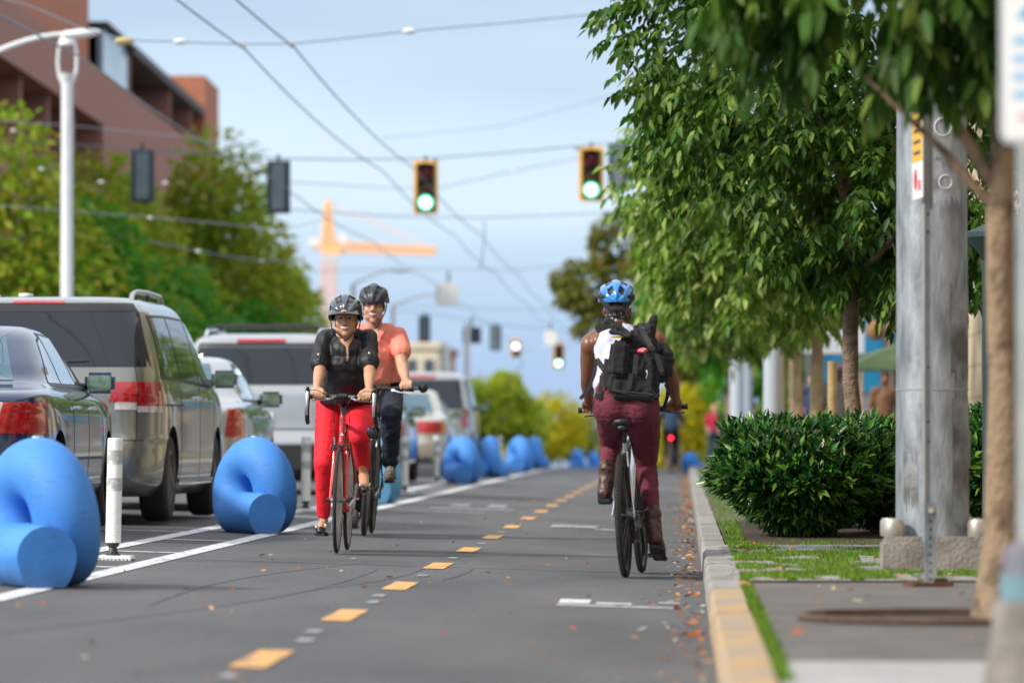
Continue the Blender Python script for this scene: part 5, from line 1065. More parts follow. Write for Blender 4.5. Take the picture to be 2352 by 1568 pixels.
# ================================================================ bicycles (local: rear wheel contact at origin, +Y forward)
redp = paint('bike red', (0.62, 0.02, 0.02), 0.2, 0.25); blkp = paint('bike black', (0.015, 0.015, 0.018), 0.2, 0.3); silvp = paint('bike silver', (0.5, 0.52, 0.55), 0.8, 0.25)
orefl = mat('amber reflector', (0.9, 0.28, 0.04), rough=0.3); rimblk = mat('dark rim', (0.05, 0.05, 0.055), rough=0.35, metal=0.5); steel = mat('steel grey', (0.30, 0.30, 0.31), rough=0.35, metal=0.9)
def wheel_at(t, y, Rr, tr, rimm, spk, knob=False, cass=False):
    hub = MB(); hub.lathe([(0.0, -0.05), (0.009, -0.05), (0.02, -0.035), (0.014, -0.02), (0.014, 0.02), (0.02, 0.035), (0.009, 0.05), (0, 0.05)], c=(0, y, Rr), axis='X', n=14); wh = hub.build('wheel', steel, t)
    def ring(r, rr, n=64, sq=1.0):
        mb = MB(); mb.tube([(0, y + math.cos(2 * math.pi * k / n) * r, Rr + math.sin(2 * math.pi * k / n) * r) for k in range(n)], rr, n=10, closed=True, sq=sq); return mb
    ty = ring(Rr - tr, tr)
    if knob:
        for k in range(110):
            a = 2 * math.pi * k / 110
            for sx in (-0.55, 0.0, 0.55):
                aa = a + (0.028 if sx == 0 else 0); r = Rr - 0.0015 - (0.006 if sx else 0)
                ty.box((sx * tr * 1.1, y + math.cos(aa) * r, Rr + math.sin(aa) * r), (0.009, 0.008, 0.012), mtx=Matrix.Rotation(aa - math.pi / 2, 3, 'X'))
    ty.build('tyre', tread, wh, ang=40)
    r2 = Rr - 2 * tr + 0.001; rm = MB(); n = 64; prof = [(r2, -0.009), (r2, 0.009), (r2 - 0.018, 0.007), (r2 - 0.022, 0.0), (r2 - 0.018, -0.007), (r2, -0.009)]
    rm.lathe(prof, c=(0, y, Rr), axis='X', n=n); rm.build('rim', rimm, wh)
    sp = MB()
    for k in range(28):
        a = 2 * math.pi * k / 28; sx = 0.03 if k % 2 else -0.03; b = a + (0.9 if (k // 2) % 2 else -0.9)
        sp.tube([(sx, y + math.cos(b) * 0.02, Rr + math.sin(b) * 0.02), (0, y + math.cos(a) * (r2 - 0.02), Rr + math.sin(a) * (r2 - 0.02))], 0.0010, n=4, caps=False)
    sp.build('spokes', spk, wh)
    if cass:
        cs = MB()
        for k in range(7): cs.lathe([(0.055 - 0.005 * k, 0.022 + 0.004 * k), (0.055 - 0.005 * k, 0.0245 + 0.004 * k)], c=(0, y, Rr), axis='X', n=24)
        cs.build('cassette', steel, wh)
    return wh
def bicycle(label, loc, yaw, lean, style, fm, forkm, crank, Rr=0.338, tr=0.0125, wb=1.0, saddle=0.95, bar_z=1.0, bar_w=0.21, steer_mirror=False, frh=0.53, name='bicycle', rimm=alloy, spk=chrome, knob=False, stem_up=0.0):
    t = thing(name, label, 'bicycle', loc, rot=(0, lean, yaw)); T = lambda m_, pts, r, **k: m_.tube(pts, r, n=12, **k)
    wheel_at(t, 0, Rr, tr, rimm, spk, knob, True); wheel_at(t, wb, Rr, tr, rimm, spk, knob)
    ax = Vector((0, -0.292, 0.956)); pf = Vector((0, 0.956, 0.292)); hubf = Vector((0, wb, Rr)); hubr = Vector((0, 0, Rr)); crown = hubf - pf * 0.045 + ax * (Rr + 0.035)
    headb = crown + ax * 0.02; k = (bar_z - 0.05 - stem_up - headb.z) / ax.z; headt = headb + ax * max(0.11, k * 0.8); bb = Vector((0, 0.415, 0.275)); st_dir = Vector((0, -0.27, 0.963)).normalized(); stt = bb + st_dir * frh; sad = bb + st_dir * ((saddle - 0.04 - bb.z) / st_dir.z)
    m = MB(); T(m, [headb, headt], 0.019); T(m, [headt - ax * 0.03, stt], 0.015); T(m, [headb + ax * 0.035, bb], 0.018); T(m, [bb, stt + st_dir * 0.03], 0.0155); m.lathe([(0.021, -0.036), (0.021, 0.036)], c=bb, axis='X', n=16)
    for s in (-1, 1):
        T(m, [stt - st_dir * 0.02 + Vector((s * .012, 0, 0)), hubr.lerp(stt, 0.55) + Vector((s * 0.032, 0, 0.0)), hubr + Vector((s * 0.062, 0, 0))], [0.008, 0.0085, 0.007]); T(m, [bb + Vector((s * .02, 0, 0)), hubr + Vector((s * .045, .12, 0)), hubr + Vector((s * .062, 0, 0))], 0.009)
    m.build('frame', fm, t)
    m = MB(); T(m, [crown + ax * 0.02 + Vector((-.0, 0, 0)), crown], 0.02); m.box(crown, (0.085, 0.03, 0.03), bev=0.01)
    for s in (-1, 1): T(m, [crown + Vector((s * .038, 0, 0.0)), crown.lerp(hubf, 0.5) + Vector((s * .046, 0, 0)) - pf * 0.012, hubf + Vector((s * .052, 0, 0))], [0.0135, 0.0115, 0.0085])
    m.build('fork', forkm, t)
    for s in (-1, 1): MB().lathe([(0.012, 0), (0.012, s * 0.02), (0, s * 0.022)], c=hubf + Vector((s * 0.055, 0, 0)), axis='X', n=12).build('axle_nut', blkplas, t)
    m = MB(); T(m, [stt, sad + Vector((0, 0, -0.01))], 0.0135); m.build('seat_post', blkgloss if style != 'flat_silver' else blkgloss, t)
    m = MB(); m.box(sad + Vector((0, 0, -0.005)), (0.045, 0.05, 0.028), bev=0.006); T(m, [sad + Vector((-.022, -.08, .005)), sad + Vector((-.022, .1, .005))], 0.0035); T(m, [sad + Vector((.022, -.08, .005)), sad + Vector((.022, .1, .005))], 0.0035); m.build('saddle_clamp', chrome, t)
    sad = sad + Vector((0, -.03, 0)); m = MB(); m.ell(sad + Vector((0, -0.07, 0.022)), (0.08, 0.09, 0.036)); m.ell(sad + Vector((0, 0.05, 0.028)), (0.03, 0.12, 0.026)); m.cap(sad + Vector((0, -.05, .028)), sad + Vector((0, .08, .028)), 0.04, 0.022); remesh(m.build('saddle', blkplas, t, smooth=False), 0.008, 3)
    if style == 'flat_silver':
        m = MB(); m.ell(sad + Vector((0, -0.135, -0.012)), (0.022, 0.012, 0.012)); m.build('rear_reflector', mat('dark reflector', (0.05, 0.06, 0.07), rough=0.3), t)
        m = MB(); m.box(bb + st_dir * (frh - .06) + Vector((0, -0.02, 0)), (0.032, 0.012, 0.06), bev=0.004); m.build('frame_bracket', blkplas, t)
    # stem and bars
    topc = headt + ax * (0.035 + stem_up); bc = Vector((0, topc.y + 0.085, bar_z)); m = MB(); T(m, [headt, topc], 0.0165); m.bar(topc, bc, 0.034, 0.034, bev=0.008); m.lathe([(0.024, -0.025), (0.024, 0.025)], c=bc, axis='X', n=16)
    m.build('stem', blkgloss, t)
    if style == 'drop':
        m = MB(); pts = []
        for s in (-1,):
            pass
        half = [(0, 0, 0), (0.11, 0, 0), (bar_w - 0.03, 0.0, -0.004), (bar_w - 0.006, 0.03, -0.008), (bar_w, 0.085, -0.012), (bar_w + .002, 0.115, -0.05), (bar_w + .004, 0.10, -0.105), (bar_w + .006, 0.045, -0.155), (bar_w + .008, -0.03, -0.172)]
        full = [Vector((-x, y, z)) + bc for x, y, z in half[::-1]] + [Vector((x, y, z)) + bc for x, y, z in half[1:]]
        T(m, full, 0.0145); m.build('handlebar', blkplas, t)
        text_mesh('OVAL', 0.016, wht, 'lettering', t, bc + Vector((-0.06, 0.0150, 0)), (R(90), 0, R(180))); text_mesh('OVAL', 0.016, wht, 'lettering', t, bc + Vector((0.06, 0.0150, 0)), (R(90), 0, R(180)))
        for s in (-1, 1):
            h0 = bc + Vector((s * bar_w, 0.10, 0.0)); m = MB(); m.cap(h0, h0 + Vector((0, 0.055, 0.022)), 0.017, 0.016); m.cap(h0 + Vector((0, 0.055, 0.015)), h0 + Vector((0, 0.062, 0.045)), 0.016, 0.013); m.build('brake_hood', blkgloss, t)
            m = MB(); m.tube([h0 + Vector((0, 0.072, 0.02)), h0 + Vector((0, 0.088, -0.02)), h0 + Vector((0, 0.092, -0.07)), h0 + Vector((0, 0.085, -0.125))], [0.012, 0.012, 0.0105, 0.008], n=12); m.build('brake_lever', chrome, t)
            m = MB(); m.tube([bc + Vector((s * .06, .02, -.012)), bc + Vector((s * .085, .045, -.02)), bc + Vector((s * .17, .05, -.024)), bc + Vector((s * .19, .052, -.03))], [0.008, 0.009, 0.008, 0.006], n=8); m.build('top_lever', chrome, t)
            m = MB(); hd = h0 + Vector((0, .06, .035)); m.tube([hd, hd + Vector((-s * .06, .02, .0)), bc + Vector((s * .08, .07, .0)), bc + Vector((s * .04, .08, -.04)), headt + Vector((s * .05, .05, -.04)), headb + Vector((s * .03, .03, -.01))], 0.0025, n=6); m.build('cable', blkplas, t)
        m = MB(); a = bc + Vector((bar_w + .008, -0.03, -0.145)); a = bc + Vector((-bar_w - .008, -0.03, -0.172)); m.tube([a, a + Vector((0.01, -0.03, -0.02))], 0.006, n=8); m.ell(a + Vector((0.03, -0.02, -0.055)), (0.034, 0.012, 0.042), M=Matrix.Rotation(0.5, 3, 'Y')); m.build('bar_end_mirror', blkgloss, t)
        m = MB(); cb = crown + Vector((0, .035, .0)); m.tube([cb + Vector((-.05, 0, -.03)), cb + Vector((-.035, 0, .01)), cb, cb + Vector((.035, 0, .01)), cb + Vector((.05, 0, -.03))], 0.008, n=8); m.tube([cb + Vector((.05, .0, .01)), cb + Vector((.065, 0, -.02))], 0.006, n=8); m.build('brake_caliper', blkgloss, t)
        m = MB(); m.tube([cb + Vector((0.04, 0, .01)), cb + Vector((.045, .0, .06))], 0.006, n=8); m.build('cable_adjuster', chrome, t)
        m = MB(); hm_ = headb.lerp(headt, .35) + Vector((0, .021, 0)); m.prism([(-.014, -.012), (.014, -.012), (0, .014)], hm_, (1, 0, 0), ax, (0, 0.002, 0)); m.build('head_badge', wht, t)
    else:
        sw = 0.04; m = MB(); full = [bc + Vector((-bar_w, -sw, 0.012)), bc + Vector((-bar_w * .5, -sw * .4, 0.01)), bc + Vector((-.06, 0, 0)), bc + Vector((.06, 0, 0)), bc + Vector((bar_w * .5, -sw * .4, 0.01)), bc + Vector((bar_w, -sw, 0.012))]; T(m, full, 0.0125); m.build('handlebar', blkgloss, t)
        for s in (-1, 1):
            d = (Vector((s * bar_w, -sw, .012)) - Vector((s * bar_w * .5, -sw * .4, .01))).normalized(); e = bc + Vector((s * bar_w, -sw, 0.012)); m = MB(); T(m, [e - d * 0.125, e + d * 0.004], 0.0165); m.lathe([(0.019, 0), (0.019, s * 0.008), (0, s * 0.009)], c=e, axis='X', n=14); m.build('grip', blkplas, t)
            m = MB(); q = e - d * 0.15; m.box(q + Vector((0, .02, -.012)), (0.035, 0.035, 0.03), bev=0.008); m.build('lever_clamp', blkplas if style == 'flat_silver' else chrome, t)
            m = MB(); m.tube([q + Vector((0, .035, -.015)), q + Vector((s * .04, .06, -.025)), q + Vector((s * .13, .055, -.035))], [0.008, 0.008, 0.005], n=8); m.build('brake_lever', blkplas if style == 'flat_silver' else chrome, t)
            m = MB(); m.tube([q + Vector((0, .04, 0)), q + Vector((-s * .04, .11, .03)), bc + Vector((s * .05, .12, .0)), headt + Vector((s * .02, .06, -.06))], 0.0028, n=6); m.build('cable', blkplas, t)
        if steer_mirror:
            e = bc + Vector((-bar_w, -sw, 0.012)); m = MB(); m.tube([e, e + Vector((-.04, 0, .005))], 0.008, n=8); m.lathe([(0, -.012), (0.035, -.012), (0.038, 0.008), (0, 0.018)], c=e + Vector((-.075, 0, .02)), axis='Y', n=20, M=None); o = m.build('bar_end_mirror', blkgloss, t)
    # drivetrain
    m = MB(); m.lathe([(0.088, 0.045), (0.088, 0.049)], c=bb, axis='X', n=40); m.lathe([(0.075, 0.052), (0.075, 0.055)], c=bb, axis='X', n=32); m.build('chainring', steel, t)
    for s, a in ((1, crank), (-1, crank + math.pi)):
        pd = bb + Vector((s * 0.075, math.cos(a) * 0.17, math.sin(a) * 0.17)); m = MB(); m.bar(bb + Vector((s * .062, 0, 0)), pd, 0.026, 0.014, up=(1, 0, 0), bev=0.004); m.build('crank_arm', steel if style == 'drop' else blkgloss, t)
        m = MB(); c = pd + Vector((s * 0.06, 0, 0)); m.box(c, (0.085, 0.075, 0.02), bev=0.004)
        for yy in (-.04, .04):
            for q in range(5): m.box(c + Vector((-.032 + q * .016, yy, 0)), (0.009, 0.006, 0.026))
        po = m.build('pedal', blkplas, t)
        for yy in (-1, 1): MB().box(c + Vector((0, yy * 0.0445, 0)), (0.042, 0.003, 0.011)).build('pedal_reflector', orefl, po)
    m = MB(); up = [bb + Vector((.047, 0, .088)), hubr + Vector((.04, 0, .04))]; dn = [bb + Vector((.047, 0, -.088)), hubr + Vector((.04, .06, -.12)), hubr + Vector((.04, .02, -.06))]; m.tube(up, 0.004, n=6); m.tube(dn, 0.004, n=6); m.build('chain', steel, t)
    m = MB(); m.bar(hubr + Vector((.055, .0, -.02)), hubr + Vector((.05, .05, -.14)), 0.02, 0.02, bev=.004); m.lathe([(0.022, -.004), (0.022, .004)], c=hubr + Vector((.045, .05, -.14)), axis='X', n=14); m.lathe([(0.022, -.004), (0.022, .004)], c=hubr + Vector((.045, .02, -.08)), axis='X', n=14); m.build('derailleur', blkplas, t)
    return t, bc
# ================================================================ people
skin_w = mat('skin warm brown', (0.60, 0.33, 0.20), (0.52, 0.27, 0.16), rough=0.5, scale=9, sub=0.12, bump=0.05); skin_m = mat('skin light brown', (0.60, 0.34, 0.22), (0.52, 0.28, 0.175), rough=0.5, scale=9, sub=0.12); skin_d = mat('skin deep brown', (0.15, 0.057, 0.027), (0.20, 0.08, 0.038), rough=0.38, scale=7, sub=0.08)
hairm = mat('dark hair', (0.012, 0.009, 0.008), (0.03, 0.022, 0.018), rough=0.5, scale=60, stretch=(1, 1, .3)); teeth = mat('teeth', (0.66, 0.62, 0.56), rough=0.3); lipm = mat('lips', (0.36, 0.12, 0.09), rough=0.4); eyew = mat('eye white', (0.7, 0.67, 0.62), rough=0.2); eyeb = mat('eye dark', (0.02, 0.012, 0.01), rough=0.1)
def hand(mb, wr_, bar, fwd, side, s=1.0):
    # palm from wrist to just above the bar, four fingers curling over it and down, thumb under on the inner side
    wr_ = Vector(wr_); b = Vector(bar); kn = b + Vector((0, fwd * 0.012, 0.030)); mb.cap(wr_, wr_.lerp(kn, 0.35), 0.024, 0.028, n=10)
    for i in range(4):
        x = (i - 1.5) * 0.0205 * s; ln = (0.9, 1.05, 1.0, 0.8)[i if side > 0 else 3 - i]; k0 = kn + Vector((x, 0, 0)); mb.cap(wr_.lerp(kn, 0.3) + Vector((x * .5, 0, 0)), k0, 0.019, 0.0125, n=8)
        a = k0 + Vector((0, fwd * 0.026, -0.014)); c = a + Vector((0, fwd * 0.002, -0.026 * ln)); d = c + Vector((0, -fwd * 0.016, -0.012 * ln)); mb.cap(k0, a, 0.0108, 0.010, n=8); mb.cap(a, c, 0.0098, 0.0088, n=8); mb.cap(c, d, 0.0088, 0.0075, n=8)
    t0 = wr_.lerp(kn, 0.45) + Vector((-side * 0.026, 0, -0.006)); t1 = b + Vector((-side * 0.046, fwd * 0.0, 0.012)); t2 = b + Vector((-side * 0.040, fwd * 0.022, -0.012)); mb.cap(t0, t1, 0.013, 0.0115, n=8); mb.cap(t1, t2, 0.011, 0.009, n=8)
def head(mb, c, fwd, s=1.0, wid=1.0, pitch=0.0, smile=True):
    # c = centre of the skull; fwd=-1 faces the camera
    c = Vector(c); E = lambda o, r: mb.ell(c + Vector((o[0] * s * wid, o[1] * s * fwd, o[2] * s)), (r[0] * s * wid, r[1] * s, r[2] * s), n=20)
    E((0, -.012, .035), (.074, .092, .080)); E((0, .012, -.02), (.066, .076, .085)); E((0, .030, -.062), (.054, .052, .046)); E((0, .062, -.096), (.024, .020, .018))
    E((0, .026, -.040), (.060, .060, .066))
    for q in (-1, 1): E((q * .034, .052, -.030), (.030, .028, .030)); E((q * .030, .070, .024), (.026, .014, .008)); E((q * .071, -.012, -.012), (.009, .018, .030)); E((q * .050, .01, -.072), (.018, .035, .018))
    mb.cap(c + Vector((0, .082 * fwd, .012)) * s, c + Vector((0, .102 * fwd, -.028)) * s, .008 * s, .0135 * s, n=10)
    for q in (-1, 1): E((q * .013, .088, -.033), (.009, .010, .008))
def face_parts(parent, c, fwd, s=1.0, wid=1.0, brow=0.0055, eyes=True, grin=0.021):
    c = Vector(c); V = lambda x, y, z: c + Vector((x * s * wid, y * s * fwd, z * s))
    for q in (-1, 1):
        m = MB(); m.ell(V(q * .029, .0765, .003), (.0115 * s, .008 * s, .0042 * s), n=12); e = m.build('eye', eyew, parent)
        m = MB(); m.ell(V(q * .029, .0835, .003), (.0068 * s, .0035 * s, .0050 * s), n=10); m.build('iris', eyeb, e)
        m = MB(); m.tube([V(q * .013, .090, .029), V(q * .029, .089, .0345), V(q * .046, .078, .029)], [brow * .8 * s, brow * s, brow * .5 * s], n=6); m.build('eyebrow', hairm, parent)
        m = MB(); m.tube([V(q * .016, .0845, .006), V(q * .029, .087, .0105), V(q * .043, .079, .005)], [.0016 * s, .0026 * s, .0016 * s], n=6); m.build('eyelash', hairm, parent)
    pts = [V(grin / .021 * x, y, z) for x, y, z in ((-.027, .073, -.050), (-.014, .0845, -.0555), (0, .0885, -.058), (.014, .0845, -.0555), (.027, .073, -.050))]; m = MB(); m.tube(pts, [.001, .0058 * s, .0068 * s, .0058 * s, .001], n=8); m.build('teeth', teeth, parent)
    up = [p + Vector((0, 0, .0075 * s - abs(i - 2) * .0015)) + Vector((0, fwd * .001, 0)) for i, p in enumerate(pts)]; lo = [p + Vector((0, fwd * .0015, -.010 * s + abs(i - 2) * .003)) for i, p in enumerate(pts)]
    m = MB(); m.tube(up, [.0015, .0032 * s, .0036 * s, .0032 * s, .0015], n=6); m.tube(lo, [.0015, .0042 * s, .0052 * s, .0042 * s, .0015], n=6); m.build('lips', lipm, parent)
def helmet(parent, c, fwd, m1, m2, s=1.0, hz=1.0, visor=True, tilt=0.0, strapm=None, chin=None, rear_dark=None, wid=1.0):
    c = Vector(c); M = Matrix.Rotation(tilt * fwd, 3, 'X'); n, k = 96, 44; vs = []; fs = []; mi = []; ax_, ay_, az_ = .104 * s * wid, .138 * s, .118 * s * hz
    for i in range(k + 1):
        th = (math.pi / 2 + 0.18) * i / k
        for j in range(n):
            ph = 2 * math.pi * j / n; x = math.sin(th) * math.cos(ph); y = math.sin(th) * math.sin(ph); z = math.cos(th)
            a = math.atan2(x, max(z, -0.1) + 0.55); lane = a * 5.2; rib = math.cos(lane * 2); yy = y
            vent = rib < -0.15 and abs(y) < 0.93 and z > 0.12 and math.cos(y * 8.0 + 1.0 + abs(a) * 2) > -0.55
            r = 1 + 0.035 * rib * (1 if z > 0 else .3) - (0.085 if vent else 0)
            q = M @ Vector((x * ax_ * r, y * ay_ * fwd * r * (1.04 if y > 0 else 1), z * az_ * r - (0.012 * s if y < 0 else 0) * (1 - z))); vs.append(c + q); mi.append(vent)
    ms = []
    for i in range(k):
        for j in range(n):
            j2 = (j + 1) % n; f = (i * n + j, (i + 1) * n + j, (i + 1) * n + j2, i * n + j2); fs.append(f); ms.append(1 if sum(mi[q] for q in f) >= 2 else 0)
    mb = MB(); mb.add(vs, fs); mb.m = ms
    inner = len(mb.v); base = k * n                    # turn the rim inwards
    for j in range(n): p = mb.v[base + j]; pv = Vector(p) - c; mb.v.append(tuple(c + Vector((pv.x * .86, pv.y * .88, pv.z + .004))))
    for j in range(n): j2 = (j + 1) % n; mb.f.append((base + j, inner + j, inner + j2, base + j2)); mb.m.append(1)
    h = mb.build('helmet', [m1, m2], parent, ang=28)
    if visor:
        m = MB(); vv = []
        for j in range(17):
            a = -1.05 + 2.1 * j / 16; x = math.sin(a); y = math.cos(a); vv += [M @ Vector((x * .102 * s * wid, y * .135 * s * fwd, .008 * s)) + c, M @ Vector((x * .112 * s * wid, (y * .185) * s * fwd, -.022 * s)) + c, M @ Vector((x * .110 * s * wid, (y * .183) * s * fwd, -.027 * s)) + c, M @ Vector((x * .100 * s * wid, y * .133 * s * fwd, -.004 * s)) + c]
        m.add(vv, [(j * 4 + a, j * 4 + (a + 1) % 4, j * 4 + 4 + (a + 1) % 4, j * 4 + 4 + a) for j in range(16) for a in range(4)]); m.build('visor', blkplas if m1 is blkp else m2, h)
        m = MB(); m.ell(M @ Vector((0, .160 * s * fwd, -.006 * s)) + c, (.017 * s, .006, .007 * s), n=14); m.build('badge', wht, h)
        MB().box(M @ Vector((0, .1665 * s * fwd, -.006 * s)) + c, (.018 * s, .001, .004 * s)).build('badge_print', redm, h)
    if chin is not None:
        ch = Vector(chin)
        for q in (-1, 1):
            a = c + Vector((q * .088 * s * wid, .02 * s * fwd, -.01)); b = c + Vector((q * .080 * s * wid, .035 * s * fwd, -.09 * s)); m = MB(); m.tube([a, a.lerp(b, .5) + Vector((q * .003, 0, 0)), b, ch], 0.0045, n=6); m.build('strap', strapm or blkplas, h)
        MB().box(ch, (0.026, 0.012, 0.014), bev=0.003).build('buckle', blkplas, h)
    return h
# ---------------------------------------------------------------- woman in black on the red road bike
YW = 31.85; pw_ = P(773, 1271, YW); XW = pw_.x; gw = gz(XW, YW)
bike_w, _ = bicycle('red and black road bicycle with drop bars ridden by the woman in black', (XW, YW + 1.0, gw + 0.003), math.pi, R(-1.6), 'drop', redp, redp, R(-78), saddle=0.955, bar_z=1.0, bar_w=0.213, stem_up=0.03)
def W(px, py, dy=0.0): return P(px, py, YW + dy) - Vector((XW, YW, gw))       # local point
t = thing('person', 'woman in black blouse, red trousers and shiny visored helmet riding the red bicycle', 'person', (XW, YW, gw))
barL, barR = W(731, 908, 0.08), W(840, 912, 0.08)
b = MB(); HC = W(794.5, 733.5, 0.40)
head(b, HC, -1, .97, 1.03)
b.cap(HC + Vector((0, .02, -.05)), W(795, 785, 0.50), .052, .056); b.cap(W(795, 800, .52), W(795, 925, .80), .085, .08); b.cap(W(745, 775, .52), W(846, 772, .52), .048, .048)
b.ell(W(795, 800, .47), (.058, .05, .06))
for (sh, el, wr_, hd, sd_) in ((W(744, 776, .52), W(736, 842, .38), W(727, 893, .16), barL, 1), (W(847, 772, .52), W(849, 840, .38), W(848, 896, .16), barR, -1)):
    b.cap(sh, el, .046, .040); b.cap(el, el.lerp(wr_, .4), .039, .038); b.cap(el.lerp(wr_, .4), wr_, .038, .023); hand(b, wr_, hd, -1, -sd_)
hipR, hipL = W(762, 935, .84), W(828, 935, .84); kR, aR = W(745, 1062, .52), W(743, 1186, .66); kL, aL = W(826, 1000, .36), W(835, 1083, .62)
b.cap(hipR, kR, .065, .042); b.cap(kR, aR, .040, .031); b.cap(hipL, kL, .065, .042); b.cap(kL, aL, .038, .031); b.cap(hipR, hipL, .07, .07)
fR, fL = W(736, 1213, .44), W(837, 1118, .46); b.cap(aR, aR + Vector((0, .03, -.045)), .030, .028); b.cap(aR + Vector((0, .02, -.045)), fR + Vector((0, .0, 0)), .030, .026); b.cap(aL, aL + Vector((0, .02, -.04)), .030, .030); b.cap(aL + Vector((0, 0, -.03)), fL, .036, .030)
body = blob('body', b, skin_w, t, 0.0055, 3)
face_parts(t, HC, -1, .97, 1.03, brow=.0038, grin=.0255)
sat = mat('black satin cloth', (0.007, 0.007, 0.009), (0.011, 0.011, 0.015), rough=0.55, scale=6)
b = MB(); b.cap(W(795, 812, .49), W(796, 905, .70), .128, .135, fy=.85); b.cap(W(752, 778, .53), W(842, 776, .53), .062, .062); b.cap(W(795, 850, .5), W(796, 925, .74), .135, .17, fy=.8); b.cap(W(768, 900, .7), W(825, 900, .7), .115, .115, fy=.9)
b.cap(W(782, 838, .44), W(808, 838, .44), .075, .075)
for (sh, el) in ((W(746, 778, .52), W(733, 834, .39)), (W(846, 776, .52), W(848, 832, .39))): b.cap(sh, el, .060, .062); b.cap(el + (sh - el) * .16, el, .066, .068)
bl_ = blob('blouse', b, sat, t, 0.0065, 4, wr=(0.007, 7, .6))
# hem flat across the top of the trousers
bm = bmesh.new(); bm.from_mesh(bl_.data); zh = W(0, 927, .5).z; bmesh.ops.bisect_plane(bm, geom=bm.verts[:] + bm.edges[:] + bm.faces[:], plane_co=(0, 0, zh), plane_no=(0, 0, -1), clear_outer=True); bm.to_mesh(bl_.data); bm.free()
# open neckline: skin wedge standing just proud of the cloth
def front_patch(name, poly, m, parent, ref, off, yd, seg=10):
    # poly in pixel coords; project along Y onto ref mesh surface then stand proud of it
    bm_ = bmesh.new(); bm_.from_mesh(ref.data); from mathutils.bvhtree import BVHTree; tree = BVHTree.FromBMesh(bm_); bm_.free()
    pts = [Vector((q[0], 0, q[1])) for q in poly]; n = len(pts); L_, R_ = pts[:n // 2], pts[n // 2:][::-1]; mb = MB(); vs = []; k = 0
    rows = []
    def lerpside(S, u): f = u * (len(S) - 1); i = min(int(f), len(S) - 2); return S[i].lerp(S[i + 1], f - i)
    for i in range(seg + 1):
        a = lerpside(L_, i / seg); b_ = lerpside(R_, i / seg)
        for j in range(9):
            q = a.lerp(b_, j / 8); h_ = tree.ray_cast(Vector((q.x, yd * 3, q.z)), Vector((0, -yd, 0))); y = h_[0].y if h_[0] is not None else (vs[-1][1] - yd * off if vs else 0); vs.append((q.x, y + yd * off, q.z))
    mb.add(vs, [(i * 9 + j, i * 9 + j + 1, (i + 1) * 9 + j + 1, (i + 1) * 9 + j) for i in range(seg) for j in range(8)]); o = mb.build(name, m, parent); sf = o.modifiers.new('s', 'SOLIDIFY'); sf.thickness = 0.004
    return o
def WP(l): return [(W(a, b_, .4).x, W(a, b_, .4).z) for a, b_ in l]
front_patch('neckline', WP([(774, 768), (778, 780), (789, 792), (793.5, 812), (797, 833), (800, 833), (803.5, 812), (802, 792), (812, 780), (816, 768)]), skin_w, t, bl_, 0.004, -1)
def ribbon(name, pts, m, parent, ref, yd, wid=0.006, off=0.003): return front_patch(name, [(p[0] - wid, p[1]) for p in pts] + [(p[0] + wid, p[1]) for p in pts][::-1], m, parent, ref, off, yd, seg=12)
trim = mat('collar band', (0.008, 0.008, 0.009), rough=0.5)
ribbon('collar_band', WP([(776, 772), (780, 784), (792, 796), (793, 812), (795, 834)]), trim, t, bl_, -1, 0.007, 0.006); ribbon('collar_band', WP([(814, 772), (810, 784), (802, 796), (804, 812), (800, 834)]), trim, t, bl_, -1, 0.007, 0.006)
for px, py in ((733.5, 813), (850, 810)):
    ribbon('sleeve_tab', WP([(px, py), (px, py + 16)]), trim, t, bl_, -1, 0.012, 0.005); q = W(px, py + 1, .4); MB().ell((q.x, q.y - 0.09, q.z), (.007, .004, .007), n=10).build('button', mat('button', (0.8, 0.8, 0.7)) if 'button' not in MATS else MATS['button'], t)
redt = mat('red trousers', (0.66, 0.004, 0.016), (0.78, 0.008, 0.03), rough=0.75, scale=5, sheen=0.0)
b = MB(); b.cap(W(765, 936, .84), W(828, 936, .84), .118, .118, fy=.95); b.cap(hipR, kR, .108, .070); b.cap(kR, aR + Vector((0, 0, .02)), .068, .044); b.cap(hipL, kL, .112, .073); b.cap(kL, aL + Vector((0, 0, .03)), .066, .044)
tr_ = blob('trousers', b, redt, t, 0.0065, 4, wr=(0.0022, 9, 3))
for (foot, ank, yaw_) in ((fR, aR, 0), (fL, aL, 0)):
    m = MB(); m.cap(foot + Vector((0, .03, -.012)), foot + Vector((0, -.03, -.018)), .036, .024); m.cap(foot + Vector((0, .12, .0)), foot + Vector((0, .0, -.012)), .028, .034); s_ = blob('shoe', m, blkgloss, t, 0.005, 3)
    m = MB(); m.tube([foot + Vector((.034 * math.cos(a), .03 + .05 * math.sin(a) , .016 + .012 * math.sin(a))) for a in [q * math.pi / 8 for q in range(16)]], 0.0045, n=6, closed=True); m.build('shoe_trim', mat('cream trim', (0.7, 0.66, 0.55)) if 'cream trim' not in MATS else MATS['cream trim'], s_)
hg = mat('gunmetal gloss', (0.07, 0.08, 0.10), (0.15, 0.17, 0.20), rough=0.12, metal=0.8, scale=12, coat=1)
helmet(t, HC + Vector((0, -.005, .038)), -1, hg, blkgloss, 1.09, tilt=0.10, chin=HC + Vector((.003, -.055, -.135)))
m = MB(); m.ell(HC + Vector((0, .03, -.01)), (.080, .085, .075)); m.cap(HC + Vector((.03, .06, -.05)), HC + Vector((.07, .07, -.11)), .035, .018); blob('hair', m, hairm, t, 0.007, 2, wr=(.004, 30))
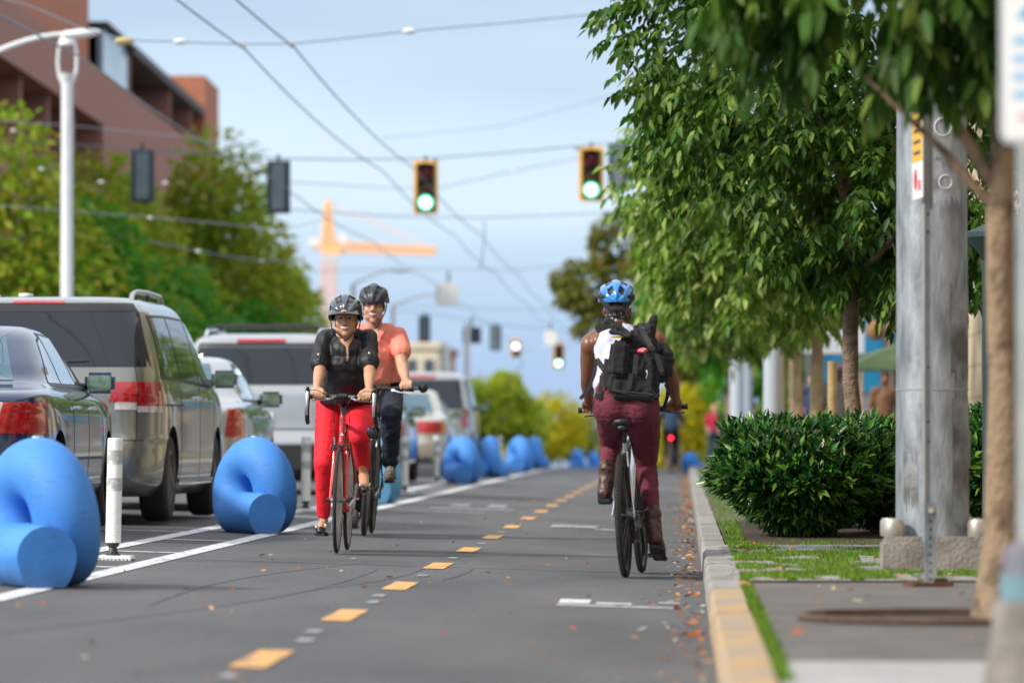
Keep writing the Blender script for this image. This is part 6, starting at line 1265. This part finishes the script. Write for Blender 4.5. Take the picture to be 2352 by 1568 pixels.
# ---------------------------------------------------------------- man in the coral shirt
YM = 37.1; XM = P(832, 1229, YM).x; gm = gz(XM, YM)
bike_m, _ = bicycle('black upright bicycle with silver levers ridden by the man in the coral shirt', (XM - 0.0, YM + 1.06, gm + 0.003), math.pi + R(0.6), R(-4.5), 'flat', blkp, blkp, R(-100), Rr=0.352, tr=0.017, wb=1.06, saddle=1.05, bar_z=1.10, bar_w=0.27, steer_mirror=True, frh=0.56, rimm=rimblk, spk=steel, stem_up=.05)
def M_(px, py, dy=0.0): return P(px, py, YM + dy) - Vector((XM, YM, gm))
t = thing('person', 'smiling man in coral polo shirt, dark jeans and glasses riding behind the woman', 'person', (XM, YM, gm))
HC = M_(858.5, 701, .55); b = MB(); head(b, HC, -1, 1.22, .89)
barR = M_(934, 888, 0.13); barL = M_(790, 896, 0.13)
b.cap(HC + Vector((0, .02, -.05)), M_(858, 765, .62), .062, .068); b.cap(M_(860, 800, .62), M_(868, 900, .72), .10, .10); b.cap(M_(808, 772, .62), M_(908, 772, .62), .045, .045)
for (sh, el, wr_, hd, sd_) in ((M_(914, 772, .62), M_(924, 838, .48), M_(932, 874, .24), barR, 1), (M_(805, 772, .62), M_(795, 840, .48), M_(791, 878, .24), barL, -1)):
    b.cap(sh, el, .058, .046); b.cap(el, el.lerp(wr_, .4), .046, .044); b.cap(el.lerp(wr_, .4), wr_, .043, .028); hand(b, wr_, hd, -1, sd_, 1.1)
hL, hR = M_(892, 905, .86), M_(845, 905, .86); kL, aL = M_(899, 948, .36), M_(896, 1064, .70); kR, aR = M_(832, 1020, .60), M_(812, 1170, .80)
for a_, c_, d_ in ((hL, kL, aL), (hR, kR, aR)): b.cap(a_, c_, .07, .05); b.cap(c_, d_, .05, .035)
blob('body', b, skin_m, t, 0.006, 3); face_parts(t, HC, -1, 1.22, .89, brow=.0065, grin=.022)
m = MB(); m.ell(HC + Vector((0, -.050, -.085)), (.053, .045, .045)); beard = blob('stubble', m, mat('stubble skin', (0.27, 0.14, 0.09), (0.20, 0.10, 0.07), rough=0.7, scale=40), t, 0.006, 2)
m = MB(); m.ell(HC + Vector((0, .022, .015)), (.083, .10, .085)); [m.cap(HC + Vector((q * .078, -.012, .02)), HC + Vector((q * .076, -.012, -.03)), .010, .005) for q in (-1, 1)]; blob('hair', m, hairm, t, 0.007, 2, wr=(.003, 30))
gl = mat('glasses frame', (0.05, 0.03, 0.025), rough=0.3); m = MB()
for q in (-1, 1):
    cc = HC + Vector((q * .033, -.112, .002)); m.tube([cc + Vector((.024 * math.copysign(abs(math.cos(a)) ** .7, math.cos(a)), 0, .015 * math.copysign(abs(math.sin(a)) ** .7, math.sin(a)))) for a in [k_ * math.pi / 10 for k_ in range(20)]], 0.0026, n=6, closed=True); m.tube([cc + Vector((q * .024, 0, .004)), HC + Vector((q * .078, -.06, .004)), HC + Vector((q * .082, .0, .002))], 0.002, n=6)
m.tube([HC + Vector((-.009, -.112, .004)), HC + Vector((0, -.116, .007)), HC + Vector((.009, -.112, .004))], 0.002, n=6); m.build('glasses', gl, t)
coral = mat('coral cloth', (0.92, 0.28, 0.20), (0.86, 0.235, 0.165), rough=0.8, scale=5, sheen=0.0)
b = MB(); b.cap(M_(858, 812, .62), M_(868, 875, .70), .155, .145, fy=.85); b.cap(M_(806, 772, .62), M_(912, 771, .62), .072, .072, fy=1); b.cap(M_(845, 868, .72), M_(890, 868, .72), .13, .13, fy=.9); b.cap(M_(830, 770, .62), M_(890, 770, .62), .09, .09)
for sh, el in ((M_(913, 774, .62), M_(922, 806, .54)), (M_(806, 774, .62), M_(797, 808, .54))): b.cap(sh, el, .074, .072)
sh_ = blob('polo_shirt', b, coral, t, 0.007, 3, wr=(0.010, 6, .5))
bm = bmesh.new(); bm.from_mesh(sh_.data); zh = M_(0, 886, .7).z; bmesh.ops.bisect_plane(bm, geom=bm.verts[:] + bm.edges[:] + bm.faces[:], plane_co=(0, 0, zh), plane_no=(.12, 0, -1), clear_outer=True); bm.to_mesh(sh_.data); bm.free()
def MP(l): return [(M_(a, b_, .5).x, M_(a, b_, .5).z) for a, b_ in l]
front_patch('neck_opening', MP([(845, 748), (850, 765), (857, 782), (861, 790), (864, 786), (869, 775), (875, 762), (879, 748)]), skin_m, t, sh_, .004, -1)
ribbon('collar', MP([(882, 742), (878, 758), (870, 774), (864, 788)]), coral, t, sh_, -1, .022, .010); ribbon('collar', MP([(843, 745), (846, 760), (852, 775), (860, 788)]), coral, t, sh_, -1, .018, .010)
jean = mat('dark denim', (0.014, 0.02, 0.034), (0.03, 0.042, 0.065), rough=0.85, scale=8, bump=.3, bscale=120)
b = MB(); b.cap(M_(848, 898, .86), M_(888, 898, .86), .125, .125, fy=.95); b.cap(hL, kL, .112, .082); b.cap(kL, aL + Vector((0, 0, .02)), .080, .064); b.cap(hR, kR, .112, .078); b.cap(kR, aR + Vector((0, 0, .02)), .076, .060)
blob('jeans', b, jean, t, 0.007, 3, wr=(0.008, 8, 1.6))
shoeb = mat('brown shoe', (0.10, 0.07, 0.055), (0.16, 0.12, 0.10), rough=0.7, scale=30)
for f, lab in ((M_(895, 1092, .60), 0), (M_(810, 1196, .64), 1)):
    m = MB(); m.cap(f + Vector((0, .13, .01)), f + Vector((0, .0, .0)), .044, .048); m.cap(f, f + Vector((0, -.06, -.008)), .048, .038); m.cap(f + Vector((0, .11, .05)), f + Vector((0, .05, .03)), .042, .036); s_ = blob('shoe', m, shoeb, t, .006, 3)
    m = MB(); m.box(f + Vector((0, .035, -.045)), (.092, .25, .02), bev=.009); m.build('sole', blkplas, s_)
    for k_ in range(4): MB().tube([f + Vector((-.026, -.03 + k_ * .022, .036 + k_ * .008)), f + Vector((0, -.035 + k_ * .022, .046 + k_ * .008)), f + Vector((.026, -.03 + k_ * .022, .036 + k_ * .008))], 0.0035, n=5).build('lace', mat('lace', (0.4, 0.36, 0.3)) if 'lace' not in MATS else MATS['lace'], s_)
    MB().box(f + Vector((0, -.072, .022)), (.03, .03, .012), bev=.005).build('tongue_patch', MATS['lace'], s_)
helmet(t, HC + Vector((0, .016, .050)), -1, mat('matt charcoal', (0.045, 0.05, 0.06), rough=.4), blkplas, 1.12, hz=.86, visor=False, tilt=-.10, chin=HC + Vector((.02, -.03, -.17)), strapm=mat('navy strap', (.03, .04, .09)))
# ---------------------------------------------------------------- rider seen from behind on the right
YR = 28.6; XR = P(1437, 1326, YR).x; gr = gz(XR, YR)
bike_r, bcr = bicycle('silver and black hybrid bicycle with knobbly tyres ridden away by the woman with the backpack', (XR, YR, gr + 0.003), R(-4.6), R(-2.2), 'flat_silver', silvp, blkp, R(-75), Rr=0.35, tr=0.019, wb=1.05, saddle=0.905, bar_z=0.955, bar_w=0.315, frh=0.48, rimm=rimblk, spk=steel, knob=True)
def Q(px, py, dy=0.0): return P(px, py, YR + dy) - Vector((XR, YR, gr))
t = thing('person', 'woman in maroon trousers, white sleeveless top and blue helmet riding away', 'person', (XR, YR, gr))
HC = Q(1416, 712, .62); b = MB(); head(b, HC, 1, 1.0, 1.0)
b.cap(HC + Vector((0, -.01, -.05)), Q(1422, 765, .50), .050, .055); b.cap(Q(1426, 800, .47), Q(1438, 900, .22), .09, .085); b.cap(Q(1362, 778, .50), Q(1500, 770, .50), .045, .045); b.cap(Q(1375, 785, .47), Q(1400, 765, .49), .05, .05)
barL, barR = Q(1352, 940, .80), Q(1550, 936, .80)
for (sh, el, wr_, hd, sd_) in ((Q(1356, 788, .50), Q(1350, 868, .62), Q(1352, 922, .77), barL, -1), (Q(1506, 780, .50), Q(1540, 862, .64), Q(1552, 918, .77), barR, 1)):
    b.ell(sh + Vector((0, 0, -.01)), (.058, .060, .062)); b.cap(sh, sh.lerp(el, .45), .056, .053); b.cap(sh.lerp(el, .45), el, .053, .041); b.cap(el, el.lerp(wr_, .35), .042, .043); b.cap(el.lerp(wr_, .35), wr_, .042, .025); hand(b, wr_, hd, 1, sd_)
hL, hR = Q(1408, 935, .16), Q(1470, 935, .16); kL, aL = Q(1404, 1020, .58), Q(1395, 1092, .36); kR, aR = Q(1484, 1066, .46), Q(1499, 1195, .30)
for a_, c_, d_ in ((hL, kL, aL), (hR, kR, aR)): b.cap(a_, c_, .06, .045); b.cap(c_, d_, .042, .034)
blob('body', b, skin_d, t, 0.0055, 3)
mar = mat('maroon denim', (0.105, 0.010, 0.024), (0.14, 0.016, 0.034), rough=0.8, scale=14, sheen=0, bump=.25, bscale=180)
b = MB(); b.cap(Q(1412, 905, .20), Q(1462, 905, .20), .118, .118, fy=.9); b.cap(Q(1403, 925, .17), Q(1400, 940, .18), .108, .10); b.cap(Q(1472, 925, .17), Q(1474, 940, .18), .108, .102); b.cap(Q(1405, 940, .16), Q(1470, 940, .16), .095, .095); b.cap(hL, kL, .112, .066); b.cap(kL, aL + Vector((0, 0, .03)), .064, .048); b.cap(hR, Q(1481, 1000, .34), .118, .092); b.cap(Q(1481, 1000, .34), kR, .092, .064); b.cap(kR, Q(1490, 1110, .40), .062, .060); b.cap(Q(1490, 1110, .40), aR + Vector((0, 0, .03)), .058, .042); b.cap(Q(1405, 880, .26), Q(1470, 880, .26), .092, .092)
tr_ = blob('trousers', b, mar, t, 0.0065, 9, wr=(0.003, 12, 3))
whc = mat('white cotton', (0.46, 0.47, 0.62), (0.55, 0.56, 0.70), rough=.8, scale=30, stretch=(1, 1, .2), bump=.3, bscale=50)
b = MB(); b.cap(Q(1422, 800, .47), Q(1435, 870, .30), .150, .130, fy=.8); b.cap(Q(1384, 788, .49), Q(1466, 784, .49), .066, .066); b.cap(Q(1385, 800, .46), Q(1396, 865, .36), .05, .05); b.cap(Q(1405, 765, .50), Q(1440, 762, .50), .045, .045); b.cap(Q(1402, 880, .28), Q(1455, 880, .28), .10, .10)
blob('sleeveless_top', b, whc, t, 0.0065, 3, wr=(0.008, 8, .5))
bootm = mat('brown leather', (0.045, 0.018, 0.011), (0.085, 0.036, 0.022), rough=0.42, scale=18, bump=.3, bscale=40)
for (ank, heel, toe, lab) in ((aL, Q(1389, 1138, .30), Q(1390, 1143, .50), 0), (aR, Q(1504, 1243, .22), Q(1516, 1270, .42), 1)):
    m = MB(); top = ank + Vector((0, -.0, .045)); m.cap(top, ank, .052, .050); m.cap(ank, heel + Vector((0, .035, .02)), .050, .046); m.cap(heel + Vector((0, .02, .015)), toe.lerp(heel, .4) + Vector((0, 0, .01)), .044, .042); m.cap(toe.lerp(heel, .4), toe, .044, .034); bo = blob('boot', m, bootm, t, .0055, 3, wr=(.003, 14))
    d = (toe - heel).normalized(); m = MB(); m.bar(heel + Vector((0, -.022, -.030)), heel + d * .06 + Vector((0, 0, -.030)), .070, .030, bev=.008); m.bar(heel + d * .05 + Vector((0, 0, -.030)), toe + d * .03 + Vector((0, 0, -.028)), .082, .016, bev=.006); m.build('sole', blk, bo)
    MB().box(top + Vector((0, -.052, .035)), (.014, .008, .03), bev=.002).build('pull_tab', bootm, bo)
blueh = mat('blue shell', (0.01, 0.16, 0.62), (0.05, 0.30, 0.78), rough=0.22, metal=.35, coat=1, scale=5, stretch=(1, 1, 2)); foam = mat('dark foam', (0.02, 0.02, 0.021), (0.035, 0.035, 0.035), rough=.8, scale=60, bump=.5)
hl = helmet(t, HC + Vector((0, -.012, .076)), 1, blueh, blkplas, 1.04, hz=.80, visor=False, tilt=0.0)
m = MB()
for (x0, x1, z0, z1, r) in ((-.098, .098, .026, .026, .014), (-.095, -.03, .02, -.045, .013), (.095, .03, .02, -.045, .013), (-.045, .045, -.045, -.045, .014), (-.085, -.05, .0, -.04, .012), (.085, .05, .0, -.04, .012), (-.02, -.055, .02, -.03, .01), (.02, .055, .02, -.03, .01)):
    n_ = 10; m.tube([HC + Vector((x0 + (x1 - x0) * k_ / n_, -math.sqrt(max(0.0, 1 - ((x0 + (x1 - x0) * k_ / n_) / .112) ** 2)) * (.128 + .2 * min(0, z0 + (z1 - z0) * k_ / n_)) - .008, .050 + z0 + (z1 - z0) * k_ / n_)) for k_ in range(n_ + 1)], r, n=8)
m.build('rear_cage', foam, hl)
m = MB(); m.ell(HC + Vector((0, -.01, .058)), (.097, .116, .05)); m.build('liner', foam, hl)
for q in (-1, 1): MB().ell(HC + Vector((q * .103, -.055, .074)), (.006, .012, .009), n=12).build('badge', wht, hl); MB().ell(HC + Vector((q * .0995, -.068, .074)), (.008, .004, .0045), n=10).build('badge_print', redm, hl)
blueb = mat('bright blue band', (.01, .08, .75), rough=.4)
for q in (-1, 1): MB().bar(HC + Vector((q * .060, -.098, .000)), HC + Vector((q * .026, -.112, .008)), .006, .014, bev=.002).build('fit_band', blueb, hl)
MB().tube([HC + Vector((-.06, -.085, -.036)), HC + Vector((0, -.112, -.034)), HC + Vector((.06, -.085, -.036))], .005, n=6).build('fit_strap', blkplas, hl)
sc = mat('patterned scarf', (0.35, 0.28, 0.2), (0.02, 0.02, 0.03), rough=.8, scale=70, lo=.47, hi=.53, stretch=(1, 1, .5), island=None)
ntk = sc.node_tree; vo = ntk.nodes.new('ShaderNodeTexVoronoi'); vo.inputs['Scale'].default_value = 95; tcc = ntk.nodes.new('ShaderNodeTexCoord'); ntk.links.new(tcc.outputs['Object'], vo.inputs['Vector']); rp = ntk.nodes.new('ShaderNodeValToRGB'); rp.color_ramp.interpolation = 'CONSTANT'
for i, (p_, c_) in enumerate([(0, '15151c'), (.3, 'a08c70'), (.45, '1c2f55'), (.58, '141210'), (.7, '8a3a22'), (.78, '15151c'), (.9, 'c8c0b0')]):
    e = rp.color_ramp.elements[i] if i < 2 else rp.color_ramp.elements.new(p_); e.position = p_; e.color = (*lin(c_), 1)
sp_ = ntk.nodes.new('ShaderNodeSeparateColor'); ntk.links.new(vo.outputs['Color'], sp_.inputs[0]); ntk.links.new(sp_.outputs[0], rp.inputs[0]); ntk.links.new(rp.outputs[0], ntk.nodes['Principled BSDF'].inputs['Base Color'])
m = MB(); m.ell(HC + Vector((0, -.035, -.045)), (.068, .072, .062)); m.ell(HC + Vector((.002, -.070, -.085)), (.050, .042, .048)); m.cap(HC + Vector((.0, -.05, -.08)), HC + Vector((.018, -.062, -.125)), .046, .034); blob('head_scarf', m, sc, t, .006, 2, wr=(.004, 22, .6))
for q in (-1, 1): MB().tube([HC + Vector((q * .085, 0, .01)), HC + Vector((q * .08, -.005, -.03)), HC + Vector((q * .062, .04, -.10))], .004, n=6).build('strap', blkplas, hl)
# belt loops, seams, pockets on the maroon trousers
seam = mat('maroon seam', (0.20, 0.045, 0.06), rough=.8)
def QP(l, dy=.1): return [(Q(a, b_, dy).x, Q(a, b_, dy).z) for a, b_ in l]
for l in ([(1437, 915), (1438, 955)], [(1417, 906), (1411, 925), (1406, 948)], [(1380, 893), (1395, 902), (1416, 907)], [(1460, 916), (1462, 935), (1470, 955)], [(1375, 905), (1385, 945), (1400, 958)]):
    ribbon('seam', QP(l), seam, t, tr_, -1, .0014, .0015)
# ---------------------------------------------------------------- backpack
bpk = mat('black canvas', (0.009, 0.009, 0.01), (0.016, 0.016, 0.017), rough=0.8, scale=20, bump=.5, bscale=200, sheen=0); lea = mat('black leather', (0.012, 0.012, 0.013), (0.025, 0.025, 0.026), rough=.33, scale=12, bump=.2)
YB = YR + .13; bo_ = P(1464, 850, YB)
t = thing('backpack', 'large black canvas backpack with a red light on the rider in maroon trousers', 'backpack', bo_); t.scale = (1.07, 1.0, 1.05)
def B(px, py, dy=0.0): return P(px, py, YB + dy) - bo_
def rb(mb, c, d, rot=0, rx=0, ry=0, bev=.03): mb.box(c, d, mtx=Matrix.Rotation(ry, 3, 'Y') @ Matrix.Rotation(rx, 3, 'X') @ Matrix.Rotation(rot, 3, 'Z'), bev=bev)
ry = R(6)
m = MB(); rb(m, B(1458, 866, -.0), (.27, .20, .28), ry=ry, rx=-.12, bev=.035); rb(m, B(1456, 815, .03), (.22, .13, .20), ry=ry, rx=-.25, bev=.03); rb(m, B(1481, 790, .06), (.13, .09, .20), ry=R(-10), rx=-.25, bev=.02); rb(m, B(1520, 842, .0), (.10, .13, .17), ry=ry, bev=.035); m.cap(B(1516, 800, .04), B(1532, 818, .02), .03, .025)
m.prism([(-.04, -.05), (.03, -.05), (.045, .075), (.02, .07)], B(1488, 758, .05), (1, 0, 0), (0, 0, 1), (0, .03, 0))
bod = blob('main_bag', m, bpk, t, .007, 3, wr=(.012, 9))
m = MB(); rb(m, B(1424, 825, -.10), (.105, .07, .20), ry=R(5), bev=.02); blob('side_pocket', m, bpk, t, .006, 3, wr=(.004, 14))
m = MB(); rb(m, B(1427, 771, -.09), (.13, .09, .022), ry=R(12), rx=.15, bev=.01); m.cap(B(1400, 742, .02), B(1447, 778, -.04), .022, .026); rb(m, B(1418, 760, -.04), (.08, .08, .03), ry=R(35), bev=.012); blob('flap', m, bpk, t, .006, 3, wr=(.006, 14))
MB().ell(B(1421, 777, -.105), (.035, .02, .006)).build('yellow_band', mat('yellow cloth', (.55, .45, .02)), t)
m = MB(); rb(m, B(1457, 900, -.015), (.278, .21, .075), ry=ry, bev=.03); blob('leather_base', m, lea, t, .007, 3, wr=(.004, 10))
m = MB(); m.tube([B(1406, 893, -.12), B(1450, 905, -.13), B(1507, 908, -.11)], .004, n=6); m.build('piping', lea, t)
def bstrap(name, pts, wd, m_=bpk, th=.006):
    mb = MB()
    for a_, c_ in zip(pts, pts[1:]): mb.bar(a_, c_ + (c_ - a_) * .04, wd, th, up=(0, 1, 0))
    return mb.build(name, m_, t, smooth=False)
strm = mat('webbing', (0.018, 0.018, 0.019), rough=.7, bump=.3, bscale=300)
bstrap('strap', [B(1468, 748, -.02), B(1480, 775, -.05), B(1496, 803, -.10)], .026, strm); bstrap('strap', [B(1503, 812, -.115), B(1516, 852, -.115)], .028, strm); bstrap('strap', [B(1462, 815, -.118), B(1458, 856, -.125)], .026, strm); bstrap('strap', [B(1399, 825, -.04), B(1396, 850, -.05), B(1398, 886, -.05)], .028, strm); bstrap('strap', [B(1451, 858, -.12), B(1446, 890, -.125)], .024, strm)
bstrap('loose_strap', [B(1376, 825, .02), B(1371, 860, .0), B(1358, 893, -.02), B(1342, 912, -.03)], .020, strm); bstrap('loose_strap', [B(1387, 862, .0), B(1387, 885, -.04), B(1383, 905, -.05)], .022, strm); bstrap('shoulder_strap', [B(1375, 762, .13), B(1400, 752, .12), B(1430, 752, .10)], .04, strm, .012); bstrap('shoulder_strap', [B(1376, 826, .02), B(1390, 845, .0), B(1398, 858, -.02)], .03, strm)
MB().tube([B(1523, 850, .02), B(1530, 885, .0), B(1529, 905, .02), B(1522, 930, .1)], .010, n=8).build('loose_strap', strm, t); bstrap('loose_strap', [B(1524, 880, .0), B(1534, 900, .0)], .018, strm)
MB().box(B(1381, 908, -.055), (.034, .012, .03), bev=.004).build('buckle', blkplas, t); MB().box(B(1496, 803, -.125), (.034, .014, .028), mtx=Matrix.Rotation(.3, 3, 'Y'), bev=.004).build('buckle', blkplas, t); MB().box(B(1476, 757, -.04), (.03, .006, .014), mtx=Matrix.Rotation(.3, 3, 'Y'), bev=.003).build('buckle', steel, t)
m = MB(); m.ell(B(1475, 807, -.135), (.030, .014, .0155), M=Matrix.Rotation(-.15, 3, 'Y')); o = m.build('red_light', mat('red light body', (.75, .01, .05), rough=.25, coat=1), t)
for k_ in range(2): MB().box(B(1475, 804.5 + k_ * 3.6, -.1495), (.030 - .01 * k_, .002, .0032), mtx=Matrix.Rotation(-.15, 3, 'Y')).build('lettering', wht, o)
MB().tube([B(1484, 850, -.12), B(1486, 858, -.13), B(1483, 868, -.125)], .004, n=6).build('zip_pull', steel, t)
# ================================================================ distant people and riders
def walker(label, x, y, z0, h, top, bottom, skinm, hair=hairm, skirt=False, hat=None, arm=0.25, ry=0.0, cap=None):
    t = thing('person', label, 'person', (x, y, z0), rotz=ry, group=None); k = h / 1.72; b = MB(); v = lambda a, c, d: Vector((a * k, c * k, d * k))
    head(b, v(0, 0, 1.60), -1, k); b.cap(v(0, 0, 1.52), v(0, .01, 1.42), .05 * k, .055 * k, n=8); b.cap(v(0, 0, 1.32), v(0, 0, .98), .13 * k, .12 * k, fy=.75)
    for q in (-1, 1):
        b.cap(v(q * .17, 0, 1.40), v(q * .22, .02, 1.13), .045 * k, .038 * k); b.cap(v(q * .22, .02, 1.13), v(q * (.22 - arm * .3), -.14, .95), .036 * k, .026 * k); b.cap(v(q * (.22 - arm * .3), -.14, .95), v(q * (.22 - arm * .3), -.17, .87), .032 * k, .02 * k)
        b.cap(v(q * .09, 0, .93), v(q * .10, -.03 * q, .50), .08 * k, .055 * k); b.cap(v(q * .10, -.03 * q, .50), v(q * .10, .05 * q, .10), .052 * k, .035 * k); b.cap(v(q * .10, .05 * q, .06), v(q * .11, .05 * q - .13, .035), .035 * k, .03 * k)
    blob('body', b, skinm, t, .014, 2)
    b = MB(); b.cap(v(0, 0, 1.30), v(0, 0, 1.0), .15 * k, .145 * k, fy=.8); b.cap(v(-.15, 0, 1.40), v(.15, 0, 1.40), .07 * k, .07 * k)
    for q in (-1, 1): b.cap(v(q * .17, 0, 1.40), v(q * .22, .02, 1.16), .062 * k, .055 * k)
    blob('shirt', b, top, t, .014, 2, wr=(.01, 6))
    b = MB(); b.cap(v(-.06, 0, .95), v(.06, 0, .95), .12 * k, .12 * k)
    for q in (-1, 1): b.cap(v(q * .09, 0, .93), v(q * .10, -.03 * q, .50), .095 * k, .07 * k); b.cap(v(q * .10, -.03 * q, .50), v(q * .10, .05 * q, .14), .068 * k, .055 * k)
    blob('trousers', b, bottom, t, .014, 2)
    m = MB(); m.ell(v(0, .02, 1.64), (.086 * k, .10 * k, .085 * k)); blob('hair', m, hair, t, .012, 2)
    if cap: m = MB(); m.ell(v(0, .0, 1.67), (.095 * k, .105 * k, .07 * k)); m.box(v(0, -.12, 1.66), (.14 * k, .1 * k, .015), bev=.005); m.build('cap', cap, t)
    return t
c_ = lambda n, c: MATS[n] if n in MATS else mat(n, c, rough=.8)
red_c = c_('crimson cloth', (.45, .01, .06)); pink_c = c_('pink cloth', (.6, .12, .25)); grey_c = c_('grey cloth', (.22, .2, .19)); navy_c = c_('navy cloth', (.02, .04, .09)); brown_c = c_('brown cloth', (.16, .08, .04)); blk_c = c_('black cloth', (.02, .02, .022)); blue_c = c_('blue cloth', (.02, .18, .55)); white_c = c_('white cloth', (.6, .58, .56)); auburn = c_('auburn hair', (.045, .012, .01))
def ww(px, Y): return P(px, 1001, Y).x
walker('balding man in a crimson shirt on the pavement behind the bushes', ww(1640, 140), 140, sz(140), 1.70, red_c, navy_c, skin_m, hair=skin_m)
walker('person in pink low between the far grey poles', ww(1742, 135), 135, sz(135), 1.70, pink_c, blk_c, skin_m)
walker('person in dark jacket left of the sunlit slim trunk', ww(1868, 80), 80, SW, 1.72, navy_c, blk_c, skin_m)
walker('person in pink top half hidden between two slim trunks', ww(1850, 98), 98, SW, 1.7, pink_c, blk_c, skin_m)
walker('person in grey shirt and pale cap right of the timber stake', ww(1925, 70), 70, SW, 1.70, grey_c, grey_c, skin_d, cap=c_('lilac cap', (.35, .32, .45)))
walker('person with auburn hair in a brown top below the green parasol', ww(2033, 78), 78, SW, 1.70, brown_c, brown_c, skin_d, hair=auburn)
walker('person in dark clothes far along the right pavement', ww(1668, 125), 125, sz(125), 1.6, blk_c, blk_c, skin_m)
m = MB(); m.ell((0, 0, .22), (.2, .2, .24)); m.ell((.1, 0, .12), (.2, .18, .14)); o = blob('bundle', m, blue_c, None, .02, 3, wr=(.03, 5)); p = P(1585, 1040, 118); o.location = (p.x, 118, gz(p.x, 118)); tag(o, 'blurred bright blue bundle lying at the far end of the kerb', 'bundle')
# far cyclist
Yf = 112; xf = ww(1541, Yf); gf = gz(xf, Yf)
bicycle('tiny dark bicycle with a glowing red rear light far down the lane', (xf, Yf, gf), R(-2), 0, 'flat', blkp, blkp, R(-60), wb=1.05, saddle=.95, bar_z=1.05, bar_w=.28)
t = thing('person', 'distant cyclist in dark blue with a white helmet riding away', 'person', (xf, Yf, gf)); b = MB(); hc = Vector((0, .55, 1.52)); head(b, hc, 1)
b.cap((0, .5, 1.42), (0, .2, 1.02), .09, .09)
for q in (-1, 1): b.cap((q * .18, .48, 1.36), (q * .27, .62, 1.18), .05, .04); b.cap((q * .27, .62, 1.18), (q * .26, .82, 1.08), .038, .028); b.cap((q * .1, .2, .95), (q * .11, .6, .7 if q < 0 else .58), .09, .06); b.cap((q * .11, .6, .7 if q < 0 else .58), (q * .12, .4, .42 if q < 0 else .16), .055, .04); b.cap((q * .12, .38, .38 if q < 0 else .12), (q * .12, .52, .36 if q < 0 else .1), .035, .03)
blob('body', b, skin_m, t, .012, 2)
b = MB(); b.cap((0, .5, 1.36), (0, .16, 1.0), .15, .145); b.cap((-.15, .48, 1.36), (.15, .48, 1.36), .07, .07)
for q in (-1, 1): b.cap((q * .18, .48, 1.36), (q * .27, .62, 1.18), .062, .055)
blob('jacket', b, mat('steel blue cloth', (.03, .07, .14), rough=.8), t, .012, 2)
b = MB(); b.cap((-.06, .18, .97), (.06, .18, .97), .13, .13)
for q in (-1, 1): b.cap((q * .1, .2, .95), (q * .11, .6, .7 if q < 0 else .58), .1, .07); b.cap((q * .11, .6, .7 if q < 0 else .58), (q * .12, .4, .46 if q < 0 else .2), .065, .05)
blob('trousers', b, blk_c, t, .012, 2)
helmet(t, hc + Vector((0, -.01, .04)), 1, wht, wht, 1.0, visor=False)
o = MB().lathe([(0, 0), (.03, 0.004), (.034, .03), (0, .03)], axis='Y', n=14).build('rear_light', mat('red light on', (1.0, .02, .05), emit=5), None, loc=(xf, Yf - .36, gf + .78)); tag(o, 'small glowing red light on the back of the distant bicycle', 'bicycle light')
